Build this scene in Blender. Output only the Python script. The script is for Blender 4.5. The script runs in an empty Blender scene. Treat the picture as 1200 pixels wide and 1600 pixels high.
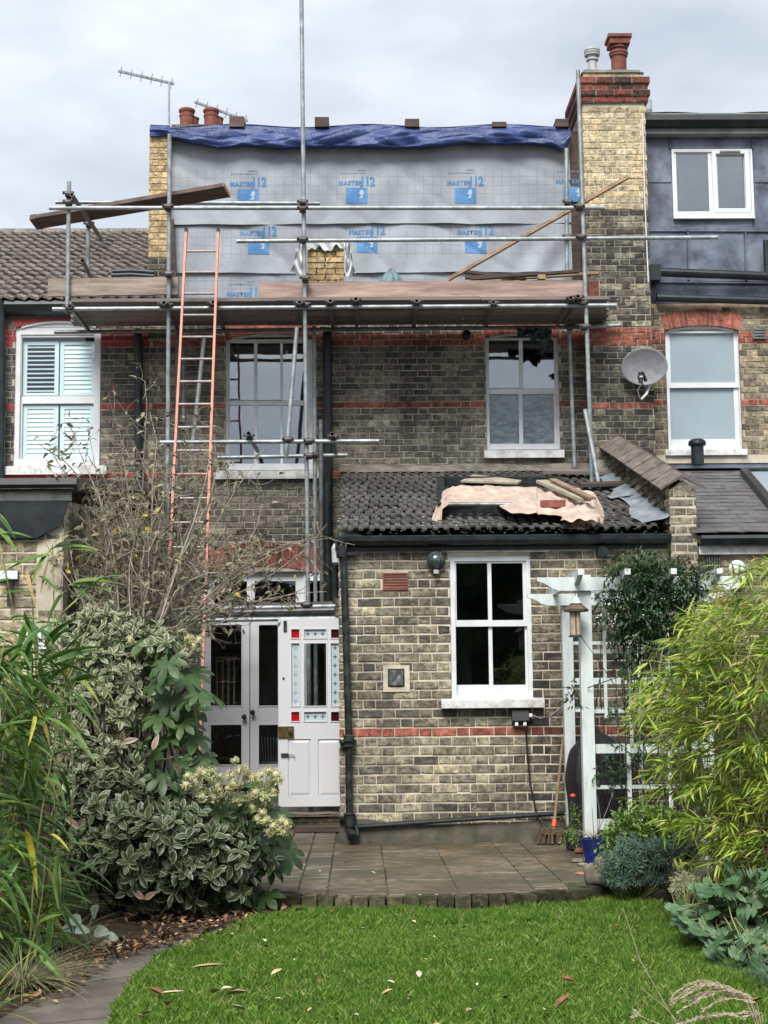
import bpy, math, random
import numpy as np
from mathutils import Vector, Matrix, Euler
R_ = math.radians
random.seed(7); rng = np.random.default_rng(7)
SC = bpy.context.scene; COL = SC.collection
# ---------------------------------------------------------------- camera
FPX = 2403.0; CAM = Vector((0, -18.13, 1.34))
CR = Matrix.Rotation(R_(-1.05), 3, 'Z') @ Matrix.Rotation(R_(90 + 6.83), 3, 'X') @ Matrix.Rotation(R_(-0.55), 3, 'Z')
cd = bpy.data.cameras.new('camera'); cam = bpy.data.objects.new('camera', cd); COL.objects.link(cam)
cam.matrix_world = Matrix.Translation(CAM) @ CR.to_4x4()
cd.sensor_fit = 'VERTICAL'; cd.sensor_height = 36; cd.sensor_width = 27; cd.lens = FPX / 1600 * 36
cd.clip_start = .1; cd.clip_end = 900
SC.camera = cam
# ---------------------------------------------------------------- sky, sun, exposure
w = bpy.data.worlds.new('World'); SC.world = w; w.use_nodes = True
nt = w.node_tree; N = nt.nodes; Lk = nt.links; N.clear()
out = N.new('ShaderNodeOutputWorld'); bg = N.new('ShaderNodeBackground'); bg.inputs[1].default_value = .094
sky = N.new('ShaderNodeTexSky'); sky.sky_type = 'NISHITA'; sky.sun_disc = False
sky.sun_elevation = R_(48); sky.sun_rotation = R_(190); sky.air_density = 1.0; sky.dust_density = 2
tc = N.new('ShaderNodeTexCoord'); mp = N.new('ShaderNodeMapping'); mp.inputs['Scale'].default_value = (1, 1, 2.6)
mp.inputs['Location'].default_value = (.35, 0, .2)
n1 = N.new('ShaderNodeTexNoise'); n1.inputs['Scale'].default_value = 3.6; n1.inputs['Detail'].default_value = 7; n1.inputs['Roughness'].default_value = .52
r1 = N.new('ShaderNodeValToRGB')
e = r1.color_ramp.elements; e[0].position = .36; e[0].color = (3.45, 3.85, 4.35, 1); e[1].position = .64; e[1].color = (5.9, 6.15, 6.5, 1)
k_ = r1.color_ramp.elements.new(.5); k_.color = (4.5, 4.85, 5.3, 1)
mx = N.new('ShaderNodeMix'); mx.data_type = 'RGBA'; mx.inputs[0].default_value = .9
Lk.new(tc.outputs['Generated'], mp.inputs[0]); Lk.new(mp.outputs[0], n1.inputs[0]); Lk.new(n1.outputs[0], r1.inputs[0])
Lk.new(sky.outputs[0], mx.inputs[6]); Lk.new(r1.outputs[0], mx.inputs[7]); Lk.new(mx.outputs[2], bg.inputs[0]); Lk.new(bg.outputs[0], out.inputs[0])
sd = bpy.data.lights.new('sun', 'SUN'); sd.energy = 2.5; sd.angle = R_(28); sd.color = (1, .97, .92)
sun = bpy.data.objects.new('sun', sd); COL.objects.link(sun); sun.rotation_euler = (R_(42), 0, R_(-14)); sun.location = (0, -20, 30)
SC.view_settings.view_transform = 'Standard'; SC.view_settings.look = 'None'; SC.view_settings.gamma = 1
SC.view_settings.use_curve_mapping = False; SC.view_settings.exposure = .95
SC.render.resolution_x = 768; SC.render.resolution_y = 1024
# ---------------------------------------------------------------- projection helpers (photo pixel 1200x1600 -> world point on a real plane)
def ray(px, py): return CR @ Vector(((px - 600) / FPX, (800 - py) / FPX, -1))
def P(px, py, Y):
    d = ray(px, py); return CAM + d * ((Y - CAM.y) / d.y)
def G(px, py, z):
    d = ray(px, py); return CAM + d * ((z - CAM.z) / d.z)
def rect(x0, y0, x1, y1, Y):        # pixel box -> X0,X1,Z0,Z1 at depth Y
    xm = (x0 + x1) / 2; ym = (y0 + y1) / 2
    return P(x0, ym, Y).x, P(x1, ym, Y).x, P(xm, y1, Y).z, P(xm, y0, Y).z
# ---------------------------------------------------------------- object helpers
WL = {}
def wl(o): return WL.get(o.name, Vector((0, 0, 0))) if o else Vector((0, 0, 0))
def tag(o, label=None, cat=None, group=None, kind=None):
    if label: o['label'] = label
    if cat: o['category'] = cat
    if group: o['group'] = group
    if kind: o['kind'] = kind
    return o
def thing(name, label, cat, loc, group=None):
    o = bpy.data.objects.new(name, None); COL.objects.link(o); o.empty_display_size = .1
    o.location = loc; WL[o.name] = Vector(loc); return tag(o, label, cat, group)
def link(name, me, loc, parent=None, rot=None):
    o = bpy.data.objects.new(name, me); COL.objects.link(o)
    loc = Vector(loc); WL[o.name] = loc
    if parent: o.parent = parent
    o.location = loc - wl(parent)
    if rot is not None: o.rotation_euler = rot.to_euler() if isinstance(rot, (Matrix,)) else rot
    return o
def mk_mesh(name, v, f, mat=None, smooth=False, rnd=None, edge=None):
    me = bpy.data.meshes.new(name)
    if isinstance(v, np.ndarray):
        nv = len(v); me.vertices.add(nv); me.vertices.foreach_set('co', v.astype(np.float32).ravel())
        k = f.shape[1]; nf = len(f)
        me.loops.add(nf * k); me.loops.foreach_set('vertex_index', f.astype(np.int32).ravel())
        me.polygons.add(nf); me.polygons.foreach_set('loop_start', np.arange(0, nf * k, k, dtype=np.int32))
        try: me.polygons.foreach_set('loop_total', np.full(nf, k, dtype=np.int32))
        except Exception: pass
        me.update(calc_edges=True)
    else:
        me.from_pydata(v, [], f)
    if rnd is not None:
        a = me.attributes.new('rnd', 'FLOAT', 'POINT'); a.data.foreach_set('value', np.asarray(rnd, dtype=np.float32))
    if edge is not None:
        a = me.attributes.new('edge', 'FLOAT', 'POINT'); a.data.foreach_set('value', np.asarray(edge, dtype=np.float32))
    if mat: me.materials.append(mat)
    if smooth: me.polygons.foreach_set('use_smooth', [True] * len(me.polygons))
    return me
class MB:
    def __init__(s): s.v = []; s.f = []; s.r = []; s.cr = 0.0
    def add(s, vs, fs, r=None):
        b = len(s.v); s.v += [tuple(q) for q in vs]; s.f += [tuple(b + i for i in q) for q in fs]
        s.r += [s.cr if r is None else r] * len(vs); return s
    def box(s, x0, x1, y0, y1, z0, z1, r=None):
        return s.add([(x0,y0,z0),(x1,y0,z0),(x1,y1,z0),(x0,y1,z0),(x0,y0,z1),(x1,y0,z1),(x1,y1,z1),(x0,y1,z1)],
              [(0,3,2,1),(4,5,6,7),(0,1,5,4),(1,2,6,5),(2,3,7,6),(3,0,4,7)], r)
    def obox(s, c, a, b, d, r=None):      # centre and three half-vectors
        c = Vector(c); a = Vector(a); b = Vector(b); d = Vector(d)
        vs = [c - a - b - d, c + a - b - d, c + a + b - d, c - a + b - d, c - a - b + d, c + a - b + d, c + a + b + d, c - a + b + d]
        return s.add(vs, [(0,3,2,1),(4,5,6,7),(0,1,5,4),(1,2,6,5),(2,3,7,6),(3,0,4,7)], r)
    def bar(s, p0, p1, wd, th, up=(0,0,1), r=None):
        p0 = Vector(p0); p1 = Vector(p1); d = (p1 - p0); u = Vector(up); sd_ = d.cross(u).normalized(); n = sd_.cross(d).normalized()
        return s.obox((p0 + p1) / 2, d / 2, sd_ * wd / 2, n * th / 2, r)
    def tube(s, pts, rad, n=8, cap=True, r=None):
        pts = [Vector(p) for p in pts]; rs = rad if isinstance(rad, (list, tuple)) else [rad] * len(pts)
        vs = []; fs = []; ref = Vector((0, 0, 1))
        for i, p in enumerate(pts):
            d = (pts[min(i + 1, len(pts) - 1)] - pts[max(i - 1, 0)]).normalized()
            if abs(d.z) > .9: ref = Vector((0, 1, 0)) if i == 0 else ref
            a = d.cross(ref)
            if a.length < 1e-3: a = d.cross(Vector((1, 0, 0)))
            a.normalize(); b = a.cross(d)
            for k in range(n):
                t = 2 * math.pi * k / n; vs.append(p + (a * math.cos(t) + b * math.sin(t)) * rs[i])
        for i in range(len(pts) - 1):
            for k in range(n):
                k2 = (k + 1) % n; fs.append((i*n+k, i*n+k2, (i+1)*n+k2, (i+1)*n+k))
        if cap: fs += [tuple(range(n))[::-1], tuple((len(pts)-1)*n + k for k in range(n))]
        return s.add(vs, fs, r)
    def hollow(s, p0, p1, ro, n=12):      # open steel tube with visible bore
        p0 = Vector(p0); p1 = Vector(p1); d = (p1 - p0).normalized(); L = (p1 - p0).length
        s.tube([p0, p1], ro, n, False)
        ri = ro * .82
        for p, q in ((p0, p0 + d * .15), (p1, p1 - d * .15)):
            s.tube([p, q], ri, n, False)
            b = len(s.v); 
            a = d.cross(Vector((0,0,1)) if abs(d.z) < .9 else Vector((0,1,0))).normalized(); c = a.cross(d)
            vs = []
            for rr in (ro, ri):
                for k in range(n):
                    t = 2*math.pi*k/n; vs.append(p + (a*math.cos(t) + c*math.sin(t))*rr)
            s.add(vs, [(k, (k+1)%n, n+(k+1)%n, n+k) for k in range(n)])
            m = (q); vs = [m + (a*math.cos(2*math.pi*k/n) + c*math.sin(2*math.pi*k/n))*ri for k in range(n)]
            s.add(vs, [tuple(range(n))])
        return s
    def lathe(s, c, prof, n=16, r=None, ax=None):   # prof (radius, height)
        c = Vector(c); vs = []; fs = []
        for (ra, h) in prof:
            for k in range(n):
                t = 2*math.pi*k/n; q = Vector((ra*math.cos(t), ra*math.sin(t), h))
                if ax is not None: q = ax @ q
                vs.append(c + q)
        for i in range(len(prof) - 1):
            for k in range(n):
                k2 = (k+1) % n; fs.append((i*n+k, i*n+k2, (i+1)*n+k2, (i+1)*n+k))
        fs += [tuple(range(n))[::-1], tuple((len(prof)-1)*n+k for k in range(n))]
        return s.add(vs, fs, r)
    def prism(s, poly, y0, y1, r=None):  # polygon in (x,z) extruded along y
        n = len(poly); vs = [(x, y0, z) for x, z in poly] + [(x, y1, z) for x, z in poly]
        fs = [tuple(range(n)), tuple(range(n, 2*n))[::-1]] + [(i, (i+1)%n, n+(i+1)%n, n+i) for i in range(n)]
        return s.add(vs, fs, r)
    def prismx(s, poly, x0, x1, r=None):  # polygon in (y,z) extruded along x
        n = len(poly); vs = [(x0, y, z) for y, z in poly] + [(x1, y, z) for y, z in poly]
        fs = [tuple(range(n)), tuple(range(n, 2*n))[::-1]] + [(i, (i+1)%n, n+(i+1)%n, n+i) for i in range(n)]
        return s.add(vs, fs, r)
    def prismz(s, poly, z0, z1, r=None):
        n = len(poly); vs = [(x, y, z0) for x, y in poly] + [(x, y, z1) for x, y in poly]
        fs = [tuple(range(n)), tuple(range(n, 2*n))[::-1]] + [(i, (i+1)%n, n+(i+1)%n, n+i) for i in range(n)]
        return s.add(vs, fs, r)
    def grid(s, fn, nu, nv, r=None):
        vs = [fn(i / nu, j / nv) for j in range(nv + 1) for i in range(nu + 1)]
        fs = [(j*(nu+1)+i, j*(nu+1)+i+1, (j+1)*(nu+1)+i+1, (j+1)*(nu+1)+i) for j in range(nv) for i in range(nu)]
        return s.add(vs, fs, r)
    def build(s, name, mat, parent=None, smooth=False, label=None, cat=None, group=None, kind=None, org=None):
        a = np.array(s.v, dtype=float)
        if org is None: mn = a.min(0); mxx = a.max(0); org = Vector(((mn[0]+mxx[0])/2, (mn[1]+mxx[1])/2, mn[2]))
        org = Vector(org); vs = [(q[0]-org.x, q[1]-org.y, q[2]-org.z) for q in s.v]
        me = mk_mesh(name, vs, s.f, mat, smooth, s.r)
        return tag(link(name, me, org, parent), label, cat, group, kind)
# ---------------------------------------------------------------- materials
def _rnd(N, L):
    oi = N.new('ShaderNodeObjectInfo'); at = N.new('ShaderNodeAttribute'); at.attribute_name = 'rnd'
    ad = N.new('ShaderNodeMath'); ad.operation = 'ADD'; fr = N.new('ShaderNodeMath'); fr.operation = 'FRACT'
    L.new(oi.outputs['Random'], ad.inputs[0]); L.new(at.outputs['Fac'], ad.inputs[1]); L.new(ad.outputs[0], fr.inputs[0]); return fr.outputs[0]
def _noise(N, L, scale, det=4, rough=.55, vec=None, stretch=None, dist=0):
    n = N.new('ShaderNodeTexNoise'); n.inputs['Scale'].default_value = scale; n.inputs['Detail'].default_value = det
    n.inputs['Roughness'].default_value = rough; n.inputs['Distortion'].default_value = dist
    if stretch:
        m = N.new('ShaderNodeMapping'); m.inputs['Scale'].default_value = stretch; L.new(vec, m.inputs[0]); vec = m.outputs[0]
    if vec: L.new(vec, n.inputs[0])
    return n.outputs[0]
def _ramp(N, L, fac, stops, interp='LINEAR'):
    r = N.new('ShaderNodeValToRGB'); r.color_ramp.interpolation = interp; el = r.color_ramp.elements
    while len(el) > 1: el.remove(el[-1])
    for i, (p, c) in enumerate(stops):
        q = el[0] if i == 0 else el.new(p)
        q.position = p; q.color = (c[0], c[1], c[2], 1) if isinstance(c, (tuple, list)) else (c, c, c, 1)
    L.new(fac, r.inputs[0]); return r.outputs[0]
def _mix(N, L, a, b, fac, mode='MIX'):
    m = N.new('ShaderNodeMix'); m.data_type = 'RGBA'; m.blend_type = mode
    for s_, v in ((6, a), (7, b), (0, fac)):
        if isinstance(v, (int, float)): m.inputs[s_].default_value = v if s_ == 0 else (v, v, v, 1)
        elif isinstance(v, tuple): m.inputs[s_].default_value = (*v, 1)
        else: L.new(v, m.inputs[s_])
    return m.outputs[2]
def _start(name):
    m = bpy.data.materials.new(name); m.use_nodes = True; nt = m.node_tree; b = nt.nodes['Principled BSDF']
    g = nt.nodes.new('ShaderNodeNewGeometry'); return m, nt, nt.nodes, nt.links, b, g.outputs['Position']
def _bump(N, L, b, h, strength, dist=.004):
    bp = N.new('ShaderNodeBump'); bp.inputs['Strength'].default_value = strength; bp.inputs['Distance'].default_value = dist
    L.new(h, bp.inputs['Height']); L.new(bp.outputs[0], b.inputs['Normal'])
def mat(name, col, rough=.7, var=.25, scale=5, bump=.3, bscale=70, metal=0, rv=.15, dirt=None, dfac=.4, dscale=3, stretch=None, spec=.4, bdist=.004, col2=None):
    m, nt, N, L, b, pos = _start(name)
    n = _noise(N, L, scale, 6, .6, pos, stretch)
    c2 = col2 or tuple(c * (1 + var) for c in col)
    c = _ramp(N, L, n, [(.38, tuple(c * (1 - var) for c in col)), (.62, c2)])
    if rv:
        rr = _ramp(N, L, _rnd(N, L), [(0, 1 - rv), (1, 1 + rv)]); c = _mix(N, L, c, rr, 1.0, 'MULTIPLY')
    if dirt:
        dn = _noise(N, L, dscale, 8, .65, pos, stretch); df = _ramp(N, L, dn, [(.45, 0.0), (.68, dfac)]); c = _mix(N, L, c, dirt, df)
    L.new(c, b.inputs['Base Color']); b.inputs['Roughness'].default_value = rough; b.inputs['Metallic'].default_value = metal
    b.inputs['Specular IOR Level'].default_value = spec
    if bump: _bump(N, L, b, _noise(N, L, bscale, 5, .6, pos, stretch), bump, bdist)
    return m
def brick_mat(name, stops, soot=.5, sootcol=(.035, .033, .03), sscale=1.3, spk=.35, spkcol=(.42, .38, .28), thr=.5, tone=.45):
    m, nt, N, L, b, pos = _start(name)
    c = _ramp(N, L, _rnd(N, L), stops)
    lo = _noise(N, L, .9, 4, .6, pos, dist=.3); c = _mix(N, L, c, _ramp(N, L, lo, [(.38, (1 - tone, 1 - tone, 1 - tone)), (.62, (1 + tone, 1 + tone, 1 + tone * .8))]), 1.0, 'MULTIPLY')
    n = _noise(N, L, 15, 8, .7, pos, dist=.8); c = _mix(N, L, c, _ramp(N, L, n, [(.38, .5), (.62, 1.7)]), .9, 'MULTIPLY')
    sp = _noise(N, L, 10, 9, .75, pos, (1, 1, 1.8), dist=.5); c = _mix(N, L, c, spkcol, _ramp(N, L, sp, [(.54, 0.0), (.62, spk)]))
    dk = _noise(N, L, 17, 7, .7, pos, (1, 1, 2.2)); c = _mix(N, L, c, sootcol, _ramp(N, L, dk, [(.53, 0.0), (.62, .65)]))
    s1 = _noise(N, L, sscale, 6, .62, pos); s2 = _noise(N, L, 17, 5, .6, pos)
    a = N.new('ShaderNodeMath'); a.operation = 'MULTIPLY_ADD'; L.new(s2, a.inputs[0]); a.inputs[1].default_value = .5; L.new(s1, a.inputs[2])
    c = _mix(N, L, c, sootcol, _ramp(N, L, a.outputs[0], [(thr + .14, 0.0), (thr + .42, soot)]))
    L.new(c, b.inputs['Base Color']); b.inputs['Roughness'].default_value = .9; b.inputs['Specular IOR Level'].default_value = .25
    _bump(N, L, b, _noise(N, L, 45, 8, .75, pos), 1.0, .007); return m
def leaf_mat(name, c0, c1, edge=None, rough=.45, tr=.25, ew=(.45, .8), hue=None):
    m, nt, N, L, b, pos = _start(name)
    r = _rnd(N, L); st = [(0, c0), (1, c1)] if not hue else hue
    c = _ramp(N, L, r, st); c = _mix(N, L, c, _ramp(N, L, _noise(N, L, 30, 3, .5, pos), [(.3, .75), (.7, 1.25)]), 1.0, 'MULTIPLY')
    at = N.new('ShaderNodeAttribute'); at.attribute_name = 'edge'
    if edge:
        n = _noise(N, L, 45, 2, .5, pos); a = N.new('ShaderNodeMath'); a.operation = 'MULTIPLY_ADD'; L.new(n, a.inputs[0]); a.inputs[1].default_value = .5
        L.new(at.outputs['Fac'], a.inputs[2]); sb = N.new('ShaderNodeMath'); sb.operation = 'SUBTRACT'; L.new(a.outputs[0], sb.inputs[0]); sb.inputs[1].default_value = .25
        c = _mix(N, L, c, edge, _ramp(N, L, sb.outputs[0], [(ew[0], 0.0), (ew[1], 1.0)]))
    L.new(c, b.inputs['Base Color']); b.inputs['Roughness'].default_value = rough; b.inputs['Specular IOR Level'].default_value = .45
    t = N.new('ShaderNodeBsdfTranslucent'); L.new(c, t.inputs[0]); ms = N.new('ShaderNodeMixShader'); ms.inputs[0].default_value = tr
    L.new(b.outputs[0], ms.inputs[1]); L.new(t.outputs[0], ms.inputs[2]); L.new(ms.outputs[0], N['Material Output'].inputs[0]); return m
def glass_mat(name, refl=.15, tint=(.85, .9, .9), rough=.02, wob=.0):
    m, nt, N, L, b, pos = _start(name)
    t = N.new('ShaderNodeBsdfTransparent'); t.inputs[0].default_value = (*tint, 1)
    g = N.new('ShaderNodeBsdfGlossy'); g.inputs['Roughness'].default_value = rough; g.inputs[0].default_value = (.95, .97, 1, 1)
    if wob:
        bp = N.new('ShaderNodeBump'); bp.inputs['Strength'].default_value = wob; bp.inputs['Distance'].default_value = .02
        L.new(_noise(N, L, 2.5, 2, .4, pos), bp.inputs['Height']); L.new(bp.outputs[0], g.inputs['Normal'])
    fr = N.new('ShaderNodeLayerWeight'); fr.inputs[0].default_value = .5
    pw = N.new('ShaderNodeMath'); pw.operation = 'POWER'; L.new(fr.outputs['Facing'], pw.inputs[0]); pw.inputs[1].default_value = 5
    a = N.new('ShaderNodeMath'); a.operation = 'MULTIPLY_ADD'; L.new(pw.outputs[0], a.inputs[0]); a.inputs[1].default_value = .8; a.inputs[2].default_value = refl + .035
    a.use_clamp = True
    ms = N.new('ShaderNodeMixShader'); L.new(a.outputs[0], ms.inputs[0]); L.new(t.outputs[0], ms.inputs[1]); L.new(g.outputs[0], ms.inputs[2])
    L.new(ms.outputs[0], N['Material Output'].inputs[0]); return m
M = {}
M['mortar_main'] = mat('mortar_main', (.38, .35, .29), .95, .25, 7, .6, 120, dirt=(.12, .11, .095), dfac=.7, dscale=1.3)
M['mortar_ext'] = mat('mortar_ext', (.60, .54, .42), .95, .2, 6, .6, 120, dirt=(.25, .22, .17), dfac=.7, dscale=1.3)
M['mortar_dark'] = mat('mortar_dark', (.26, .24, .20), .95, .3, 9, .6, 120)
M['mortar_right'] = mat('mortar_right', (.33, .25, .18), .95, .3, 6, .5, 120)
M['brick_main'] = brick_mat('brick_main', [(0, (.09, .084, .076)), (.3, (.125, .114, .098)), (.62, (.165, .15, .125)), (.86, (.20, .182, .15)), (.95, (.26, .235, .185)), (1, (.34, .31, .24))], soot=.5, thr=.5, spk=.4)
M['brick_ext'] = brick_mat('brick_ext', [(0, (.13, .12, .10)), (.25, (.18, .163, .13)), (.5, (.235, .212, .165)), (.8, (.30, .268, .20)), (1, (.39, .34, .235))], soot=.7, thr=.5, spk=.7, spkcol=(.50, .43, .29))
M['brick_right'] = brick_mat('brick_right', [(0, (.08, .072, .06)), (.4, (.19, .165, .12)), (.8, (.28, .245, .175)), (1, (.34, .28, .19))], soot=.45)
M['brick_breast'] = brick_mat('brick_breast', [(0, (.045, .042, .038)), (.45, (.095, .087, .072)), (.75, (.16, .145, .11)), (1, (.40, .37, .28))], soot=.7, thr=.45, spk=.8, spkcol=(.4, .38, .28))
M['brick_yellow'] = brick_mat('brick_yellow', [(0, (.32, .27, .19)), (.5, (.40, .325, .215)), (.8, (.45, .36, .22)), (1, (.50, .43, .32))], soot=.15, spk=.2)
M['brick_new'] = brick_mat('brick_new', [(0, (.38, .27, .14)), (.5, (.44, .32, .17)), (1, (.49, .37, .21))], soot=.05, spk=.15, tone=.15)
M['brick_red'] = brick_mat('brick_red', [(0, (.20, .065, .048)), (.6, (.27, .085, .062)), (1, (.33, .12, .09))], soot=.4, spk=.1, spkcol=(.4, .2, .15), thr=.55)
M['brick_redpaint'] = mat('red_painted_brick', (.30, .035, .035), .6, .2, 12, .3, 60, dirt=(.1, .02, .02), dfac=.6)
M['brick_corbel'] = brick_mat('brick_corbel', [(0, (.08, .04, .035)), (.5, (.2, .06, .045)), (1, (.33, .08, .06))], soot=.5, spk=.15)
M['brick_kerb'] = brick_mat('brick_kerb', [(0, (.04, .036, .024)), (.5, (.075, .066, .043)), (1, (.13, .11, .07))], soot=.7, sootcol=(.035, .045, .018), spk=.3, spkcol=(.3, .27, .17))
M['white'] = mat('white_paint', (.66, .68, .70), .42, .05, 4, .12, 40, dirt=(.45, .44, .42), dfac=.35, dscale=5, rv=.02)
M['white_worn'] = mat('white_worn_paint', (.66, .67, .67), .6, .08, 5, .35, 50, dirt=(.30, .27, .23), dfac=.85, dscale=9, rv=.02)
M['white_green'] = mat('white_weathered_timber', (.62, .68, .67), .6, .1, 3, .3, 30, dirt=(.42, .46, .43), dfac=.5, dscale=5, stretch=(3, 3, .7), rv=.06)
M['door_white'] = mat('door_white', (.60, .61, .64), .4, .03, 3, .06, 30, dirt=(.5, .5, .52), dfac=.25, rv=.02)
M['upvc'] = mat('white_upvc', (.70, .72, .74), .3, .02, 3, 0, rv=0)
M['black_pvc'] = mat('black_gutter_plastic', (.012, .017, .02), .38, .3, 8, .1, 40, dirt=(.03, .045, .04), dfac=.35, dscale=4)
M['black_iron'] = mat('black_painted_iron', (.014, .017, .019), .42, .4, 14, .3, 60, dirt=(.09, .12, .10), dfac=.4, dscale=9)
M['steel'] = mat('galvanised_steel', (.30, .335, .345), .48, .25, 9, .2, 90, metal=.45, dirt=(.17, .16, .15), dfac=.6, dscale=6, rv=.12)
M['steel_dark'] = mat('dull_steel', (.16, .175, .185), .5, .3, 12, .3, 90, metal=.5, dirt=(.12, .07, .04), dfac=.6, dscale=14)
M['coupler'] = mat('rusty_coupler', (.085, .085, .09), .55, .4, 25, .4, 120, metal=.5, dirt=(.10, .055, .03), dfac=.7, dscale=20)
M['board'] = mat('scaffold_board_timber', (.33, .235, .20), .85, .3, 4, .4, 30, dirt=(.19, .125, .10), dfac=.7, dscale=6, stretch=(.35, 2, 3), rv=.12)
M['board_grey'] = mat('grey_scaffold_board', (.29, .235, .195), .85, .25, 4, .4, 30, dirt=(.10, .08, .065), dfac=.7, dscale=7, stretch=(.3, 2, 4), rv=.1)
M['board_under'] = mat('dirty_deck_board', (.19, .165, .155), .85, .3, 5, .4, 30, dirt=(.09, .078, .072), dfac=.8, dscale=5, stretch=(.35, 3, 3), rv=.3)
M['timber_dark'] = mat('dark_wet_timber', (.075, .05, .04), .7, .35, 6, .4, 40, stretch=(.4, 3, 3), rv=.25)
M['timber_pale'] = mat('sawn_timber_end', (.42, .19, .11), .8, .3, 30, .3, 60)
M['batten'] = mat('sawn_batten', (.33, .225, .15), .8, .3, 6, .3, 40, stretch=(.5, 3, 3), rv=.3)
M['ladder'] = mat('orange_painted_ladder', (.52, .165, .10), .5, .15, 7, .2, 60, dirt=(.42, .25, .18), dfac=.75, dscale=11, rv=.05)
M['rung'] = mat('aluminium_rung', (.26, .23, .22), .55, .2, 9, .2, 60, metal=.4)
M['tile_dark'] = mat('dark_concrete_tile', (.062, .06, .058), .62, .45, 14, .6, 90, dirt=(.16, .15, .135), dfac=.55, dscale=18, rv=.4, spec=.45)
M['tile_left'] = mat('weathered_brown_tile', (.125, .108, .098), .72, .35, 18, .6, 90, dirt=(.34, .31, .28), dfac=.75, dscale=9, rv=.3)
M['slate'] = mat('grey_slate', (.095, .09, .094), .5, .25, 10, .4, 70, dirt=(.16, .15, .145), dfac=.4, dscale=12, rv=.28, spec=.6)
M['coping'] = mat('grey_coping_tile', (.17, .145, .12), .85, .3, 12, .6, 60, dirt=(.07, .065, .06), dfac=.8, dscale=8, rv=.2)
M['lead'] = mat('dark_lead', (.095, .11, .145), .42, .45, 2.6, .35, 18, metal=.3, dirt=(.26, .29, .36), dfac=.6, dscale=2.4, rv=.1)
M['lead_pale'] = mat('pale_lead_flashing', (.30, .34, .37), .45, .2, 7, .3, 20, metal=.3, dirt=(.18, .2, .22), dfac=.5, dscale=9)
M['felt'] = mat('mossy_roof_felt', (.20, .24, .21), .9, .2, 9, .4, 60)
M['grey_fascia'] = mat('grey_fascia', (.22, .25, .25), .7, .2, 4, .2)
M['terracotta'] = mat('terracotta', (.21, .07, .05), .8, .2, 9, .3, 60, dirt=(.08, .03, .025), dfac=.6, dscale=8, rv=.1)
M['pot_pale'] = mat('pale_metal_cowl', (.42, .43, .44), .6, .15, 9, .2, 60)
M['render'] = mat('cement_render', (.13, .12, .095), .95, .3, 4, .6, 50, dirt=(.05, .055, .03), dfac=.8, dscale=5)
M['mortar_fillet'] = mat('cement_fillet', (.19, .175, .145), .95, .3, 8, .6, 50, dirt=(.08, .075, .06), dfac=.7)
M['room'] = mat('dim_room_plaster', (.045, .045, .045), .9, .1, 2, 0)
M['glass_low'] = glass_mat('window_glass_ground', .03, wob=.15)
M['glass_high'] = glass_mat('window_glass_upper', .19, wob=.08)
M['glass_left'] = glass_mat('window_glass_neighbour', .01, tint=(.97, 1, 1))
M['frost'] = mat('frosted_glass', (.27, .335, .38), .35, .05, 1.2, 0, rv=0, spec=.7)
M['red_glass'] = mat('red_glass', (.42, .008, .015), .15, .1, 4, 0, rv=0)
M['maroon_glass'] = mat('dark_red_glass', (.05, .006, .008), .15, .1, 4, 0, rv=0)
M['etched'] = mat('etched_glass', (.44, .52, .55), .4, .05, 20, 0, rv=0)
M['navy'] = mat('blue_cross_motif', (.09, .13, .2), .4, .1, 4, 0, rv=0)
M['brass'] = mat('aged_brass', (.16, .12, .055), .4, .3, 20, .2, metal=.7)
M['shutter'] = mat('white_shutter', (.62, .71, .73), .4, .03, 3, 0, rv=.03)
M['tarp'] = mat('blue_tarpaulin', (.028, .05, .16), .42, .25, 3, .5, 14, dirt=(.07, .10, .25), dfac=.35, dscale=4, rv=0, bdist=.03)
M['cloth'] = mat('dust_sheet_cloth', (.50, .39, .32), .9, .18, 5, 1.0, 13, dirt=(.33, .22, .165), dfac=.7, dscale=7, rv=.05, bdist=.02)
M['poly_grey'] = mat('dusty_polythene', (.25, .265, .275), .25, .6, 9, 1.0, 12, rv=0, bdist=.06, stretch=(1, 1, 2.2))
M['poly'] = mat('white_polythene', (.68, .70, .71), .3, .1, 9, .5, 25, rv=.05, bdist=.02)
M['tarp_grey'] = mat('grey_green_plastic_sheet', (.15, .22, .25), .35, .3, 4, .5, 14, rv=0, bdist=.03)
M['debris'] = mat('dark_sheeting', (.03, .045, .055), .45, .3, 6, .5, 18)
M['blackfab'] = mat('black_cover_fabric', (.018, .018, .024), .55, .4, 3, .4, 12, rv=0, bdist=.02)
M['blueglaze'] = mat('blue_glazed_pot', (.008, .018, .13), .15, .3, 6, .1, 20, rv=0)
M['blackpot'] = mat('black_plastic_pot', (.015, .015, .018), .4, .2, 6, 0)
M['stone'] = mat('garden_stone', (.24, .20, .165), .9, .35, 12, .6, 30, dirt=(.08, .08, .05), dfac=.7, dscale=10, rv=.25)
M['dish'] = mat('grey_satellite_dish', (.245, .25, .27), .5, .12, 12, .1, 30, dirt=(.15, .15, .16), dfac=.35, dscale=25, rv=0)
M['cable_white'] = mat('white_cable', (.65, .65, .62), .5, .1)
M['alu'] = mat('aerial_aluminium', (.45, .47, .5), .4, .15, 9, 0, metal=.6)
M['wood'] = mat('broom_wood', (.30, .19, .105), .7, .25, 8, .2, 40)
M['bristle'] = mat('broom_head', (.09, .06, .04), .9, .3, 30, .5, 60)
M['orange'] = mat('orange_plastic', (.75, .1, .04), .4, .05, 4, 0)
M['soil'] = mat('dark_soil', (.038, .026, .018), .95, .4, 12, 1, 30, dirt=(.10, .065, .035), dfac=.7, dscale=9, bdist=.02)
M['ground'] = mat('garden_ground', (.07, .065, .04), .95, .3, 2, .5, 20)
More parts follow.
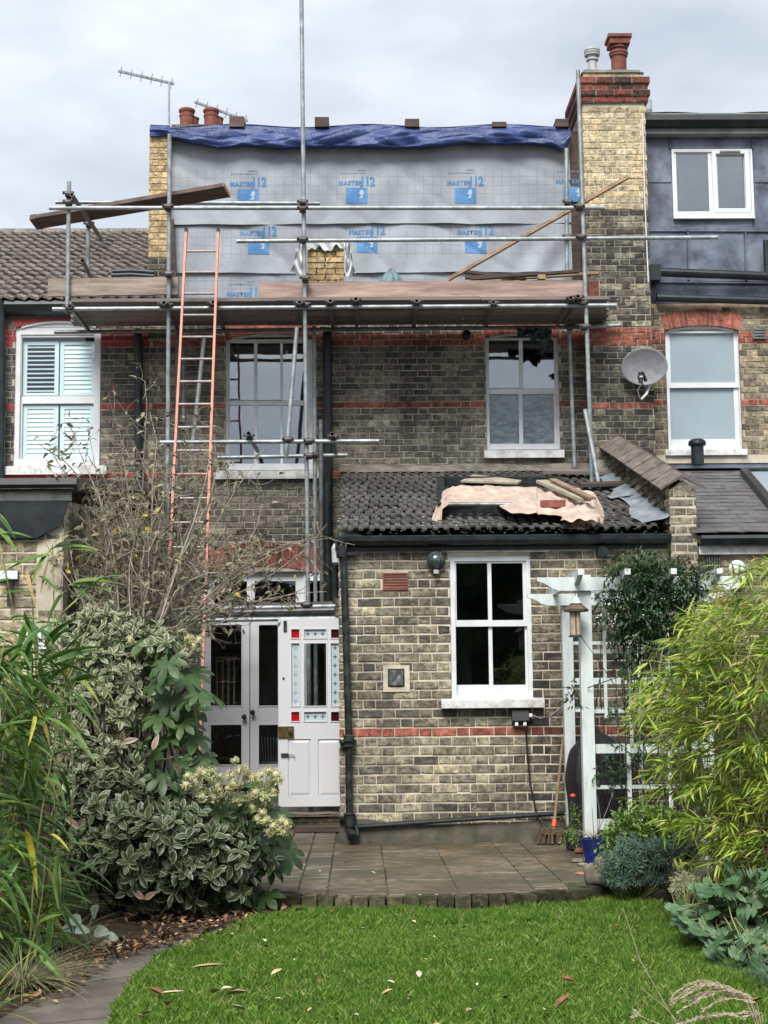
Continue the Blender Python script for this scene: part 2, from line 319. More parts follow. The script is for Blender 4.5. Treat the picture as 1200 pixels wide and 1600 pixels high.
M['fence'] = mat('weathered_fence_timber', (.20, .165, .125), .9, .25, 4, .4, 30, dirt=(.10, .10, .075), dfac=.6, dscale=5, stretch=(3, 3, .4), rv=.2)
M['bark'] = mat('grey_brown_bark', (.25, .215, .175), .9, .35, 18, .5, 60, rv=.4)
M['bark_dark'] = mat('dark_stem', (.06, .048, .035), .9, .3, 18, .3, 60, rv=.3)
M['cane'] = mat('bamboo_cane', (.30, .30, .12), .5, .25, 10, .1, 40, rv=.3)
M['poppy'] = mat('red_petal', (.6, .06, .04), .6, .15, 9, 0)
# ---------------------------------------------------------------- brickwork
BV = {}
def brick_mesh_data(L, H, jit=.0034, depth=.035):
    c = .005; v = []
    for (d, i) in ((0, c), (.006, 0), (depth, 0)):
        for (x, z) in ((-L/2 + i, -H/2 + i), (L/2 - i, -H/2 + i), (L/2 - i, H/2 - i), (-L/2 + i, H/2 - i)):
            v.append((x + random.uniform(-jit, jit), d + (random.uniform(0, jit) if d == 0 else 0), z + random.uniform(-jit, jit)))
    f = [(0, 1, 2, 3)] + [(a + k, a + 4 + k, a + 4 + (k + 1) % 4, a + (k + 1) % 4) for a in (0, 4) for k in range(4)]
    return v, f
def variants(L, H, m):
    key = (round(L, 3), round(H, 3), m.name)
    if key not in BV:
        BV[key] = [mk_mesh('brick', *brick_mesh_data(L, H), m) for _ in range(5)]
    return BV[key]
def brickwork(parent, spans, z0, z1, course, org, ud, nd, mats, matf=None, nobj=300, L=.222, H=.066, joint=None, joint_v=None, ragged=.0):
    """org: world point u=0 (z ignored); ud: unit u direction; nd: outward normal; spans(v)->[(a,b)]"""
    J = joint or .009; Hh = H; Hd = (L - J) / 2; unit = L + Hd + 2 * J
    ud = Vector(ud); nd = Vector(nd); rot = Matrix((ud, -nd, Vector((0, 0, 1)))).transposed()
    items = []; i = 0; v = z0
    while v + Hh <= z1 + .002:
        vm = v + Hh / 2; off = (i % 2) * unit / 2 + (0.01 if i % 3 == 0 else 0)
        for (a, b) in spans(vm):
            n0 = int(math.floor((a - off) / unit)) - 1; n1 = int(math.ceil((b - off) / unit)) + 1
            for n in range(n0, n1):
                for (s, l) in ((n * unit + off, L), (n * unit + off + L + J, Hd)):
                    p, q = max(s, a), min(s + l, b)
                    if q - p < .025: continue
                    items.append(((p + q) / 2, vm, q - p, l, abs((q - p) - l) < .001))
        i += 1; v += course
    cand = []
    for k, (u, vv, l, fl, full) in enumerate(items):
        if full:
            wp = Vector(org) + ud * u; wp.z = vv; cand.append(((wp - CAM).length * (1.0 if fl > .15 else 1.25), k))
    cand.sort(); pick = set(k for _, k in cand[:nobj]); stuff = {}
    for k, (u, vv, l, fl, full) in enumerate(items):
        wp = Vector(org) + ud * u; wp.z = vv + random.uniform(-.0015, .0015); wp += nd * random.uniform(-.003, .0025)
        m = mats[0] if matf is None else mats[matf(u, vv)]
        tl = random.gauss(0, .006)
        if k in pick:
            o = link('brick', random.choice(variants(fl, Hh, m)), wp, parent, (rot @ Matrix.Rotation(tl, 3, 'Y')).to_euler())
        else:
            bv, bf = brick_mesh_data(l, Hh); st = stuff.setdefault(m.name, (MB(), m))[0]
            ct, sn = math.cos(tl), math.sin(tl)
            st.add([wp + ud * (x * ct + z * sn) - nd * y + Vector((0, 0, z * ct - x * sn)) for x, y, z in bv], bf, random.random())
    for mn, (mb, m) in stuff.items(): mb.build('brickwork', m, parent, kind='stuff')
def slab(name, x0, x1, z0, z1, y, th, holes, m, parent, extra=None):
    xs = sorted(set([x0, x1] + [h[0] for h in holes] + [h[1] for h in holes])); zs = sorted(set([z0, z1] + [h[2] for h in holes] + [h[3] for h in holes]))
    xs = [q for q in xs if x0 <= q <= x1]; zs = [q for q in zs if z0 <= q <= z1]; mb = MB()
    for a, b in zip(xs, xs[1:]):
        for c, d in zip(zs, zs[1:]):
            mxx, mz = (a + b) / 2, (c + d) / 2
            if any(h[0] < mxx < h[1] and h[2] < mz < h[3] for h in holes): continue
            mb.box(a, b, y, y + th, c, d)
    return mb.build(name, m, parent)
def rect_hole(x0, x1, z0, z1): return lambda v: (x0, x1) if z0 < v < z1 else None
class Arch:
    def __init__(s, x0, x1, zs, rise, h):
        s.x0, s.x1, s.zs, s.rise, s.h = x0, x1, zs, rise, h; s.c = (x0 + x1) / 2; w_ = (x1 - x0) / 2
        s.R = (w_ * w_ + rise * rise) / (2 * rise); s.zc = zs + rise - s.R; s.t = math.asin(w_ / s.R)
    def hole(s):
        def f(v):
            if v < s.zs - .02: return None
            Re = s.R + s.h + .008; dz = v - s.zc
            if dz > Re: return None
            u = math.sqrt(Re * Re - dz * dz); te = math.tan(s.t); lim = dz * te
            return (s.c - min(u, lim) - .008, s.c + min(u, lim) + .008)
        return f
    def build(s, parent, y, m, mort, th=.11, n=None, a0=-1, a1=1):
        arc = 2 * s.t * s.R; n = n or max(4, round(arc / .078)); mb = MB()
        for k in range(n):
            ta = -s.t + 2 * s.t * k / n; tb = ta + 2 * s.t / n; g = .0045 / s.R
            ta += g; tb -= g; b = MB(); yy = y + random.uniform(-.003, .002)
            pr = [(s.c + r * math.sin(t), s.zc + r * math.cos(t)) for r, t in ((s.R, ta), (s.R, tb), (s.R + s.h, tb), (s.R + s.h, ta))]
            b.cr = random.random(); b.prism(pr, yy, y + th); b.build('brick', m, parent)
        pr = [(s.c + (s.R + .004) * math.sin(-s.t + 2*s.t*k/12), s.zc + (s.R + .004) * math.cos(-s.t + 2*s.t*k/12)) for k in range(13)]
        pr += [(s.c + (s.R + s.h - .004) * math.sin(s.t - 2*s.t*k/12), s.zc + (s.R + s.h - .004) * math.cos(s.t - 2*s.t*k/12)) for k in range(13)]
        mb.prism(pr, y + .007, y + th - .006); mb.build('arch_mortar', mort, parent)
def spans_with(a, b, holes):
    def f(v):
        segs = [(a, b)]
        for h in holes:
            r = h(v)
            if not r: continue
            ns = []
            for p, q in segs:
                if r[1] <= p or r[0] >= q: ns.append((p, q)); continue
                if r[0] > p: ns.append((p, r[0]))
                if r[1] < q: ns.append((r[1], q))
            segs = ns
        return segs
    return f
def window(parent, outer, panes, Y, rec=.09, wmat='white', gmat='glass_low', sill=None, border=.035, lowset=None, deep=.05, sillmat='white_worn', room=True, pane_mats=None, label=None, sillout=.07, name='window', head=None):
    """outer, panes, sill in photo pixels; Y wall face; returns outer frame part and world rect"""
    Yg = Y + rec; X0, X1, Z0, Z1 = rect(*outer, Yg)
    pr = [rect(*p, Yg) for p in panes]
    mw = M[wmat]
    f = MB(); yb = Yg - .03
    f.box(X0, X0 + border, yb, Yg + deep, Z0, Z1); f.box(X1 - border, X1, yb, Yg + deep, Z0, Z1)
    f.box(X0 + border, X1 - border, yb, Yg + deep, Z1 - border * 1.2, Z1); f.box(X0 + border, X1 - border, yb - .01, Yg + deep, Z0, Z0 + border)
    if head:   # arched head board filling the curve of the opening
        a = head; pts = [(a.c + (a.R + .01) * math.sin(-a.t + 2*a.t*k/14), a.zc + (a.R + .01) * math.cos(-a.t + 2*a.t*k/14)) for k in range(15)]
        f.prism([(X0, Z1 - .002)] + [(min(max(x, X0), X1), z) for x, z in pts] + [(X1, Z1 - .002)], yb, Yg + deep)
        pts2 = [(x, z - .035) for x, z in pts[1:-1]]
        f.prism([(x, max(z, Z1 - .05)) for x, z in pts[1:-1]] + pts2[::-1], yb - .025, yb - .001)
    wn = f.build(name, mw, parent, label=label)
    xs = sorted(set([X0 + border, X1 - border] + [q for p in pr for q in p[:2]])); zs = sorted(set([Z0 + border, Z1 - border * 1.2] + [q for p in pr for q in p[2:]]))
    s = MB(); zl = None
    if lowset: zl = P((outer[0] + outer[2]) / 2, lowset, Yg).z
    for a, b in zip(xs, xs[1:]):
        for c, d in zip(zs, zs[1:]):
            if a < X0 + border - .001 or b > X1 - border + .001: continue
            mxx, mz = (a + b) / 2, (c + d) / 2
            if any(p[0] < mxx < p[1] and p[2] < mz < p[3] for p in pr): continue
            o = .028 if (zl and mz < zl) else 0
            s.box(a, b, Yg - .012 + o, Yg + .028 + o, c, d)
    s.build('sash', mw, wn)
    for i, p in enumerate(pr):
        o = .028 if (zl and (p[2] + p[3]) / 2 < zl) else 0
        b = MB(); b.box(p[0] - .004, p[1] + .004, Yg + .006 + o, Yg + .012 + o, p[2] - .004, p[3] + .004)
        pm = M[gmat] if not pane_mats else M[pane_mats[i]]
        b.build('pane', pm, wn)
    if sill:
        a0, a1, c0, c1 = rect(*sill, Y - sillout); b = MB()
        b.prismx([(Y - sillout, c0), (Y - sillout, c1), (Yg - .02, c1 + .02), (Yg - .02, c0 + .01), (Y + .0, c0 + .005)], a0, a1); b.build('window_sill', M[sillmat], wn)
    if room:
        b = MB(); y0 = Yg + .12; y1 = y0 + 1.4; e = .25; a0, a1, c0, c1 = X0 - e, X1 + e, Z0 - e, Z1 + e
        b.box(a0, a1, y1, y1 + .02, c0, c1); b.box(a0, a0 + .02, y0, y1, c0, c1); b.box(a1 - .02, a1, y0, y1, c0, c1); b.box(a0, a1, y0, y1, c0, c0 + .02); b.box(a0, a1, y0, y1, c1 - .02, c1)
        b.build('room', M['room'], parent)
    return wn, (X0, X1, Z0, Z1), pr
# ================================================================ OUR HOUSE (main rear wall at Y=0)
YE = -3.74
XL, XR = P(234, 500, 0).x, P(918, 500, -.31).x     # party lines
house = thing('terraced_house', 'brick terraced house wrapped in scaffolding with a half built membrane covered loft', 'house', ((XL + XR) / 2, 0, 0))
def zc(px, py, Y=0): return P(px, py, Y).z
C = .0757
band_mid = zc(650, 632); z0m = band_mid - .033 - 40 * C
while z0m > 0.0: z0m -= C
rowz = lambda z: round((z - z0m - .033) / C)
bands = {rowz(band_mid), rowz(zc(650, 741)), rowz(zc(650, 521)), rowz(zc(650, 521)) - 1}
WA = (352, 528, 492, 735); WB = (759, 526, 874, 703); FD = (312, 893, 528, 1232)
ra = rect(*WA, 0); rb = rect(*WB, 0); rf = rect(*FD, 0)
archA = Arch(ra[0], ra[1], ra[3] - .01, .07, .21); archB = Arch(rb[0], rb[1], rb[3] - .01, .06, .21); archF = Arch(rf[0] + .02, rf[1] - .12, rf[3] - .05, .11, .29)
wall = slab('rear_wall', XL, XR + .3, 0, 6.1, .009, .22, [(ra[0], ra[1], ra[2], ra[3] + .055), (rb[0], rb[1], rb[2], rb[3] + .045), (rf[0], rf[1] - .08, .0, rf[3])], M['mortar_main'], house)
holes = [rect_hole(*ra), rect_hole(*rb), rect_hole(rf[0], rf[1] - .08, 0, rf[3] - .05), archA.hole(), archB.hole(), archF.hole()]
def msel(u, v): return 1 if rowz(v) in bands else 0
brickwork(wall, spans_with(XL + .004, XR + .25, holes), z0m, 6.08, C, (0, 0, 0), (1, 0, 0), (0, -1, 0), [M['brick_main'], M['brick_red']], msel)
for a in (archA, archB, archF): a.build(wall, -.002, M['brick_red'], M['mortar_dark'])
window(house, WA, [(359, 536, 397, 625), (402, 536, 438, 625), (442, 536, 478, 625), (359, 633, 397, 724), (402, 633, 438, 724), (442, 633, 478, 724)], 0, gmat='glass_high', sill=(334, 735, 499, 748), lowset=628, head=archA, label='three pane wide sash window above the garden doors')
wb, rB, pB = window(house, WB, [(764, 529, 811, 606), (817, 529, 866, 606), (764, 615, 811, 693), (817, 615, 866, 693)], 0, gmat='glass_high', pane_mats=['glass_high', 'glass_high', 'glass_low', 'glass_low'], sill=(757, 703, 882, 715), lowset=610, head=archB, label='sash window with wrinkled plastic sheet taped behind its lower half')
# wrinkled polythene behind lower sash of window B
mb = MB(); x0, x1, z0, z1 = rB[0] + .03, rB[1] - .03, pB[2][2] - .02, pB[2][3] + .03
def fpoly(u, v):
    rad = math.atan2(v + .25, 1.1 - u); wv = math.sin(rad * 46 + 3 * math.sin(u * 9)) * .014 + math.sin(rad * 23 + v * 7) * .016
    return (x0 + (x1 - x0) * u, .16 + wv, z0 + (z1 - z0) * v)
mb.grid(fpoly, 60, 40); mb.build('plastic_sheet', M['poly_grey'], wb, smooth=True)
# french doors: fanlight + two leaves
wf, rF, pF = window(house, (312, 885, 478, 948), [(335, 906, 386, 944), (398, 906, 462, 944)], 0, rec=.1, gmat='glass_low', head=archF, border=.03, room=False, label='arched fanlight above the garden doors', name='fanlight')
def leaf_door(outer, panes, knob):
    X0, X1, Z0, Z1 = rect(*outer, .1); pr = [rect(*p, .1) for p in panes]; s = MB()
    xs = sorted([X0, X1] + list(pr[0][:2])); zs = sorted([Z0, Z1] + [q for p in pr for q in p[2:]])
    for a, b in zip(xs, xs[1:]):
        for c, d in zip(zs, zs[1:]):
            if any(p[0] < (a+b)/2 < p[1] and p[2] < (c+d)/2 < p[3] for p in pr): continue
            s.box(a + .001, b - .001 if b == X1 else b, .088, .128, c, d)
    for p in pr:
        q = .012
        s.box(p[0], p[0] + q, .08, .1, p[2], p[3]); s.box(p[1] - q, p[1], .08, .1, p[2], p[3]); s.box(p[0] + q, p[1] - q, .08, .1, p[2], p[2] + q); s.box(p[0] + q, p[1] - q, .08, .1, p[3] - q, p[3])
    d = s.build('french_door', M['door_white'], house)
    for p in pr: b = MB(); b.box(p[0] - .002, p[1] + .002, .105, .11, p[2] - .002, p[3] + .002); b.build('pane', M['glass_low'], d)
    k = P(*knob, .08); b = MB(); rx = Matrix.Rotation(R_(90), 3, 'X'); b.lathe(k, [(.022, 0), (.022, .008), (.01, .012), (.01, .03), (.026, .04), (.03, .055), (.02, .068), (0.004, .07)], 14, ax=rx); b.build('door_knob', M['black_iron'], d, smooth=False)
leaf_door((318, 962, 390, 1226), [(328, 975, 379, 1104), (328, 1131, 379, 1196)], (382, 1120))
leaf_door((391, 962, 464, 1226), [(403, 975, 436, 1104), (403, 1131, 436, 1196)], (395, 1113))
b = MB(); X0, X1, Z0, Z1 = rect(312, 885, 478, 1232, .1); b.box(X0 - .03, X0 + .04, .06, .16, 0.15, Z1); b.box(X1 - .02, X1 + .05, .06, .16, .15, Z1); b.box(X0 + .04, X1 - .02, .06, .16, zc(400, 962, .1), zc(400, 948, .1)); b.build('door_frame', M['door_white'], house)
b = MB(); b.box(X0 - .1, X1 + .1, -.04, .25, 0, .17); b.build('door_threshold', M['render'], house)
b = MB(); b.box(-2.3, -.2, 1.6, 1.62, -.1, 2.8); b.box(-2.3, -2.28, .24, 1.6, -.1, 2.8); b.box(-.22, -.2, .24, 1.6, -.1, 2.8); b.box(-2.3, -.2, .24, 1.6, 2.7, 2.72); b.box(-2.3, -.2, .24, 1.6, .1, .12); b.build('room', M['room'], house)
# furniture glimpsed inside: a chair back and a curtain
b = MB(); q = P(352, 1030, .7); 
for k in range(4): b.box(q.x - .11 + k * .07, q.x - .09 + k * .07, .68, .7, q.z - .55, q.z)
b.box(q.x - .12, q.x + .14, .67, .71, q.z, q.z + .03); b.build('chair_back', M['wood'], house)
b = MB(); q = P(430, 1165, .6)
for k in range(9): b.tube([(q.x - .14 + k * .03, .6, q.z - .2), (q.x - .16 + k * .036, .58, q.z + .1)], .005, 5)
b.box(q.x - .18, q.x + .16, .56, .66, q.z - .23, q.z - .19); b.build('wicker_basket', M['pot_pale'], house)
# soil pipe on the rear wall
b = MB(); p0 = P(511.5, 516, -.09); p1 = P(512.5, 940, -.09); b.tube([p0, (p1.x, p1.y, .3)], .054, 16)
for py in (560, 690, 830): q = P(512, py, -.09); b.tube([(q.x, q.y, q.z - .04), (q.x, q.y, q.z + .04)], .064, 16)
b.build('soil_pipe', M['black_pvc'], house, smooth=False)
b = MB(); q = P(728, 525, 0); b.tube([(q.x, .02, q.z), (q.x, -.11, q.z)], .052, 18, True); b.build('overflow_outlet', M['black_pvc'], house)
b = MB(); q = P(717, 573, 0); b.tube([(q.x, 0, q.z), (q.x, -.06, q.z - .02), (q.x + .01, -.06, q.z - .05)], .008, 6); b.build('iron_hook', M['black_iron'], house)
# ---------------- loft dormer: yellow cheek wall, membrane sheets
XD0, XD1 = P(262, 300, .1).x, P(893, 300, .1).x
ztop = zc(560, 205, .1); zbot = 5.9
b = MB(); b.box(XD0, XD1, .19, 3.4, zbot, ztop - .01); b.build('loft_carcass', M['grey_fascia'], house)
# membrane material with printed grid (flat print)
def membrane_mat():
    m, nt, N_, L_, bs, pos = _start('breather_membrane')
    c = _ramp(N_, L_, _noise(N_, L_, 2.2, 5, .55, pos), [(.38, (.26, .285, .315)), (.62, (.34, .37, .405))])
    sx = N_.new('ShaderNodeSeparateXYZ'); L_.new(pos, sx.inputs[0])
    def line(src, per, wd, off=0):
        a = N_.new('ShaderNodeMath'); a.operation = 'MULTIPLY_ADD'; L_.new(src, a.inputs[0]); a.inputs[1].default_value = 1 / per; a.inputs[2].default_value = off
        f = N_.new('ShaderNodeMath'); f.operation = 'FRACT'; L_.new(a.outputs[0], f.inputs[0]); q = N_.new('ShaderNodeMath'); q.operation = 'LESS_THAN'; L_.new(f.outputs[0], q.inputs[0]); q.inputs[1].default_value = wd / per; return q.outputs[0]
    lx = line(sx.outputs[0], .107, .008); lz = line(sx.outputs[2], .107, .008, .37)
    mxm = N_.new('ShaderNodeMath'); mxm.operation = 'MAXIMUM'; L_.new(lx, mxm.inputs[0]); L_.new(lz, mxm.inputs[1])
    tot = None
    for (a_, b_) in ((zc(560, 322, .1), zc(560, 263, .1)), (zc(560, 402, .1), zc(560, 352, .1)), (zc(560, 500, .1), zc(560, 428, .1))):
        g1 = N_.new('ShaderNodeMath'); g1.operation = 'GREATER_THAN'; L_.new(sx.outputs[2], g1.inputs[0]); g1.inputs[1].default_value = a_
        g2 = N_.new('ShaderNodeMath'); g2.operation = 'LESS_THAN'; L_.new(sx.outputs[2], g2.inputs[0]); g2.inputs[1].default_value = b_
        g = N_.new('ShaderNodeMath'); g.operation = 'MULTIPLY'; L_.new(g1.outputs[0], g.inputs[0]); L_.new(g2.outputs[0], g.inputs[1])
        if tot: h = N_.new('ShaderNodeMath'); h.operation = 'ADD'; L_.new(tot, h.inputs[0]); L_.new(g.outputs[0], h.inputs[1]); tot = h.outputs[0]
        else: tot = g.outputs[0]
    mm = N_.new('ShaderNodeMath'); mm.operation = 'MULTIPLY'; L_.new(mxm.outputs[0], mm.inputs[0]); L_.new(tot, mm.inputs[1])
    m2 = N_.new('ShaderNodeMath'); m2.operation = 'MULTIPLY'; L_.new(mm.outputs[0], m2.inputs[0]); m2.inputs[1].default_value = .5
    c = _mix(N_, L_, c, (.16, .18, .21), m2.outputs[0])
    L_.new(c, bs.inputs['Base Color']); bs.inputs['Roughness'].default_value = .6; bs.inputs['Specular IOR Level'].default_value = .3
    _bump(N_, L_, bs, _noise(N_, L_, 9, 6, .6, pos, (1, 1, 1.5)), .35, .012); return m
M['membrane'] = membrane_mat()
def noise2(x, z, s=1.0):
    return (math.sin(x * 3.1 * s + 1.7 * math.sin(z * 2.3 * s)) + math.sin(z * 4.7 * s + 2.1 * math.sin(x * 1.9 * s)) + math.sin((x + z) * 7.3 * s) * .5) / 2.5
SHT = []
def sy(i, x, z):
    zt, zb, yo, seed = SHT[i]; u = (x - XD0 - .04) / (XD1 - XD0 - .05); v = min(1, max(0, (z - zb) / (zt - zb)))
    y = .17 - yo + .016 * noise2(x + seed, z) + .007 * math.sin(x * 11 - z * 6 + 3 * math.sin(x * 1.3)) + .012 * math.sin((x * .8 + z * 1.3) * 4 + seed) * max(0, u - .55) * 2 - (1 - v) ** 8 * .012
    y += .02 * (1 - abs(math.sin(x * 1.7 + z * 2.9 + seed + 1.2 * math.sin(x * .9)))) ** 6
    if x > 1.5 and z < 6.9: y += .018 * math.sin((x * 1.6 - z) * 9) * (x - 1.5)
    return y
def sheet(pyt, pyb, yo, seed):
    zt, zb = zc(560, pyt, .1), zc(560, pyb, .1); SHT.append((zt, zb, yo, seed)); idx = len(SHT) - 1
    def f(u, v):
        x = XD0 + .04 + (XD1 - XD0 - .05) * u; z = zb + (zt - zb) * v + (.005 * math.sin(x * 2.1 + seed) + .0025 * math.sin(x * 7 + seed)) * (1 - v)
        return (x, sy(idx, x, z), z)
    m_ = MB(); m_.grid(f, 110, 26); return m_.build('membrane_sheet', M['membrane'], house, smooth=True)
sheet(215, 349, .05, 1); sheet(340, 425, .03, 5); sheet(415, 500, .01, 9)
b = MB(); b.box(XD1 - .01, XD1 + .1, .12, .4, zbot, ztop); b.build('dormer_post', M['timber_dark'], house)
b = MB(); b.prism([(P(272, 340, .1).x, zc(272, 345, .1)), (P(272, 340, .1).x - .07, zc(272, 345, .1)), (P(272, 340, .1).x - .07, zc(272, 460, .1)), (P(272, 340, .1).x + .05, zc(272, 460, .1))], .04, .09); b.build('corner_board', M['timber_dark'], house)
# printed logos (flat print on the membrane)
M['print'] = mat('blue_print', (.07, .20, .42), .6, .12, 9, 0, rv=0)
M['print_white'] = mat('white_print', (.36, .45, .55), .6, .05, 9, 0, rv=0)
M['print_grey'] = mat('pale_blue_print', (.17, .26, .38), .6, .05, 9, 0, rv=0)
def text_mesh(txt, wd, ht, m, parent, loc, bold=0.0, name='printed_word'):
    cu = bpy.data.curves.new('t', 'FONT'); cu.body = txt; cu.size = ht * 1.4; cu.offset = bold; cu.space_character = 1.12 if len(txt) > 3 else 1.0; cu.resolution_u = 2
    o = bpy.data.objects.new('t', cu); COL.objects.link(o); bpy.context.view_layer.update()
    me = bpy.data.meshes.new_from_object(o); bpy.data.objects.remove(o); me.materials.clear(); me.materials.append(m)
    co = [v_.co for v_ in me.vertices]; x0_ = min(c.x for c in co); x1_ = max(c.x for c in co); y0_ = min(c.y for c in co); y1_ = max(c.y for c in co)
    me.transform(Matrix.Translation((-x0_, -y0_, 0))); me.transform(Matrix.Diagonal((wd / (x1_ - x0_), ht / (y1_ - y0_), 1, 1))); me.name = name
    return link(name, me, loc, parent, Euler((R_(90), 0, 0)))
def conform(o, off):
    w0 = WL[o.name]; i = 0 if w0.z > SHT[0][1] else (1 if w0.z > SHT[1][1] else 2)
    me = o.data
    for v_ in me.vertices:
        if o.rotation_euler.x > 1: v_.co.z = -(sy(i, w0.x + v_.co.x, w0.z + v_.co.y) - off - w0.y)
        else: v_.co.y = sy(i, w0.x + v_.co.x, w0.z + v_.co.z) - off - w0.y
    return o
def logo(cx, cy, sq=True, top=True):
    y = .086; s = 2403 / 18.23; q = lambda px, py: P(px, py, y)
    conform(text_mesh('MASTER', .295, .056, M['print'], house, q(cx - 28, cy + 7), .0035), .0045)
    conform(text_mesh('112', .165, .125, M['print'], house, q(cx + 8, cy + 8), .006), .005)
    p = q(cx + 7, cy + 9); b = MB(); b.lathe(p, [(.011, -.0005), (.011, .0005)], 10, ax=Matrix.Rotation(R_(90), 3, 'X')); conform(b.build('printed_mark', M['print'], house), .0056)
    if top:
        p0 = q(cx - 26, cy - 11); b = MB()
        for k in range(12): b.box(p0.x + k * .027, p0.x + k * .027 + .02, y - .0005, y + .0005, p0.z + .004 * (k % 3), p0.z + .014 + .004 * (k % 2))
        for k in range(4): b.box(p0.x + .22 + k * .025, p0.x + .24 + k * .025, y - .0005, y + .0005, p0.z + .04, p0.z + .055)
        conform(b.build('printed_line', M['print_grey'], house), .0045)
    if sq:
        a, bb, c, d = rect(cx - 16, cy + 11, cx + 17, cy + 36, y); b = MB(); b.grid(lambda u, v: (a + (bb - a) * u, y, c + (d - c) * v), 10, 8); conform(b.build('printed_square', M['print'], house), .0045)
        b = MB(); m_ = lambda u, v: (a + (bb - a) * u, c + (d - c) * v)
        pts = [(.62, .4), (.72, .5), (.6, .62), (.66, .82), (.78, .9), (.84, .7), (.78, .55), (.86, .42), (.76, .33), (.6, .34)]
        b.prism([m_(*t) for t in pts], y - .0022, y - .0015); conform(b.build('printed_mark', M['print_white'], house), .006)
        b = MB(); x_, z_ = m_(.12, .78); b.box(x_, x_ + .06, y - .0022, y - .0015, z_, z_ + .012); conform(b.build('printed_mark', M['print_grey'], house), .006)
for cx in (387, 557, 727): logo(cx, 283 if cx == 387 else 281)
for cx in (403, 573, 743): logo(cx, 359 if cx == 403 else 357, True, False)
logo(382, 454, False); logo(897, 279)
# yellow brick cheek wall on the left
cw = thing('cheek_wall', 'narrow yellow brick pier at the left end of the membrane loft', 'wall', (XL + .1, .1, 5.7))
xa, xb = P(233, 300, -.02).x, P(263, 300, -.02).x; zt = zc(248, 213); zg = zc(248, 408)
b = MB(); b.box(xa + .003, xb - .003, -.01, 2.9, 5.6, zt); core = b.build('core', M['mortar_main'], cw)
z = zt - .068; k = 0
while z > 5.62:
    m_ = M['brick_new'] if z > zg else M['brick_breast']
    for (s, e_) in ([(xa, xb)] if k % 2 else [(xa, (xa + xb) / 2 - .005), ((xa + xb) / 2 + .005, xb)]):
        o = link('brick', random.choice(variants(round(e_ - s, 3), .066, m_)), ((s + e_) / 2, -.02, z + .033), core)
    z -= .0765; k += 1
brickwork(core, lambda v: [(0.0, 2.9)], 5.62, zt - .01, .0765, (xa - .006, -.01, 0), (0, 1, 0), (-1, 0, 0), [M['brick_new']], nobj=0)
# blue tarp over the loft edge
tz = lambda px, py: P(px, py, .0).z
xa_, xb_ = P(234, 200, -.05).x, P(891, 200, -.05).x
def ftarp(u, v):
    x = xa_ + (xb_ - xa_) * u; px = 234 + 657 * u
    t = 197 + 2.5 * math.sin(px * .03) + (-3 if px < 262 else 0)
    lowp = [(234, 216), (262, 214), (290, 222), (340, 232), (380, 228), (440, 232), (500, 230), (560, 230), (620, 232), (680, 230), (725, 224), (780, 226), (830, 225), (862, 228), (879, 237), (891, 222)]
    bo = np.interp(px, [a for a, _ in lowp], [c for _, c in lowp])
    w_ = min(1, v * 1.25)
    if v <= .8:
        s = v / .8; z = tz(px, t + (bo - t) * s)
        y = -.02 - .05 * s - .03 * math.sin(s * 3) + .03 * abs(math.sin(px * .021 + s * 2.6 + math.sin(px * .009) * 2)) * s + .012 * abs(math.sin(px * .047 - s * 4.5)) + .035 * s * math.sin(px * .045 + 4 * s + 1.5 * math.sin(px * .021)) + .012 * math.sin(px * .13 - 7 * s) * s + .016 * (1 - abs(math.sin(px * .03 + s * 7 + 3 * math.sin(px * .012)))) ** 3
    else:
        s = (v - .8) / .2; z = tz(px, bo) + .03 * s; y = -.07 + .2 * s
    return (x, y, z)
tp = MB(); tp.grid(ftarp, 200, 26)
def ftop(u, v):
    x = xa_ + (xb_ - xa_) * u; px = 234 + 657 * u; t = 197 + 2.5 * math.sin(px * .03) + (-3 if px < 262 else 0)
    return (x, -.02 + 2.8 * v, tz(px, t) + .03 * v + .01 * math.sin(x * 5) * v)
tp.grid(ftop, 120, 4)
tarp = tp.build('blue_tarpaulin', M['tarp'], None, smooth=True, label='crumpled blue tarpaulin draped along the top edge of the loft', cat='tarpaulin')
LB = ['dark timber block on the blue tarp beside the chimney pots', 'dark timber block on the blue tarp just right of the tall scaffold pole', 'dark timber block on the blue tarp above the third printed logo row centre', 'low dark timber block on the blue tarp right of centre', 'dark timber block on the blue tarp against the tall chimney']
LB[2] = 'dark timber block on the middle of the blue tarp, far from any pole'
for (px, py, w_, h_), lb in zip(((370, 189, 24, 13), (503, 196, 23, 12), (644, 194, 23, 9), (780, 194, 23, 4), (878, 191, 21, 9)), LB):
    q = P(px, py, -.04); b = MB(); hw = w_ / 132 / 2; zb_ = P(px, 198.5, -.04).z; b.box(q.x - hw, q.x + hw, -.06, .9, zb_, zb_ + h_ / 132 + .03)
    b.build('timber_block', M['timber_dark'], None, label=lb, cat='timber block', group='timber blocks holding down the tarpaulin')
# ================================================================ CHIMNEY STACK (breast + stack, front face Y=-.31)
YB = -.31
ch = thing('chimney_stack', 'tall brick chimney with red corbelled top and yellow bricks above older black ones', 'chimney', (3.05, 0, 3.8))
cx0, cx1 = P(918, 480, YB).x, P(1018, 480, YB).x; zq = lambda py: P(960, py, YB).z
ztopb = zq(161); zbot_ = 3.75; zy = zq(327)
b = MB(); b.box(cx0 + .009, cx1 - .009, YB + .009, .75, zbot_, ztopb); core = b.build('core', M['mortar_main'], ch)
b = MB(); b.box(cx0 + .0085, cx1 - .0085, YB + .0085, .7505, zy, ztopb); b.build('pale_joint_core', M['mortar_ext'], ch)
C2 = .0757; zz0 = zy - 40 * C2
while zz0 < zbot_: zz0 += C2
def ysel(u, v):
    if abs(v - zq(631)) < .04: return 2
    if zq(538) < v < zq(512) + .02: return 2
    return 1 if v > zy else 0
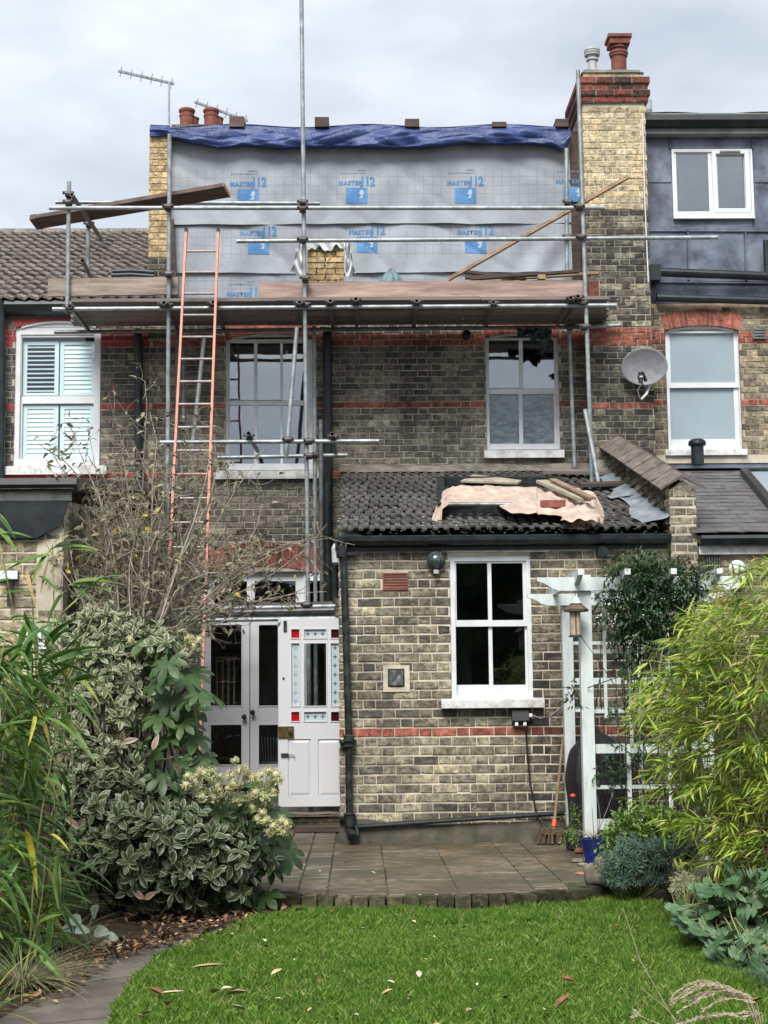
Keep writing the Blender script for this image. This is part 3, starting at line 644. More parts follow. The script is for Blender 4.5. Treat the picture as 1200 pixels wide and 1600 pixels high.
rw = [M['brick_breast'], M['brick_yellow'], M['brick_red']]
brickwork(core, lambda v: [(cx0, cx1)], zz0, ztopb, C2, (0, YB, 0), (1, 0, 0), (0, -1, 0), rw, ysel, nobj=298)
brickwork(core, lambda v: [(YB + .01, .75)] if v > 4.4 else [(YB + .01, 0)], zz0, ztopb, C2, (cx0, 0, 0), (0, 1, 0), (-1, 0, 0), rw, ysel, nobj=0)
brickwork(core, lambda v: [(YB + .01, .75)] if v > 4.4 else [(YB + .01, 0)], zz0, ztopb, C2, (cx1, 0, 0), (0, 1, 0), (1, 0, 0), rw, ysel, nobj=0)
b = MB(); heads = [(161, 151, .03), (151, 142, .055), (142, 132, .03), (132, 122, .055)]
for (pb, pt, o) in heads:
    za, zb2 = zq(pb), zq(pt); L0 = cx1 - cx0 + 2 * o; n = 4 if o > .04 else 5; L1 = L0 / n
    b.box(cx0 - o + .01, cx1 + o - .01, YB - o + .01, .75 + o - .01, za, zb2)
    for k in range(n):
        v_, f_ = brick_mesh_data(L1 - .01, zb2 - za - .008)
        m_ = MB(); m_.cr = random.random(); m_.add([(cx0 - o + L1 * (k + .5) + x, YB - o + y, (za + zb2) / 2 + z) for x, y, z in v_], f_); m_.build('brick', M['brick_corbel'], core)
    for sx, xx in ((-1, cx0 - o), (1, cx1 + o)):
        for k in range(4):
            L2 = (1.06 + 2 * o) / 4; y_ = YB - o + L2 * (k + .5)
            m_ = MB(); m_.cr = random.random(); m_.box(min(xx, xx - sx * .03), max(xx, xx - sx * .03), y_ - L2 / 2 + .006, y_ + L2 / 2 - .006, za + .004, zb2 - .004); m_.build('brick', M['brick_corbel'], core)
b.build('corbel_joints', M['mortar_dark'], ch)
b = MB(); b.box(cx0 + .02, cx1 - .02, YB + .02, .73, zq(122), zq(113)); b.build('brick_course', M['brick_yellow'], ch)
# mortar flaunching with soft edges
b = MB(); b.lathe(((cx0 + cx1) / 2, .22, zq(114)), [(.36, 0), (.37, .03), (.33, .07), (.2, .085)], 4)
b = MB()
def ffl(u, v):
    e_ = 1 - max(abs(u * 2 - 1), abs(v * 2 - 1)) ; return (cx0 + .0 + (cx1 - cx0) * u, YB + 1.06 * v, zq(113) + min(.075, e_ * .5) + .008 * math.sin(u * 13) * math.sin(v * 9))
b.grid(ffl, 16, 16); b.build('flaunching', M['mortar_fillet'], ch, smooth=True)
q = P(925.5, 104, -.05); s_ = 1 / 132
b = MB(); b.lathe(q, [(.055, -.1), (.055, .07), (.075, .075), (.075, .095), (.06, .1), (.06, .13), (.095, .135), (.095, .15), (.088, .152), (.098, .165), (.098, .18), (.088, .182), (.098, .195), (.095, .215), (.07, .23), (0.01, .235)], 20); b.build('metal_cowl', M['pot_pale'], ch)
q = P(967, 102, -.05); b = MB(); b.lathe(q, [(.095, -.1), (.095, .1), (.11, .105), (.11, .125), (.12, .14), (.115, .165), (.095, .17), (.095, .19), (.115, .2), (.115, .23), (.1, .235)], 18)
b.box(q.x - .125, q.x + .125, q.y - .125, q.y + .125, q.z + .235, q.z + .31); b.box(q.x - .145, q.x + .145, q.y - .145, q.y + .145, q.z + .31, q.z + .35); b.build('chimney_pot', M['terracotta'], ch)
q = P(1008, 168, .5); b = MB(); b.lathe(q, [(.07, -.1), (.09, -.05), (.09, .08), (.06, .12), (.01, .14)], 12); b.build('chimney_pot', M['pot_pale'], ch)
# ================================================================ RIGHT NEIGHBOUR
rn = thing('neighbouring_house', 'right hand neighbour with dark lead clad loft and red brick arch over its window', 'house', (4.6, 0, 0))
RX0, RX1 = XR + .3, 7.5; WD = (1041, 516, 1158, 703); rd = rect(*WD, 0)
archD = Arch(rd[0], rd[1], rd[3] - .0, .06, .2)
RX0 = cx1 - .12
rw_ = slab('rear_wall', RX0, RX1, 2.6, P(1100, 474, 0).z, .009, .22, [(rd[0], rd[1], rd[2], rd[3] + .05)], M['mortar_right'], rn)
zr = P(1180, 628, 0).z; rb_ = lambda v: abs(v - zr) < .04 or abs(v - zc(1180, 524) + .0) < .09
z0r = zr - .033 - 30 * C
while z0r < 2.62: z0r += C
brickwork(rw_, spans_with(RX0 + .005, 6.0, [rect_hole(*rd), archD.hole()]), z0r, P(1100, 476, 0).z, C, (0, 0, 0), (1, 0, 0), (0, -1, 0), [M['brick_right'], M['brick_red']], lambda u, v: 1 if rb_(v) else 0, nobj=290)
archD.build(rw_, -.004, M['brick_red'], M['mortar_right'], n=18)
window(rn, WD, [(1047, 520, 1147, 598), (1048, 606, 1148, 686)], 0, gmat='frost', sill=(1040, 702, 1168, 711), lowset=602, head=archD, label='frosted sash window under the red brick arch')
q = rect(1176, 512, 1197, 530, -.02); b = MB(); b.box(q[0], q[1], -.015, .02, q[2], q[3])
for k in range(4): z_ = q[2] + (q[3] - q[2]) * (k + .5) / 4; b.box(q[0] + .015, q[1] - .015, -.03, -.0152, z_ - .012, z_ + .008)
b.build('vent_grille', M['steel_dark'], rn)
# lead clad dormer
DX0 = P(1010, 330, .05).x; zt = P(1100, 205, .05).z; zb_ = P(1100, 474, .05).z
b = MB(); we = rect(1050, 234, 1176, 337, .05)
for a in [(DX0, we[0], zb_, zt), (we[1], RX1, zb_, zt), (we[0], we[1], we[3], zt), (we[0], we[1], zb_, we[2])]: b.box(a[0], a[1], .055, .1, a[2], a[3])
b.box(DX0, RX1, 1.5, 4, zb_, zt); dm = b.build('dormer', M['lead'], rn)
def leadp(x0, y0, x1, y1, o=.0):
    a = rect(x0, y0, x1, y1, .03); g = .006; b = MB()
    def f(u, v): return (a[0] + g + (a[1] - a[0] - 2 * g) * u, .045 - o - .006 * abs(noise2(u * 3 + x0, v * 2 + y0)), a[2] + g + (a[3] - a[2] - 2 * g) * v)
    b.grid(f, 12, 10); b.cr = random.random(); x, y = a[0], a[2]
    b.build('lead_panel', M['lead'], dm, smooth=True)
for t in [(1009, 208, 1049, 285), (1009, 286, 1049, 361), (1050, 206, 1176, 232), (1177, 208, 1215, 285), (1177, 286, 1215, 361), (1050, 340, 1176, 361), (1010, 362, 1074, 440), (1075, 362, 1164, 440), (1165, 362, 1225, 440), (1012, 441, 1088, 474), (1089, 441, 1210, 474)]: leadp(*t)
b = MB()
for px in (1075, 1165): 
    a = P(px, 363, .03); c_ = P(px + 1, 438, .03); b.tube([(a.x, .03, a.z), (c_.x, .03, c_.z)], .014, 6)
for px in (1047, 1176):
    a = P(px, 206, .03); c_ = P(px, 232, .03); b.tube([(a.x, .03, a.z), (c_.x, .03, c_.z)], .012, 6)
a = P(1010, 361, .03); c_ = P(1230, 362, .03); b.tube([(a.x, .03, a.z), (c_.x, .03, c_.z)], .012, 6); a = P(1012, 441, .03); c_ = P(1230, 443, .03); b.tube([(a.x, .03, a.z), (c_.x, .03, c_.z)], .012, 6)
b.build('lead_roll', M['lead'], dm)
we_, _, _ = window(rn, (1050, 234, 1176, 337), [(1057, 240, 1107, 331), (1121, 243, 1163, 326)], .05, rec=.02, wmat='upvc', gmat='glass_high', sill=(1053, 336, 1180, 341), border=.03, sillmat='upvc', label='white plastic two pane window in the lead clad loft')
b = MB(); a = rect(1113, 236, 1171, 333, .05); i_ = rect(1119, 241, 1164, 327, .05)
b.box(a[0], i_[0], .02, .05, a[2], a[3]); b.box(i_[1], a[1], .02, .05, a[2], a[3]); b.box(i_[0], i_[1], .02, .05, a[2], i_[2]); b.box(i_[0], i_[1], .02, .05, i_[3], a[3]); b.build('casement', M['upvc'], we_)
b = MB(); a = rect(1125, 235, 1157, 237, .0); b.box(a[0], a[1], .005, .03, a[2] - .005, a[3]); b.build('trickle_vent', M['steel_dark'], we_)
zf0, zf1, zf2, zf3 = [P(1100, p, -.15).z for p in (206, 198, 181, 175)]
b = MB(); b.box(DX0 - .02, RX1, -.1, .05, zf0, zf1); b.build('fascia', M['grey_fascia'], rn)
b = MB(); b.prismx([(-.2, zf2), (-.21, (zf1 + zf2) / 2), (-.16, zf1), (-.1, zf1), (-.1, zf2)], DX0 - .04, RX1); b.build('gutter', M['black_pvc'], rn)
b = MB(); b.grid(lambda u, v: (DX0 - .02 + (RX1 - DX0) * u, -.18 + 3 * v, zf2 + .03 + .03 * v + .012 * math.sin(u * 21)), 30, 3); b.box(DX0 - .02, RX1, -.18, -.1, zf2 + .002, zf2 + .025); b.build('flat_roof', M['felt'], rn)
def pipe(name, pts, r, m, parent, Y, n=12, **k):
    b = MB(); b.tube([P(x, y, Y if len(t) == 2 else t[2]) for t in pts for x, y in [t[:2]]], r, n); return b.build(name, m, parent, **k)
pp = pipe('waste_pipe', [(1026, 425), (1235, 433)], .055, M['black_pvc'], rn, -.12)
b = MB(); q = P(1023, 427, -.12); b.box(q.x - .1, q.x + .06, -.2, -.02, q.z - .1, q.z + .09); b.build('hopper', M['black_pvc'], rn)
pipe('waste_pipe', [(1026, 465), (1235, 471)], .05, M['black_pvc'], rn, -.1)
pipe('vent_pipe', [(1197, 376), (1199, 430)], .04, M['black_pvc'], rn, -.14)
pipe('coaxial_cable', [(1004, 180, -.36), (1007, 300, -.36), (1013, 440, -.36), (1015, 500, -.04), (1017, 560, -.04)], .009, M['cable_white'], rn, -.36, 5)
# satellite dish
sdh = thing('satellite_dish', 'grey oval satellite dish on the brickwork left of the frosted window', 'satellite dish', P(1007, 575, -.5))
c0 = P(1007, 573, -.52); rot = Matrix.Rotation(R_(-12), 3, 'Z') @ Matrix.Rotation(R_(90 + 14), 3, 'X'); b = MB(); prof = [(0, 0), (.08, .004), (.16, .017), (.24, .038), (.262, .047), (.268, .045), (.27, .038), (.24, .024), (.12, .0), (.0, -.012)]
n = 40; vs = []; fs = []
for (ra, h) in prof:
    for k in range(n): t = 2*math.pi*k/n; vs.append(c0 + rot @ Vector((ra*math.cos(t), ra*.82*math.sin(t), h - .04)))
for i in range(len(prof)-1):
    for k in range(n): fs.append((i*n+k, i*n+(k+1)%n, (i+1)*n+(k+1)%n, (i+1)*n+k))
b.add(vs, fs); b.build('reflector', M['dish'], sdh, smooth=True)
b = MB(); lnb = P(1001, 590, -.9); b.tube([P(1010, 606, -.55), P(1003, 600, -.8), lnb], .012, 8); b.tube([P(1010, 592, -.55), lnb], .008, 6)
b.build('feed_arm', M['black_iron'], sdh)
b = MB(); b.tube([lnb + Vector((0, 0, -.06)), lnb + Vector((.0, .0, .06))], .026, 10); b.tube([lnb + Vector((0.02, .0, .06)), lnb + Vector((.07, .05, -.03))], .02, 8); b.box(lnb.x - .03, lnb.x + .03, lnb.y - .03, lnb.y + .03, lnb.z - .02, lnb.z + .03); b.build('receiver', M['black_iron'], sdh)
b = MB(); b.box(lnb.x - .018, lnb.x + .018, lnb.y - .034, lnb.y - .031, lnb.z - .0, lnb.z + .014); b.build('sticker', M['cable_white'], sdh)
b = MB(); b.tube([P(1003, 600, -.85), P(996, 610, -.6), P(999, 620, -.5), P(1001, 624, -.45), P(1008, 616, -.4), P(1015, 600, -.35)], .007, 5); b.tube([P(1002, 624, -.45), P(1010, 616, -.42), P(1016, 602, -.4)], .013, 6); b.build('cable', M['cable_white'], sdh)
b = MB(); b.tube([c0 + Vector((0, .05, 0)), c0 + Vector((0, .2, -.05)), (c0.x, YB, c0.z - .05)], .018, 8); b.build('bracket', M['steel_dark'], sdh)
# ================================================================ REAR EXTENSION
ext = thing('rear_extension', 'single storey yellow brick extension with dark tiled lean-to roof', 'extension', (1.4, YE / 2, 0))
EX0, EX1 = P(530, 1100, YE).x, P(1046, 900, YE).x
CE = .0862; WC = (704, 868, 831, 1094); rc = rect(*WC, YE)
zemax = P(780, 856, YE).z
ew = slab('front_wall', EX0 + .009, EX1, .0, zemax, YE + .01, .22, [(rc[0], rc[1], rc[2], rc[3])], M['mortar_ext'], ext)
zbe = P(650, 1144, YE).z; z0e = zbe - .035 - 12 * CE
while z0e < .1: z0e += CE
xsoot = P(835, 1150, YE).x
def esoot(u, v): return .6 * min(1, max(0, (u - xsoot) * 2.5 + .3)) * (1 if v < 1.75 else .15) if u > xsoot - .12 else (.16 if .2 < v < .5 or (1.0 < v < 1.25) else .04)
M['brick_sooty'] = brick_mat('sooty_brick', [(0, (.06, .057, .053)), (.6, (.095, .088, .078)), (1, (.13, .12, .10))], soot=.6, spk=.5)
hc = rect_hole(rc[0], rc[1], rc[2], rc[3]); ga = rect(598, 895, 637, 922, YE); gb = rect(602, 1043, 635, 1076, YE); lint = rect(690, 857, 858, 866, YE)
brickwork(ew, spans_with(EX0, EX1, [hc, rect_hole(*ga), rect_hole(*gb), rect_hole(*lint)]), z0e, zemax, CE, (0, YE, 0), (1, 0, 0), (0, -1, 0), [M['brick_ext'], M['brick_red'], M['brick_sooty']], lambda u, v: 1 if abs(v - zbe) < .04 else (2 if random.random() < esoot(u, v) else 0), nobj=300, H=.0695)
sw = slab('side_wall', 0, 1, 0, 1, 50, .1, [], M['mortar_ext'], None); bpy.data.objects.remove(sw)
b = MB()
for (y0, y1, z0, z1) in ((YE + .02, -2.05, 0, 2.85), (-1.2, 0, 0, 2.9), (-2.05, -1.2, 2.15, 2.9), (-2.05, -1.2, 0, .19)): b.box(EX0 + .01, EX0 + .22, y0, y1, z0, z1)
b.prismx([(YE + .02, 2.85), (0, 2.9), (0, 3.95)], EX0 + .01, EX0 + .22)
sw = b.build('side_wall', M['mortar_ext'], ext)
def sspan(v):
    lim = YE + .02 + max(0, (v - 2.85) / 1.1) * 3.74
    if .19 < v < 2.15: return [(YE + .012, -2.05), (-1.2, 0)]
    return [(max(YE + .012, lim), 0)] if lim < -.3 else []
brickwork(sw, sspan, z0e, 3.9, CE, (EX0, 0, 0), (0, 1, 0), (-1, 0, 0), [M['brick_ext'], M['brick_red']], lambda u, v: 1 if abs(v - zbe) < .04 else 0, nobj=0, H=.0695)
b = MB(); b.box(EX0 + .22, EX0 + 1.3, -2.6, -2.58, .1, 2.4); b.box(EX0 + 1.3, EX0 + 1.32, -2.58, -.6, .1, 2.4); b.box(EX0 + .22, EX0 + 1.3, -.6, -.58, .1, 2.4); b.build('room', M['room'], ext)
# render plinth (uneven top)
b = MB(); a0 = P(548, 1284, YE).z
pl = [(EX0 - .01, -.02), (EX0 - .01, .235)] + [(EX0 + (EX1 - EX0) * k / 12, [.225, .22, .17, .165, .165, .17, .165, .19, .2, .23, .2, .2, .2][k]) for k in range(13)] + [(EX1, -.02)]
b.prism(pl, YE - .035, YE + .02); b.build('render_plinth', M['render'], ext)
b = MB(); b.box(lint[0], lint[1], YE - .004, YE + .1, lint[2] + .02, lint[3]); b.build('lintel', M['white_worn'], ext)
window(ext, WC, [(713, 880, 762, 969), (768, 880, 817, 969), (713, 979, 764, 1070), (770, 979, 821, 1070)], YE, rec=.055, gmat='glass_low', sill=(690, 1094, 851, 1106), lowset=974, border=.045, label='large white sash window beside the bulkhead lamp', sillout=.1)
# terracotta air brick
b = MB(); b.box(ga[0], ga[1], YE + .02, YE + .05, ga[2], ga[3]); e_ = .014
b.box(ga[0], ga[0] + e_, YE - .008, YE + .02, ga[2], ga[3]); b.box(ga[1] - e_, ga[1], YE - .008, YE + .02, ga[2], ga[3]); b.box(ga[0] + e_, ga[1] - e_, YE - .008, YE + .02, ga[2], ga[2] + e_); b.box(ga[0] + e_, ga[1] - e_, YE - .008, YE + .02, ga[3] - e_, ga[3])
ab = b.build('air_brick', M['terracotta'], ext)
for k in range(5):
    z_ = ga[2] + e_ + (ga[3] - ga[2] - 2 * e_) * (k + .5) / 5; b = MB(); b.prismx([(YE - .004, z_ - .009), (YE - .004, z_ - .004), (YE + .018, z_ + .009), (YE + .018, z_ + .004)], ga[0] + e_, ga[1] - e_); b.build('slat', M['terracotta'], ab)
# small glass block vent
b = MB(); b.box(gb[0] - .02, gb[1] + .03, YE - .012, YE + .05, gb[2] - .03, gb[3] + .02); fr = b.build('vent_frame', M['mortar_ext'], ext)
b = MB(); g_ = rect(606, 1045, 632, 1073, YE); b.box(g_[0], g_[1], YE - .016, YE - .0125, g_[2], g_[3]); b.build('vent_rim', M['black_iron'], fr)
b = MB(); b.grid(lambda u, v: (g_[0] + .012 + (g_[1] - g_[0] - .024) * u, YE - .022 - .012 * abs(math.sin(3.2 * (u + v) + 1.5 * math.sin(6 * u))), g_[2] + .012 + (g_[3] - g_[2] - .024) * v), 14, 14); b.build('ribbed_glass', M['steel_dark'], fr, smooth=True)
# roof
ZE, ZT = P(780, 829, YE - .1).z, P(700, 738, 0).z; sl = math.atan2(ZT - ZE, -(YE - .1)); Ls = math.hypot(ZT - ZE, YE - .1)
RXa, RXb = P(527, 830, YE - .1).x, 2.93
sv = Vector((0, math.cos(sl), math.sin(sl))); nv = Vector((0, -math.sin(sl), math.cos(sl)))
b = MB(); b.prismx([(YE - .06, ZE - .06), (0, ZT - .06), (0, ZT - .11), (YE - .06, ZE - .11)], RXa + .03, RXb); roof = b.build('roof', M['timber_dark'], ext)
def tile_mesh(name, w_, L, m, rolls, rh=.02, th=.016, lift=.022, seg=None):
    prof = []
    for k in range(rolls):
        x = -w_ / 2 + w_ / rolls * k; p = w_ / rolls
        prof += [(x, 0), (x + p * .4, 0), (x + p * .47, rh), (x + p * .93, rh), (x + p * .99, 0)]
    v = []; f = []
    for (x, h) in prof: v += [(x, 0, h + lift), (x, L, h + .002), (x, 0, h + lift - th)]
    for i in range(len(prof) - 1): a = i * 3; f += [(a, a + 3, a + 4, a + 1), (a + 2, a + 5, a + 3, a)]
    n_ = len(prof); f += [(0, 1, 2), ((n_-1)*3 + 2, (n_-1)*3 + 1, (n_-1)*3)]
    return mk_mesh(name, v, f, m)
tm = [tile_mesh('tile', .297, .40, M['tile_dark'], 3, .02 + .002 * k, .018, .026) for k in range(3)]
nr = 12; gauge = Ls / nr; e0 = Vector((0, YE - .1, ZE)); nc = int((RXb - RXa) / .3) + 1
for r in range(nr):
    off = (r % 3) * .012
    for c_ in range(nc + 1):
        x = RXa + .15 + c_ * .3 + off
        if x + .15 > RXb + .1 or x < RXa + .02: continue
        p = e0 + sv * (gauge * r) + nv * random.uniform(-.003, .005); p.x = x + random.uniform(-.004, .004)
        link('tile', random.choice(tm), p, roof, Euler((sl + random.gauss(0, .008), random.gauss(0, .01), random.gauss(0, .008))))
b = MB()
def ffil(u, v):
    x = RXa - .02 + (2.95 - RXa) * u; return (x, -.17 * (1 - v) - .01 + .012 * math.sin(x * 9) * (1 - v), ZT - .035 + .02 + .11 * v + .012 * math.sin(x * 5.3) * v)
b.grid(ffil, 60, 4); b.build('cement_fillet', M['mortar_fillet'], ext, smooth=True)
# moss tufts in the gutter and on tiles
b = MB()
for k in range(125):
    if k < 110: x = random.uniform(RXa, RXb); p = Vector((x, YE - .13 + random.uniform(-.03, .03), ZE - .0 + random.uniform(-.035, .01)))
    else: t = random.uniform(0, .5); p = e0 + sv * t; p.x = random.choice([P(690, 800, YE + .5).x, P(720, 800, YE + .5).x, RXa + .03]) + random.gauss(0, .05); p.z += .04
    s_ = random.uniform(.003, .009); b.cr = random.random(); b.obox(p, (s_, 0, s_ * .3), (0, s_, 0), (-s_ * .3, 0, s_ * .6))
M['moss'] = mat('moss', (.035, .06, .03), .95, .4, 30, .8, 80, rv=.4); M['lichen'] = mat('pale_lichen', (.3, .32, .29), .95, .3, 30, .5, 80)
b.build('moss', M['moss'], ext, kind='stuff')
b = MB()
for k in range(70):
    t = random.uniform(.0, .8) ** 1.5 * (3 if random.random() < .25 else 1); p = e0 + sv * t + nv * .05; p.x = random.uniform(RXa, RXb - .1); s_ = random.uniform(.003, .009); b.obox(p, (s_ * 1.6, 0, 0), sv * s_, nv * .003)
b.build('lichen_flecks', M['lichen'], ext, kind='stuff')
gz0, gz1 = P(780, 857, YE - .1).z, P(780, 836, YE - .15).z
b = MB(); b.box(EX0 - .03, EX1 - .01, YE - .03, YE + .0, gz0 - .005, gz1 + .01); b.build('fascia', M['black_pvc'], ext)
gp = [(YE - .03, gz1), (YE - .15, gz1 + .004), (YE - .162, gz1 - .004), (YE - .158, gz1 - .045), (YE - .13, gz1 - .075), (YE - .09, gz1 - .085), (YE - .05, gz1 - .07), (YE - .03, gz1 - .05)]
b = MB(); b.prismx(gp, RXa + .0, EX1 + .0); gt = b.build('gutter', M['black_pvc'], ext)
for px in (667, 900):
    x = P(px, 845, YE - .15).x; b = MB(); b.prismx([(y - .008 if y < YE - .05 else y, z - .008) for y, z in gp], x - .025, x + .025); b.build('gutter_bracket', M['black_pvc'], gt)
# corner downpipe
pts = [P(533, 853, YE - .1), P(537, 880, YE - .09), P(541, 1000, YE - .09), P(545, 1150, YE - .09), P(546, 1285, YE - .09)]
b = MB(); b.tube(pts, .034, 14); dp = b.build('downpipe', M['black_iron'], ext)
for (px, py, h, rr) in ((534, 862, .06, .052), (545, 1154, .035, .05), (545, 1166, .012, .056), (546, 1283, .06, .05), (546, 1272, .012, .058)):
    q = P(px, py, YE - .09); b = MB(); b.lathe(q - Vector((0, 0, h)), [(rr * .8, 0), (rr, .01), (rr, 2 * h - .01), (rr * .8, 2 * h)], 16); b.build('pipe_collar', M['black_iron'], dp)
for py in (866, 1158, 1278):
    q = P(544, py, YE - .05); b = MB(); b.box(q.x - .085, q.x + .075, YE - .1, YE - .005, q.z - .014, q.z + .014); b.build('pipe_bracket', M['black_iron'], dp)
b = MB(); b.tube([P(546, 1284, YE - .09), P(546, 1294, YE - .09), P(547, 1300, YE - .11), P(551, 1307, YE - .2)], .038, 12); b.tube([P(551, 1303, YE - .2), P(551, 1309, YE - .24)], .045, 12); b.build('pipe_shoe', M['black_iron'], dp)
b = MB(); b.tube([P(556, 1290, YE - .09), P(559, 1304, YE - .11), P(553, 1311, YE - .14), P(545, 1308, YE - .16)], .022, 10); b.tube([P(556, 1292, YE - .07), P(700, 1282, YE - .07), P(888, 1270, YE - .07)], .022, 12)
b.build('waste_pipe', M['black_pvc'], ext)
# short black waste pipe at the right, under the gutter
b = MB(); b.tube([P(940, 862, YE - .02), P(940, 866, YE - .09), P(960, 871, YE - .09), P(1010, 877, YE - .09)], .034, 12); q = P(940, 863, YE - .05); b.tube([(q.x, YE, q.z), (q.x, YE - .13, q.z)], .05, 14); b.build('waste_pipe', M['black_pvc'], ext)
# white overflow bulge by the corner
b = MB(); q = P(526, 866, YE + .3); b.lathe(q - Vector((0, 0, .1)), [(.02, 0), (.045, .02), (.05, .16), (.03, .2)], 12); b.build('pipe_boss', M['pot_pale'], ext)
b = MB(); p = P(518, 870, YE + .6); b.tube([P(524, 880, YE + .5), P(524, 935, YE + .5)], .034, 12); b.build('downpipe', M['black_pvc'], ext)
# ---- parapet wall between the two extensions
par = thing('parapet_wall', 'stepped brick parapet wall with grey coping tiles between the two extension roofs', 'wall', (3.06, YE / 2, 2.6))
PX0, PX1 = P(1047, 830, YE - .05).x, P(1090, 830, YE - .05).x; YP = YE - .05
zf = P(1068, 752, YP).z - .06; zbk = P(985, 690, 0).z - .05
b = MB(); b.prismx([(YP + .008, 2.3), (YP + .008, zf - .02), (-.1, zbk - .02), (-.1, 2.3)], PX0 + .008, PX1 - .008); pc = b.build('core', M['mortar_ext'], par)
brickwork(pc, lambda v: [(PX0, PX1)], 2.32, zf - .02, .0862, (0, YP, 0), (1, 0, 0), (0, -1, 0), [M['brick_ext']], nobj=60, H=.062)
def pspan(v):
    yr = (v - ZE) / (ZT - ZE) * (-(YE - .1)) + (YE - .1); yc = YP + (v - zf) / (zbk - zf) * (-.1 - YP)
    a, b_ = max(YP + .01, yc), min(-.31, yr); return [(a, b_)] if b_ > a else []
brickwork(pc, pspan, 2.32, zbk, .0862, (PX0, 0, 0), (0, 1, 0), (-1, 0, 0), [M['brick_ext']], nobj=120, H=.062)
b = MB(); b.prism([(PX0 - .0, zf - .03), (PX1, zf - .03), ((PX0 + PX1) / 2, zf + .075)], YP + .005, YP + .06); b.build('gable_end', M['brick_ext'], par)
tilt = math.atan2(zbk - zf, -.1 - YP); cv = Vector((0, math.cos(tilt), math.sin(tilt))); Lc = (-.1 - YP) / math.cos(tilt); nt_ = 8
for side in (-1, 1):
    for k in range(nt_):
        l = Lc / nt_; xm = (PX0 + PX1) / 2; cpt = Vector((xm, YP - .03, zf)) + cv * (l * (k + .5)); roll = R_(27) * -side * -1
        half = .118; du = Vector((side * math.cos(R_(30)), 0, -math.sin(R_(30)))); nn = du.cross(cv) * (-side); nn.normalize()
        if nn.z < 0: nn = -nn
        cc = cpt + Vector((0, 0, .095)) + du * half + nn * (random.uniform(-.003, .006) + .012 - .0)
        tlt = cv + nn * -.025
        b = MB(); b.cr = random.random(); b.obox(cc, du * half * 1.08, tlt * (l / 2 + .012), nn * .011); b.build('coping_tile', M['coping'], par)
# lead flashing sheets on the roof at the foot of the parapet
fl = [( -.45, -1.45), (-1.25, -2.35), (-2.1, -3.8)]
for i, (ya, yb_) in enumerate(fl):
    b = MB()
    def ff(u, v, ya=ya, yb_=yb_, i=i):
        y = ya + (yb_ - ya) * v; x = PX0 + .005 - (.24 + .05 * math.sin(v * 8 + i) + (.05 if v > .8 else 0)) * u; z = ZT + (y) * (ZT - ZE) / (3.84) + .056 + .075 * (1 - u) ** 2 + .01 * math.sin(v * 17 + u * 5) + (2 - i) * -.004
        return (x, y, z)
    b.grid(ff, 8, 22); b.build('lead_flashing', M['lead_pale'], ext, smooth=True)
# planks along the roof near the scaffold foot
# ---- right neighbour's extension with slate roof
ne = thing('neighbouring_extension', 'neighbouring brick extension with grey slate roof and white fascia board', 'extension', (4.8, YE / 2, 0))
za, zb2 = P(1150, 832, YE - .1).z, P(1150, 735, -.3).z; NX1 = 7.2
b = MB(); b.prismx([(YE - .08, za - .03), (-.0, zb2 - .0), (-.0, zb2 - .08), (YE - .08, za - .1)], PX1, NX1); nroof = b.build('roof', M['timber_dark'], ne)
s2 = math.atan2(zb2 - za, 3.54); Ls2 = math.hypot(zb2 - za, 3.54); sv2 = Vector((0, math.cos(s2), math.sin(s2))); nv2 = Vector((0, -math.sin(s2), math.cos(s2)))
sm = []
for k in range(4):
    w_ = .247; v = [(-w_/2, 0, .012), (w_/2, 0, .012), (w_/2, .42, -.002), (-w_/2, .42, -.002), (-w_/2, 0, .002), (w_/2, 0, .002), (w_/2, .42, -.008), (-w_/2, .42, -.008)]
    v = [(x + random.uniform(-.003, .003), y + random.uniform(-.006, .006), z) for x, y, z in v]
    sm.append(mk_mesh('slate', v, [(0,1,2,3), (4,7,6,5), (0,4,5,1), (1,5,6,2), (3,2,6,7), (0,3,7,4)], M['slate']))
nr2 = 17; g2 = Ls2 / nr2
for r in range(nr2):
    for c_ in range(11):
        x = PX1 + .06 + c_ * .251 + (.125 if r % 2 else 0)
        if x > 5.9: continue
        p = Vector((x, YE - .1, za)) + sv2 * g2 * r + nv2 * random.uniform(0, .004)
        link('slate', random.choice(sm), p, nroof, Euler((s2, random.gauss(0, .004), random.gauss(0, .004))))
b = MB(); b.grid(lambda u, v: (PX1 - .05 + 4 * u, -.42 * (1 - v), zb2 + .012 + .0 + .08 * v + .3 * (1 if False else 0) * v), 20, 4); b.box(PX1 - .1, NX1, -.012, .005, zb2 - .05, zb2 + .14); b.build('lead_flashing', M['lead'], ne)
b = MB(); b.box(cx1 - .1, NX1, -.03, .01, zb2 + .13, P(1150, 711, 0).z); b.build('cement_fillet', M['mortar_ext'], ne)
b = MB(); g_ = rect(1088, 836, 1200, 851, YE - .15); b.prismx([(YE - .0, g_[3]), (YE - .15, g_[3]), (YE - .16, g_[3] - .03), (YE - .12, g_[2]), (YE, g_[2])], PX1 + .01, NX1); b.build('gutter', M['black_pvc'], ne)
g2_ = rect(1090, 850, 1200, 866, YE - .03); b = MB(); b.box(PX1 + .01, NX1, YE - .04, YE + .02, g2_[2], g2_[3]); b.build('fascia_board', M['white_worn'], ne)
zn = g2_[2] + .02; nw = slab('front_wall', PX1 - .12, 6.5, 0, zn, YE + .03, .2, [], M['mortar_right'], ne)
brickwork(nw, lambda v: [(PX1 - .1, 5.6)], z0e, zn, CE, (0, YE + .02, 0), (1, 0, 0), (0, -1, 0), [M['brick_right']], nobj=120, H=.0695)
b = MB(); b.box(PX0 + .01, PX1, YE - .02, YE + .2, 0, 2.32); pr_ = b.build('party_pier', M['mortar_right'], ne)
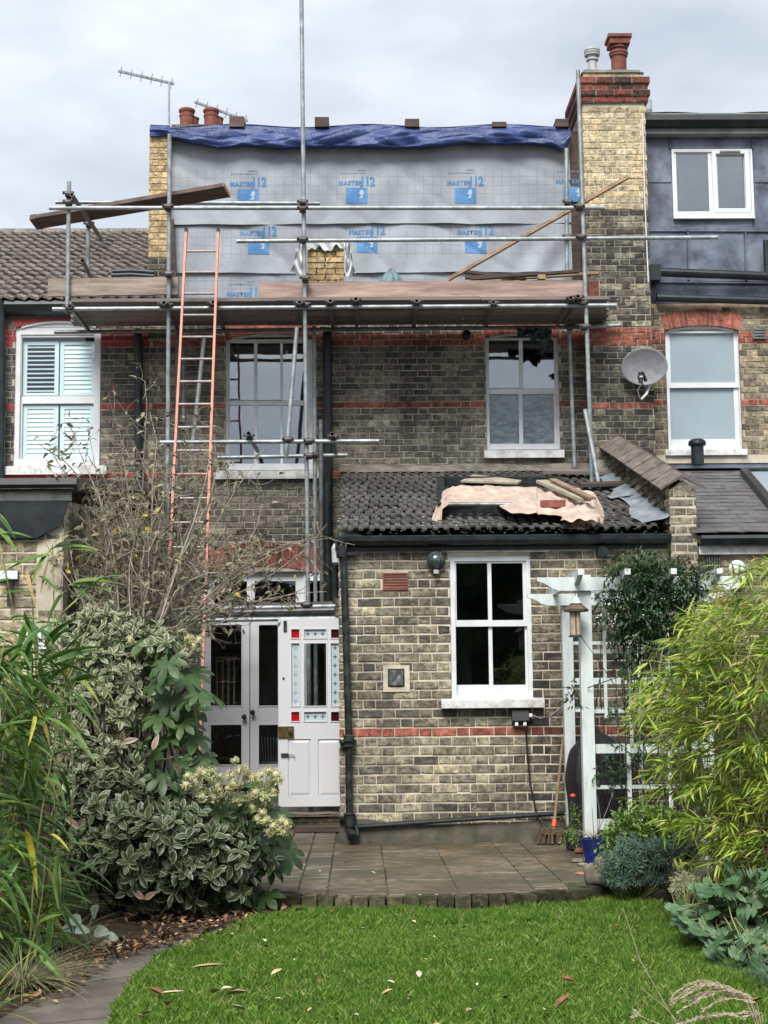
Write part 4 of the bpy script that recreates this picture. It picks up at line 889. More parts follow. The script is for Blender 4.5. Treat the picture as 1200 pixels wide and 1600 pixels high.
brickwork(pr_, lambda v: [(PX0 + .01, PX1)], z0e, 2.32, CE, (0, YE - .03, 0), (1, 0, 0), (0, -1, 0), [M['brick_right']], nobj=40, H=.0695)
a = rect(1103, 867, 1126, 889, YE); b = MB(); b.box(a[0], a[1], YE + .005, YE + .02, a[2], a[3]); vg = b.build('vent_grille', M['black_iron'], ne)
for k in range(6): x = a[0] + (a[1] - a[0]) * (k + .5) / 6; b = MB(); b.box(x - .004, x + .004, YE - .006, YE + .005, a[2] + .01, a[3] - .01); b.build('slat', M['steel_dark'], vg)
q = P(1150, 889, YE - .1); b = MB(); b.lathe((q.x, YE + .0, q.z), [(.035, 0), (.035, .1), (.075, .12), (.08, .15), (.05, .2), (.02, .21)], 18, ax=Matrix.Rotation(R_(90), 3, 'X')); b.build('flue_cowl', M['upvc'], ne)
# blocked arch opening
a = rect(1115, 960, 1175, 1200, YE); arN = Arch(a[0], a[1], a[3] - .06, .1, .1)
b = MB(); b.prism([(a[0], a[2]), (a[0], a[3] - .06), ((a[0] + a[1]) / 2, a[3] + .05), (a[1], a[3] - .06), (a[1], a[2])], YE - .01, YE + .03); b.build('boarded_opening', M['board'], ne)
arN.build(nw, YE - .02, M['brick_red'], M['mortar_right'], th=.05)
b = MB()
for k in range(14): z_ = a[2] + k * CE; 
for k in range(26):
    z_ = a[3] - .1 - k * CE; m_ = MB(); m_.cr = random.random(); m_.box(a[0] - .1, a[0] - .002, YE - .015, YE + .03, z_ - .07, z_); m_.build('brick', M['brick_red'], nw)
vm = thing('roof_vent', 'black mushroom capped vent pipe on the slate roof below the frosted window', 'vent', P(1089, 716, -.3))
q = P(1090, 716, -.32); b = MB(); b.lathe(q - Vector((0, 0, .08)), [(.075, 0), (.075, .23), (.07, .24)], 18); b.build('pipe', M['black_pvc'], vm, smooth=False)
b = MB(); b.lathe(q + Vector((0, 0, .15)), [(.1, 0), (.105, .02), (.1, .05), (.07, .075), (.02, .085)], 20); b.build('cap', M['black_pvc'], vm)
def roofpt(px, py): # point on neighbour slate plane
    d = ray(px, py); p0 = Vector((0, YE - .1, za)); t = (p0 - CAM).dot(nv2) / d.dot(nv2); return CAM + d * t
sk = thing('skylight', 'dark framed skylight let into the grey slate roof at the right edge', 'skylight', roofpt(1190, 770))
A_, B_, C__, D_ = roofpt(1162, 744), roofpt(1262, 744), roofpt(1330, 800), roofpt(1208, 800)
b = MB()
for p, q in ((A_, B_), (B_, C__), (C__, D_), (D_, A_)): b.bar(p + nv2 * .05, q + nv2 * .05, .08, .09, up=nv2)
b.build('frame', M['grey_fascia'] if False else M['black_iron'], sk)
b = MB(); b.add([A_ + nv2 * .06, B_ + nv2 * .06, C__ + nv2 * .06, D_ + nv2 * .06], [(0, 1, 2, 3)]); b.build('pane', M['frost'], sk)
# ================================================================ LEFT NEIGHBOUR
ln = thing('neighbouring_house', 'left hand neighbour with brown tiled roof, red painted arch and shuttered window', 'house', (-4, 0, 0))
WLx = (22, 512, 157, 728); rl = rect(*WLx, 0); LX0 = -6.5; ze = P(60, 492, 0).z
archL = Arch(rl[0] - .0, rl[1] + .0, rl[3] + .0, .085, .14)
lw = slab('rear_wall', LX0, XL, 2.2, ze, .009, .22, [(rl[0], rl[1], rl[2], rl[3] + .075)], M['mortar_main'], ln)
brickwork(lw, spans_with(-4.6, XL - .002, [rect_hole(*rl), archL.hole()]), z0m + C * 35, ze, C, (0, 0, 0), (1, 0, 0), (0, -1, 0), [M['brick_main'], M['brick_redpaint'] ], lambda u, v: 1 if rowz(v) in bands or abs(v - zc(100, 522)) < .06 else 0, nobj=250)
archL.build(lw, -.006, M['brick_redpaint'], M['brick_redpaint'], n=22)
wl_, rL, pL = window(ln, WLx, [(34, 527, 151, 618), (34, 630, 147, 719)], 0, rec=.06, gmat='glass_left', sill=(1, 728, 166, 741), lowset=624, head=archL, border=.075, label='white window with closed louvred shutters behind the glass', deep=.07)
for wi, (x0, y0, x1, y1, tilt_) in enumerate(((36, 534, 92, 618, 1), (94, 534, 150, 618, 0), (36, 634, 91, 718, 0), (94, 634, 147, 718, 0))):
    a = rect(x0, y0, x1, y1, .12); b = MB(); e_ = .05
    b.box(a[0], a[0] + e_, .11, .135, a[2], a[3]); b.box(a[1] - e_, a[1], .11, .135, a[2], a[3]); b.box(a[0] + e_, a[1] - e_, .11, .135, a[3] - .04, a[3]); b.box(a[0] + e_, a[1] - e_, .11, .135, a[2], a[2] + .03)
    sh = b.build('shutter', M['shutter'], wl_); n = 11
    for k in range(n):
        zz = a[2] + .03 + (a[3] - a[2] - .07) * (k + .5) / n; hh = (a[3] - a[2] - .07) / n
        b = MB(); 
        if tilt_: b.obox(((a[0] + a[1]) / 2, .125, zz), ((a[1] - a[0]) / 2 - e_, 0, 0), (0, .024, .012), (0, -.002, .004))
        else: b.obox(((a[0] + a[1]) / 2, .125, zz), ((a[1] - a[0]) / 2 - e_, 0, 0), (0, .008, hh * .52), (0, .003, 0))
        b.build('louvre', M['shutter'], sh)
a = rect(-40, 471, 110, 492, -.1); b = MB(); b.prismx([(-.02, a[3]), (-.16, a[3]), (-.17, a[3] - .05), (-.12, a[2] + .04), (-.02, a[2])], LX0, P(236, 480, 0).x); b.build('gutter', M['black_pvc'], ln)
b = MB(); b.box(LX0, XL, -.02, .0, a[2] - .02, a[3] + .03); b.build('fascia', M['black_pvc'], ln)
zl0, zl1 = P(100, 470, -.15).z, P(100, 365, 4.5).z; sll = math.atan2(zl1 - zl0, 4.65); Lsl = math.hypot(zl1 - zl0, 4.65); sv3 = Vector((0, math.cos(sll), math.sin(sll)))
b = MB(); b.prismx([(-.15, zl0 - .03), (4.5, zl1 - .03), (9, zl0 - .03)], LX0, XL + .35); lroof = b.build('roof', M['timber_dark'], ln)
def wave_tile(k):
    prof = []; n = 16
    for i in range(n + 1):
        u = i / n; prof.append((-.15 + .3 * u, .016 * math.sin(u * 4 * math.pi) + .006 * math.sin(u * 8 * math.pi)))
    v = []; f = []
    for (x, h) in prof: v += [(x, 0, h + .048), (x, .37, h + .0), (x, 0, h + .02)]
    for i in range(n): a_ = i * 3; f += [(a_, a_+3, a_+4, a_+1), (a_+2, a_+5, a_+3, a_)]
    return mk_mesh('tile', v, f, M['tile_left'])
wt = [wave_tile(k) for k in range(2)]; cnt = 0; stuffm = MB(); nl = 17
for r in range(nl):
    for c_ in range(30):
        x = XL + .2 - .15 - c_ * .298
        if x < -5.6: break
        p = Vector((x, -.18, zl0 + .0)) + sv3 * (Lsl / nl * r); 
        if cnt < 290 and x > -4.6: link('tile', wt[0], p, lroof, Euler((sll, random.gauss(0, .008), 0))); cnt += 1
        elif x <= -4.6 or cnt >= 290:
            mt = Matrix.Rotation(sll, 3, 'X'); me = wt[0]
            stuffm.add([p + mt @ v_.co for v_ in me.vertices], [tuple(pl_.vertices) for pl_ in me.polygons], random.random())
stuffm.build('roof_tiles', M['tile_left'], lroof, kind='stuff')
b = MB(); b.tube([(LX0, 4.5, zl1 + .01), (XL + .3, 4.5, zl1 + .01)], .07, 10); b.build('ridge', M['tile_left'], ln)
pipe('soil_pipe', [(216, 515), (217, 760)], .05, M['black_pvc'], ln, -.08)
pipe('downpipe', [(2, 470, -.15), (4, 560, -.1), (2, 760, -.1)], .04, M['black_pvc'], ln, -.1)
# left neighbour's extension
le = thing('neighbouring_extension', 'pale brick neighbouring extension behind the bare shrub on the left', 'extension', (-3.5, -3, 0))
YL = -6.4; LEX = P(98, 900, YL).x; zg0, zg1 = P(60, 790, YL - .1).z, P(60, 748, YL - .1).z
lfw = slab('front_wall', LX0, LEX, 0, zg0 + .05, YL + .009, .2, [], M['mortar_ext'], le)
M['brick_pale'] = brick_mat('brick_pale', [(0, (.22, .19, .14)), (.5, (.33, .28, .19)), (1, (.45, .38, .25))], soot=.35, spk=.4, spkcol=(.5, .47, .4))
brickwork(lfw, lambda v: [(-4.4, LEX)], .05, zg0, .0862, (0, YL, 0), (1, 0, 0), (0, -1, 0), [M['brick_pale']], nobj=200, H=.0695)
b = MB(); b.prismx([(YL, 0), (0, 0), (0, 3.4), (YL, zg0 + .05)], LEX - .2, LEX - .009); lsw = b.build('side_wall', M['mortar_ext'], le)
brickwork(lsw, lambda v: [(YL + .01 if v < zg0 else YL + (v - zg0) * 18, 0)] if v < 3.2 else [], .05, 3.2, .0862, (LEX, 0, 0), (0, 1, 0), (1, 0, 0), [M['brick_pale']], nobj=200, H=.0695)
b = MB(); b.prismx([(YL - .12, zg1), (0, 3.86), (0, 3.76), (YL - .12, zg1 - .08)], LX0, LEX + .1); b.build('roof', M['tile_left'], le)
b = MB(); b.prismx([(YL - .02, zg1), (YL - .14, zg1), (YL - .15, zg1 - .05), (YL - .1, zg1 - .09), (YL - .02, zg1 - .09)], LX0, LEX + .12); b.build('gutter', M['black_pvc'], le)
b = MB(); b.box(LX0, LEX + .06, YL - .02, YL + .0, zg1 - .16, zg1 - .09); b.build('white_board', M['white_worn'], le)
b = MB(); b.prism([(LX0, zg0 - .25), (LX0, zg1 - .16), (P(110, 780, YL).x, zg1 - .16), (P(96, 790, YL).x, zg0 - .15), (P(60, 800, YL).x, zg0 - .24)], YL - .05, YL - .022); b.build('dark_fascia', M['black_pvc'], le)
b = MB(); a = rect(-5, 893, 28, 905, YL - .03); b.box(a[0], a[1], YL - .03, YL - .002, a[2], a[3]); a = rect(12, 898, 20, 948, YL - .06); b.box(a[0], a[1], YL - .08, YL - .031, a[2], a[3]); b.build('wall_bracket', M['black_iron'], le)
b = MB(); a = rect(0, 892, 28, 905, YL - .08); b.box(a[0], a[1], YL - .1, YL - .081, a[2], a[3]); b.build('plate', M['upvc'], le)
b = MB(); a = rect(27, 984, 64, 998, YL - .03); b.box(a[0], a[1], YL - .03, YL - .002, a[2], a[3]); a = rect(60, 1004, 72, 1014, YL - .03); b.box(a[0], a[1], YL - .03, YL - .002, a[2], a[3]); b.build('plate', M['upvc'], le)
# ---- far chimney with two pots and aerials
fc = thing('chimney_stack', 'distant chimney stack with a pair of terracotta pots behind the tarpaulin', 'chimney', P(310, 210, 3.6))
a = rect(270, 200, 365, 260, 3.6); b = MB(); b.box(a[0], a[1], 3.4, 4.1, a[2] - .5, a[3] - .02); b.build('stack', M['brick_main'], fc)
for px in (292, 330):
    q = P(px, 198, 3.7); 
    b = MB(); b.lathe(q - Vector((0, 0, .05)), [(.1, 0), (.105, .18), (.115, .2), (.115, .215), (.1, .22), (.105, .25), (.12, .27), (.122, .3), (.11, .31), (.08, .312)], 18); b.build('chimney_pot', M['terracotta'], fc)
    q = P(px + 9, 198, 4.0); b = MB(); b.lathe(q - Vector((0, 0, .05)), [(.09, 0), (.09, .14), (.1, .16), (.1, .18), (.06, .182)], 14); b.build('chimney_pot', M['terracotta'], fc)
def aerial(lab, mast, boom, Y, n=11):
    t = thing('tv_aerial', lab, 'aerial', P(mast[1][0], mast[1][1], Y), 'television aerials')
    if mast: b = MB(); b.tube([P(*mast[0], Y), P(*mast[1], Y)], .016, 8); b.build('mast', M['alu'], t)
    p0, p1 = P(*boom[0], Y), P(*boom[1], Y + .5); b = MB(); b.bar(p0, p1, .028, .035); b.build('boom', M['alu'], t)
    for k in range(n):
        c = p0.lerp(p1, (k + .5) / n); h = Vector((.03, -.11 - .003 * k, -.035 if k % 2 else .03)); b = MB(); b.tube([c - h, c + h], .005, 4); b.build('element', M['alu'], t)
aerial('tall television aerial above the left end of the blue tarp', ((264, 200), (264, 127)), ((185, 111), (272, 131)), 3.6)
aerial('low television aerial just right of the twin chimney pots', ((383, 200), (382, 185)), ((304, 159), (387, 189)), 3.9)
# ================================================================ SCAFFOLD
YS = -1.2; YI = -.28
sc = thing('scaffold', 'galvanised tube scaffold with board deck across the back of the house', 'scaffold', (-.1, -.8, 0))
TR = .0245
def pole(p0, p1, label=None, dark=False, hollow=True, r=TR):
    b = MB(); (b.hollow(p0, p1, r) if hollow else b.tube([p0, p1], r, 12)); b.cr = 0
    o = b.build('scaffold_pole', M['steel_dark'] if dark else M['steel'], sc, label=label)
    return o
def pl2(a, b_, Y0, Y1=None, **k): return pole(P(a[0], a[1], Y0), P(b_[0], b_[1], Y0 if Y1 is None else Y1), **k)
def coupler(px, py, Y, s=1.0):
    c = P(px, py, Y); b = MB()
    b.tube([c - Vector((0, 0, .032)), c + Vector((0, 0, .032))], .036 * s, 10); b.tube([c + Vector((-.035, -.045, 0)), c + Vector((.035, -.045, 0))], .034 * s, 10)
    for sx in (-1, 1):
        b.tube([c + Vector((sx * .05, -.02, .012)), c + Vector((sx * .05, -.085, .012))], .009, 6); b.obox(c + Vector((sx * .05, -.05, .012)), (.014, 0, 0), (0, .014, 0), (0, 0, .014))
    b.build('coupler', M['coupler'], sc)
def down(px, py, Y, z=0.0):  # extend a pole from a seen point vertically down to height z
    p = P(px, py, Y); return Vector((p.x, p.y, z))
# standards
pole(P(265, 210, YS), down(262, 850, YS, 0.0)); pole(P(471, -8, YS), Vector((P(484, 968, YS).x, YS, 0)))
pl2((903, 110), (925, 753), YS - .0, YS - .05); pl2((914, 640), (936, 757), YS - .1, YS - .25); pl2((108, 284), (105, 490), YS); pl2((138, 350), (137, 436), YI)
pl2((885, 232), (886, 426), YI); pl2((889, 516), (898, 731), YI); pole(P(491, 510, YI), down(493, 900, YI, 0)); pl2((501, 656), (503, 950), -.55, dark=True)
pole(P(277, 515, YI), down(279, 900, YI, 0), dark=True)
pl2((319, 528), (300, 708), YS + .35); pl2((464, 512), (447, 716), YS + .1)
pole(P(287, 540, YI), P(287, 660, YI), dark=True)
# ledgers and guard rails
pl2((82, 483), (963, 477), YS - .05); pl2((77, 325), (945, 325), YS - .05, label='upper guard rail'); pl2((87, 316), (500, 318), YI - .2); pl2((370, 377), (1122, 371), YS - .05)
pl2((85, 519), (1010, 510), YI, dark=True); pl2((905, 512), (969, 508), YI - .1)
pl2((250, 691), (592, 689), YS - .05); pl2((340, 715), (543, 711), YI - .05)
# lower lift over the garden doors: bundle of tubes and boards
for i, (y0, y1, Y) in enumerate(((949, 944, YS - .05), (955, 950, YS - .11), (962, 957, YS - .05), (966, 963, YS - .1), (957, 953, -.6), (945, 940, -.35))):
    pl2((236 + 3 * i, y0 + 4), (524 - 2 * (i % 3), y1 + 3), Y, dark=(i % 3 != 0))
b = MB(); b.bar(P(240, 952, -.75), P(520, 943, -.75), .22, .038); b.build('scaffold_board', M['board_under'], sc)
# transoms
for px, py in ((109, 478), (256, 473), (333, 472), (468, 472), (516, 470), (556, 467), (651, 470), (771, 472), (892, 465), (903, 463)):
    a = P(px, py, YS - .18); pole(a, Vector((a.x + .01, YI + .12, a.z)), dark=True)
    coupler(px, py + 4, YS - .07)
for (a, bb) in (((388, 677), (404, 704)), ((519, 678), (533, 706))):
    p = P(*a, YS - .2); pole(p, Vector((p.x + .02, YI + .1, p.z)), dark=True)
pl2((112, 304), (158, 373), YS - .15, YI + .05, dark=True); pl2((129, 407), (142, 434), YS + .2, YI + .2, dark=True)
for t in ((108, 318), (108, 305), (263, 325), (473, 318), (473, 328), (473, 376), (477, 437), (477, 478), (262, 479), (904, 325), (907, 372), (909, 475), (913, 512), (264, 430), (450, 688), (483, 690), (483, 713), (390, 683), (521, 684), (479, 945), (391, 952)): coupler(*t, YS - .03)
for t in ((886, 372), (140, 352), (890, 512), (492, 712), (886, 318)): coupler(*t, YI - .02)
# deck boards
zd = P(600, 471, YS - .1).z - .0; dx0, dx1 = P(122, 500, -.7).x, P(948, 480, -.7).x
zdk = zd + .02
for k in range(5):
    y = YS - .06 + k * .235; x = P(110, 480, y).x
    segs = [x, x + 2.3 + .3 * (k % 2), x + 4.6 + .2 * (k % 3), P(952, 470, y).x]
    for a, c_ in zip(segs, segs[1:]):
        b = MB(); b.cr = random.random(); zz = zdk + random.uniform(0, .01) + (.038 if k in (1,) and a == segs[1] else 0); b.box(a + .004, c_ - .004, y + .004, y + .229, zz, zz + .038); b.build('scaffold_board', M['board_under'], sc)
def toe(x0, y0, x1, y1, ph0, m, Y, lab):
    a, c_ = P(x0, y0, Y), P(x1, y1, Y); h = ph0 / 141; b = MB(); n_ = 14
    def f(u, v, o): return (a.x + (c_.x - a.x) * u, Y + o + .004 * math.sin(u * 9), a.z + (c_.z - a.z) * u - h * (1 - v) + .003 * math.sin(u * 31) )
    b.grid(lambda u, v: f(u, v, 0), n_, 3); b.grid(lambda u, v: f(u, v, .038), n_, 3); b.grid(lambda u, v: (*f(u, 1, 0)[:1], Y + .038 * v, f(u, 1, 0)[2]), n_, 1); b.grid(lambda u, v: (*f(u, 0, 0)[:1], Y + .038 * v, f(u, 0, 0)[2]), n_, 1)
    b.grid(lambda u, v: (f(0, 0, 0)[0], Y + .038 * u, f(0, v, 0)[2]), 1, 1); b.grid(lambda u, v: (f(1, 0, 0)[0], Y + .038 * u, f(1, v, 0)[2]), 1, 1)
    b.build('toe_board', m, sc, label=lab)
toe(75, 435, 278, 432, 29, M['board_grey'], YS + .04, 'greyish brown toe board on the left'); toe(404, 441, 937, 437, 30, M['board'], YS + .04, 'long pinkish brown toe board')
b = MB(); a = P(914, 437, YS + .035); c_ = P(936, 467, YS + .035); b.box(a.x, c_.x, YS + .032, YS + .039, c_.z + .01, a.z - .01); b.build('painted_end', M['brick_red'], sc)
# ---------------- loose things on the scaffold
def board3(name, a, b_, wd, th, m, label, cat, up=(0, 0, 1), endm=None):
    t = MB(); t.bar(a, b_, wd, th, up=up); return t.build(name, m, None, label=label, cat=cat)
pk = thing('scaffold_plank', 'long dark plank poking out left across the guard rails with a raw orange end', 'plank', P(200, 325, -.8))
pa, pb = P(62, 346, -.55), P(354, 297, -1.15)
b = MB(); b.bar(pa, pb, .20, .055, up=(0, .38, 1)); b.build('board', M['timber_dark'], pk)
d_ = (pb - pa).normalized(); sd2 = d_.cross(Vector((0, .38, 1))).normalized(); n2 = sd2.cross(d_)
b = MB(); b.obox(pb + d_ * .004, d_ * .004, sd2 * .11, n2 * .028); b.build('cut_end', M['timber_pale'], pk)
b = MB(); b.obox(pa - d_ * .04, d_ * .04, sd2 * .1, n2 * .035); b.build('broken_end', M['timber_dark'], pk)
bt = MB(); bt.bar(P(700, 437, -.35), P(982, 276, YS - .12), .045, .04); bt.build('timber_batten', M['batten'], None, label='long thin timber batten leaning diagonally up to the right scaffold pole', cat='batten')
for i, (a, c_, m_, lab) in enumerate((((783, 436), (1005 - 70, 427), 'batten', 'pale batten lying along the right end of the scaffold deck'), ((730, 425), (822, 436), 'timber_dark', 'dark splintered batten crossing the pile on the deck'), ((727, 434), (845, 429), 'timber_dark', 'short dark plank at the left of the timber pile on the deck'), ((735, 436), (905, 424), 'timber_dark', 'long brown lath at the back of the timber pile on the deck'))):
    t = MB(); t.bar(P(*a, -.6 - .1 * i), P(*c_, -.6 - .1 * i), .07, .03); t.build('timber_offcut', M[m_], None, label=lab, cat='timber offcut', group='timber offcuts on the scaffold deck')
t = MB(); q = P(846, 434, -1.0); t.box(q.x - .045, q.x + .045, -1.03, -.97, q.z - .02, q.z + .03); t.build('timber_offcut', M['brick_new'], None, label='small pale yellow wood block among the battens', cat='timber offcut', group='timber offcuts on the scaffold deck')
for i, (y, lab) in enumerate(((424, 'upper dark plastic roll on the left scaffold deck'), (430, 'lower dark plastic roll on the left scaffold deck'))):
    t = MB(); t.tube([P(176 - 2 * i, y, -.7), P(205, y - 1, -.7), P(241, y + 1.5, -.7)], .024, 10); t.build('plastic_roll', M['tarp_grey'] if False else M['debris'], None, label=lab, cat='plastic roll', group='plastic rolls on the deck')
# brick pile under a white sheet
bs = thing('brick_stack', 'stack of yellow bricks half wrapped in white plastic on the scaffold deck', 'brick stack', P(510, 440, -.85))
bx0, bx1 = P(480, 410, -.9).x, P(538, 410, -.9).x; zb0 = zdk + .04; Hb = .065
rows = [[0, .5, 1], [0, .27, .77, 1], [0, .5, 1], [0, .3, .78, 1], [0, .5, 1], [0, .25, .76, 1], [0, .48, 1], [0.1, .5, .97]]
nrw = int((P(510, 392, -.9).z - zb0) / .068)
for r in range(nrw + 1):
    rr = rows[r % 7]
    for a, c_ in zip(rr, rr[1:]):
        for dy in (0, .11):
            m_ = MB(); m_.cr = random.random(); j = random.uniform(-.006, .006); xa2, xb2 = bx0 + (bx1 - bx0) * a + .005, bx0 + (bx1 - bx0) * c_ - .005; y0 = -1.0 + dy + j
            m_.box(xa2, xb2, y0, y0 + .1, zb0 + r * .068 + .004, zb0 + r * .068 + Hb - .003); m_.build('brick', M['brick_new'], bs)
zt_ = zb0 + (nrw + 1) * .068
for (a, c_) in ((.42, .68), (.7, .98)): m_ = MB(); m_.box(bx0 + (bx1 - bx0) * a, bx0 + (bx1 - bx0) * c_, -.98, -.86, P(510, 386, -.9).z, P(510, 380, -.9).z + .03); m_.build('brick', M['brick_new'], bs)
def fsheet(u, v):
    s = u * 2 - 1; hw = (bx1 - bx0) / 2; x = (bx0 + bx1) / 2 + s * hw * 1.06
    low = .10 + .03 * math.sin(u * 13) + .015 * math.sin(u * 31)
    y = -1.05 - .02 * math.sin(u * 19 + v * 6) + (.3 * (v - .5) * 2 if v > .5 else 0); z = zt_ + .045 + .02 * math.sin(u * 11) - low * (1 - min(1, v * 2)) ; return (x, y, z)
ws = MB(); ws.grid(fsheet, 50, 16)
for sgn, xe, wid, dep in ((-1, bx0, .2, .38), (1, bx1, .13, .4)):
    def fside(u, v, sgn=sgn, xe=xe, wid=wid, dep=dep):
        e_ = u * (.4 + .6 * v ** 1.3); return (xe + sgn * (wid * e_ + .012), -1.03 + .05 * math.sin(u * 8 + v * 9) + .03 * math.sin(v * 17 + u * 5), zt_ + .03 - (dep + .05 * math.sin(u * 7)) * v + .02 * math.sin(u * 9))
    ws.grid(fside, 14, 24)
ws.build('plastic_sheet', M['poly'], None, smooth=True, label='torn white plastic sheet over the yellow brick stack', cat='plastic sheet')
def fbag(u, v):
    t = u * 2 * math.pi; r = (1 - v ** 2.6) * (.2 + .035 * math.sin(t * 3 + 1) + .02 * math.sin(t * 7)) + .008
    q = P(607, 440, -.75); return (q.x + r * math.cos(t) + .03 * v, -.75 + .7 * r * math.sin(t), zb0 + .47 * v + .03 * math.sin(t * 3) * (1 - v) + .012 * math.sin(t * 7 + v * 6))
gb_ = MB(); gb_.grid(fbag, 48, 16); gb_.build('plastic_bag', M['tarp_grey'], None, smooth=True, label='blue grey plastic bag standing on the deck right of the bricks', cat='bag')
def fdeb(u, v):
    a, c_ = P(808, 513, -.45), P(862, 535, -.45); w2 = math.sin(u * math.pi) ** .5
    return (a.x + (c_.x - a.x) * u, -.45 + .03 * math.sin(v * 9 + u * 14) + .02 * math.sin(u * 31), a.z - (.09 + .16 * u ** 1.5 * (1.0 if u < .9 else .6) + .03 * math.sin(u * 17)) * v + .01 * math.sin(u * 25))
gd = MB(); gd.grid(fdeb, 40, 14); gd.build('hanging_sheet', M['debris'], None, smooth=True, label='dark plastic sheeting sagging under the deck over the right upstairs window', cat='plastic sheet')
# ---------------- orange ladder
ld = thing('ladder', 'tall orange painted ladder rising through the scaffold', 'ladder', (-2.1, -3.3, 0))
tl, tr_ = P(291, 362, YS - .1), P(341, 362, YS - .1)
def ladder_bottom(px, py):      # foot in front of the wall at ground level
    return None
yb = -3.35; bl = P(262, 960, -2.55); br = P(314, 1090, -2.95)
def ext_line(a, b_, z): t = (z - a.z) / (b_.z - a.z); return a.lerp(b_, t) if t <= 1 else a + (b_ - a) * t
# bend: same lean for both rails
Lb, Rb = ext_line(tl, bl, 0.0), ext_line(tr_, br, 0.0); ym = (Lb.y + Rb.y) / 2
Lb.y = Rb.y = ym
for a, c_ in ((tl, Lb), (tr_, Rb)):
    b = MB(); b.bar(a, c_, .025, .055, up=(0, -1, 0)); st = b.build('stile', M['ladder'], ld)
    b = MB(); b.obox(a + Vector((0, 0, .015)), (.018, 0, 0), (0, .034, 0), (0, 0, .02)); b.build('end_cap', M['black_iron'], ld)
n = 24
for k in range(n):
    t = (k + .95) / n * .965; a = tl.lerp(Lb, t); c_ = tr_.lerp(Rb, t); c_ = Vector((c_.x, c_.y, a.z)); b = MB(); b.tube([a, c_], .014, 8); b.build('rung', M['rung'], ld)
# ================================================================ THE OPEN DOOR with stained glass
M['faint'] = mat('faint_etching', (.30, .38, .42), .4, .05, 4, 0); YD = -1.9; dr = thing('open_door', 'white half glazed door with red corner panes standing open by the drainpipe', 'door', P(490, 1262, YD))
X0, X1, Z0, Z1 = rect(435, 966, 549, 1260, YD)
panes = [((455, 983, 468, 997), 'red_glass'), ((475, 983, 510, 997), 'etched'), ((517, 983, 530, 997), 'maroon_glass'), ((455, 1005, 468, 1103), 'etched'), ((475, 1005, 510, 1103), 'glass_low'), ((517, 1005, 530, 1103), 'etched'), ((455, 1112, 468, 1127), 'red_glass'), ((475, 1112, 510, 1127), 'etched'), ((517, 1112, 530, 1127), 'maroon_glass'), ((450, 1155, 486, 1244), None), ((497, 1155, 533, 1244), None)]
pr = [(rect(*p, YD), m_) for p, m_ in panes]; xs = [X0, X1]; 
b = MB()
def cells(x0, x1, z0, z1, holes, y0, y1):
    xs = sorted({x0, x1, *[q for h in holes for q in h[:2]]}); zs = sorted({z0, z1, *[q for h in holes for q in h[2:]]})
    for a, c_ in zip(xs, xs[1:]):
        for d, e in zip(zs, zs[1:]):
            if any(h[0] < (a+c_)/2 < h[1] and h[2] < (d+e)/2 < h[3] for h in holes): continue
            b.box(a, c_, y0, y1, d, e)
zmid = (pr[6][0][2] + pr[9][0][3]) / 2
up_ = [p for p, m_ in pr if m_]; lo = [p for p, m_ in pr if not m_]
cells(X0, X1, zmid, Z1, up_, YD, YD + .04); cells(X0, X1, Z0, zmid, lo, YD, YD + .04)
leaf = b.build('door_leaf', M['door_white'], dr)
b = MB()
for p in up_:
    q = .008
    b.box(p[0] - q, p[0] + .002, YD - .007, YD, p[2] - q, p[3] + q); b.box(p[1] - .002, p[1] + q, YD - .007, YD, p[2] - q, p[3] + q); b.box(p[0] + .002, p[1] - .002, YD - .007, YD, p[3] - .002, p[3] + q); b.box(p[0] + .002, p[1] - .002, YD - .007, YD, p[2] - q, p[2] + .002)
b.build('glazing_bead', M['door_white'], dr)
for (p, m_) in pr:
    b = MB()
    if m_: b.box(p[0] - .003, p[1] + .003, YD + .015, YD + .019, p[2] - .003, p[3] + .003); pn = b.build('pane', M[m_], dr)
    else:
        i = .035; x0, x1, z0, z1 = p; y1, y2 = YD + .016, YD + .004
        b.box(x0 - .002, x1 + .002, YD + .02, YD + .03, z0 - .002, z1 + .002)
        vs = [(x0, y1, z0), (x1, y1, z0), (x1, y1, z1), (x0, y1, z1), (x0 + i, y2, z0 + i), (x1 - i, y2, z0 + i), (x1 - i, y2, z1 - i), (x0 + i, y2, z1 - i)]
        b.add(vs, [(0, 1, 5, 4), (1, 2, 6, 5), (2, 3, 7, 6), (3, 0, 4, 7), (4, 5, 6, 7)]); b.build('door_panel', M['door_white'], dr); continue
    if m_ == 'etched':
        b = MB(); ww, hh = p[1] - p[0], p[3] - p[2]; k = 3 if ww > hh else (7 if hh > 3 * ww else 1)
        for i in range(k):
            cx, cz_ = (p[0] + ww * (i + .5) / k, (p[2] + p[3]) / 2) if ww > hh else ((p[0] + p[1]) / 2, p[2] + hh * (i + .5) / k)
            s = .024; y = YD + .0135; b.box(cx - s, cx + s, y, y + .001, cz_ - .0035, cz_ + .0035); b.box(cx - .0035, cx + .0035, y - .0012, y - .0001, cz_ - s, cz_ + s); b.box(cx - .009, cx + .009, y - .0026, y - .0014, cz_ - .009, cz_ + .009)
        b.build('cross_motif', M['navy'] if ww > hh or p[0] > X0 + .4 else M['faint'], dr)
a = rect(434, 1135, 459, 1152, YD); b = MB(); b.box(a[0], a[1], YD - .022, YD - .001, a[2], a[3]); b.build('rim_lock', M['brass'], dr)
q = P(453, 1142, YD - .02); b = MB(); b.lathe(q, [(.012, 0), (.01, .02), (.022, .03), (.026, .04), (.02, .052), (.004, .054)], 14, ax=Matrix.Rotation(R_(90), 3, 'X')); b.build('door_knob', M['brass'], dr)
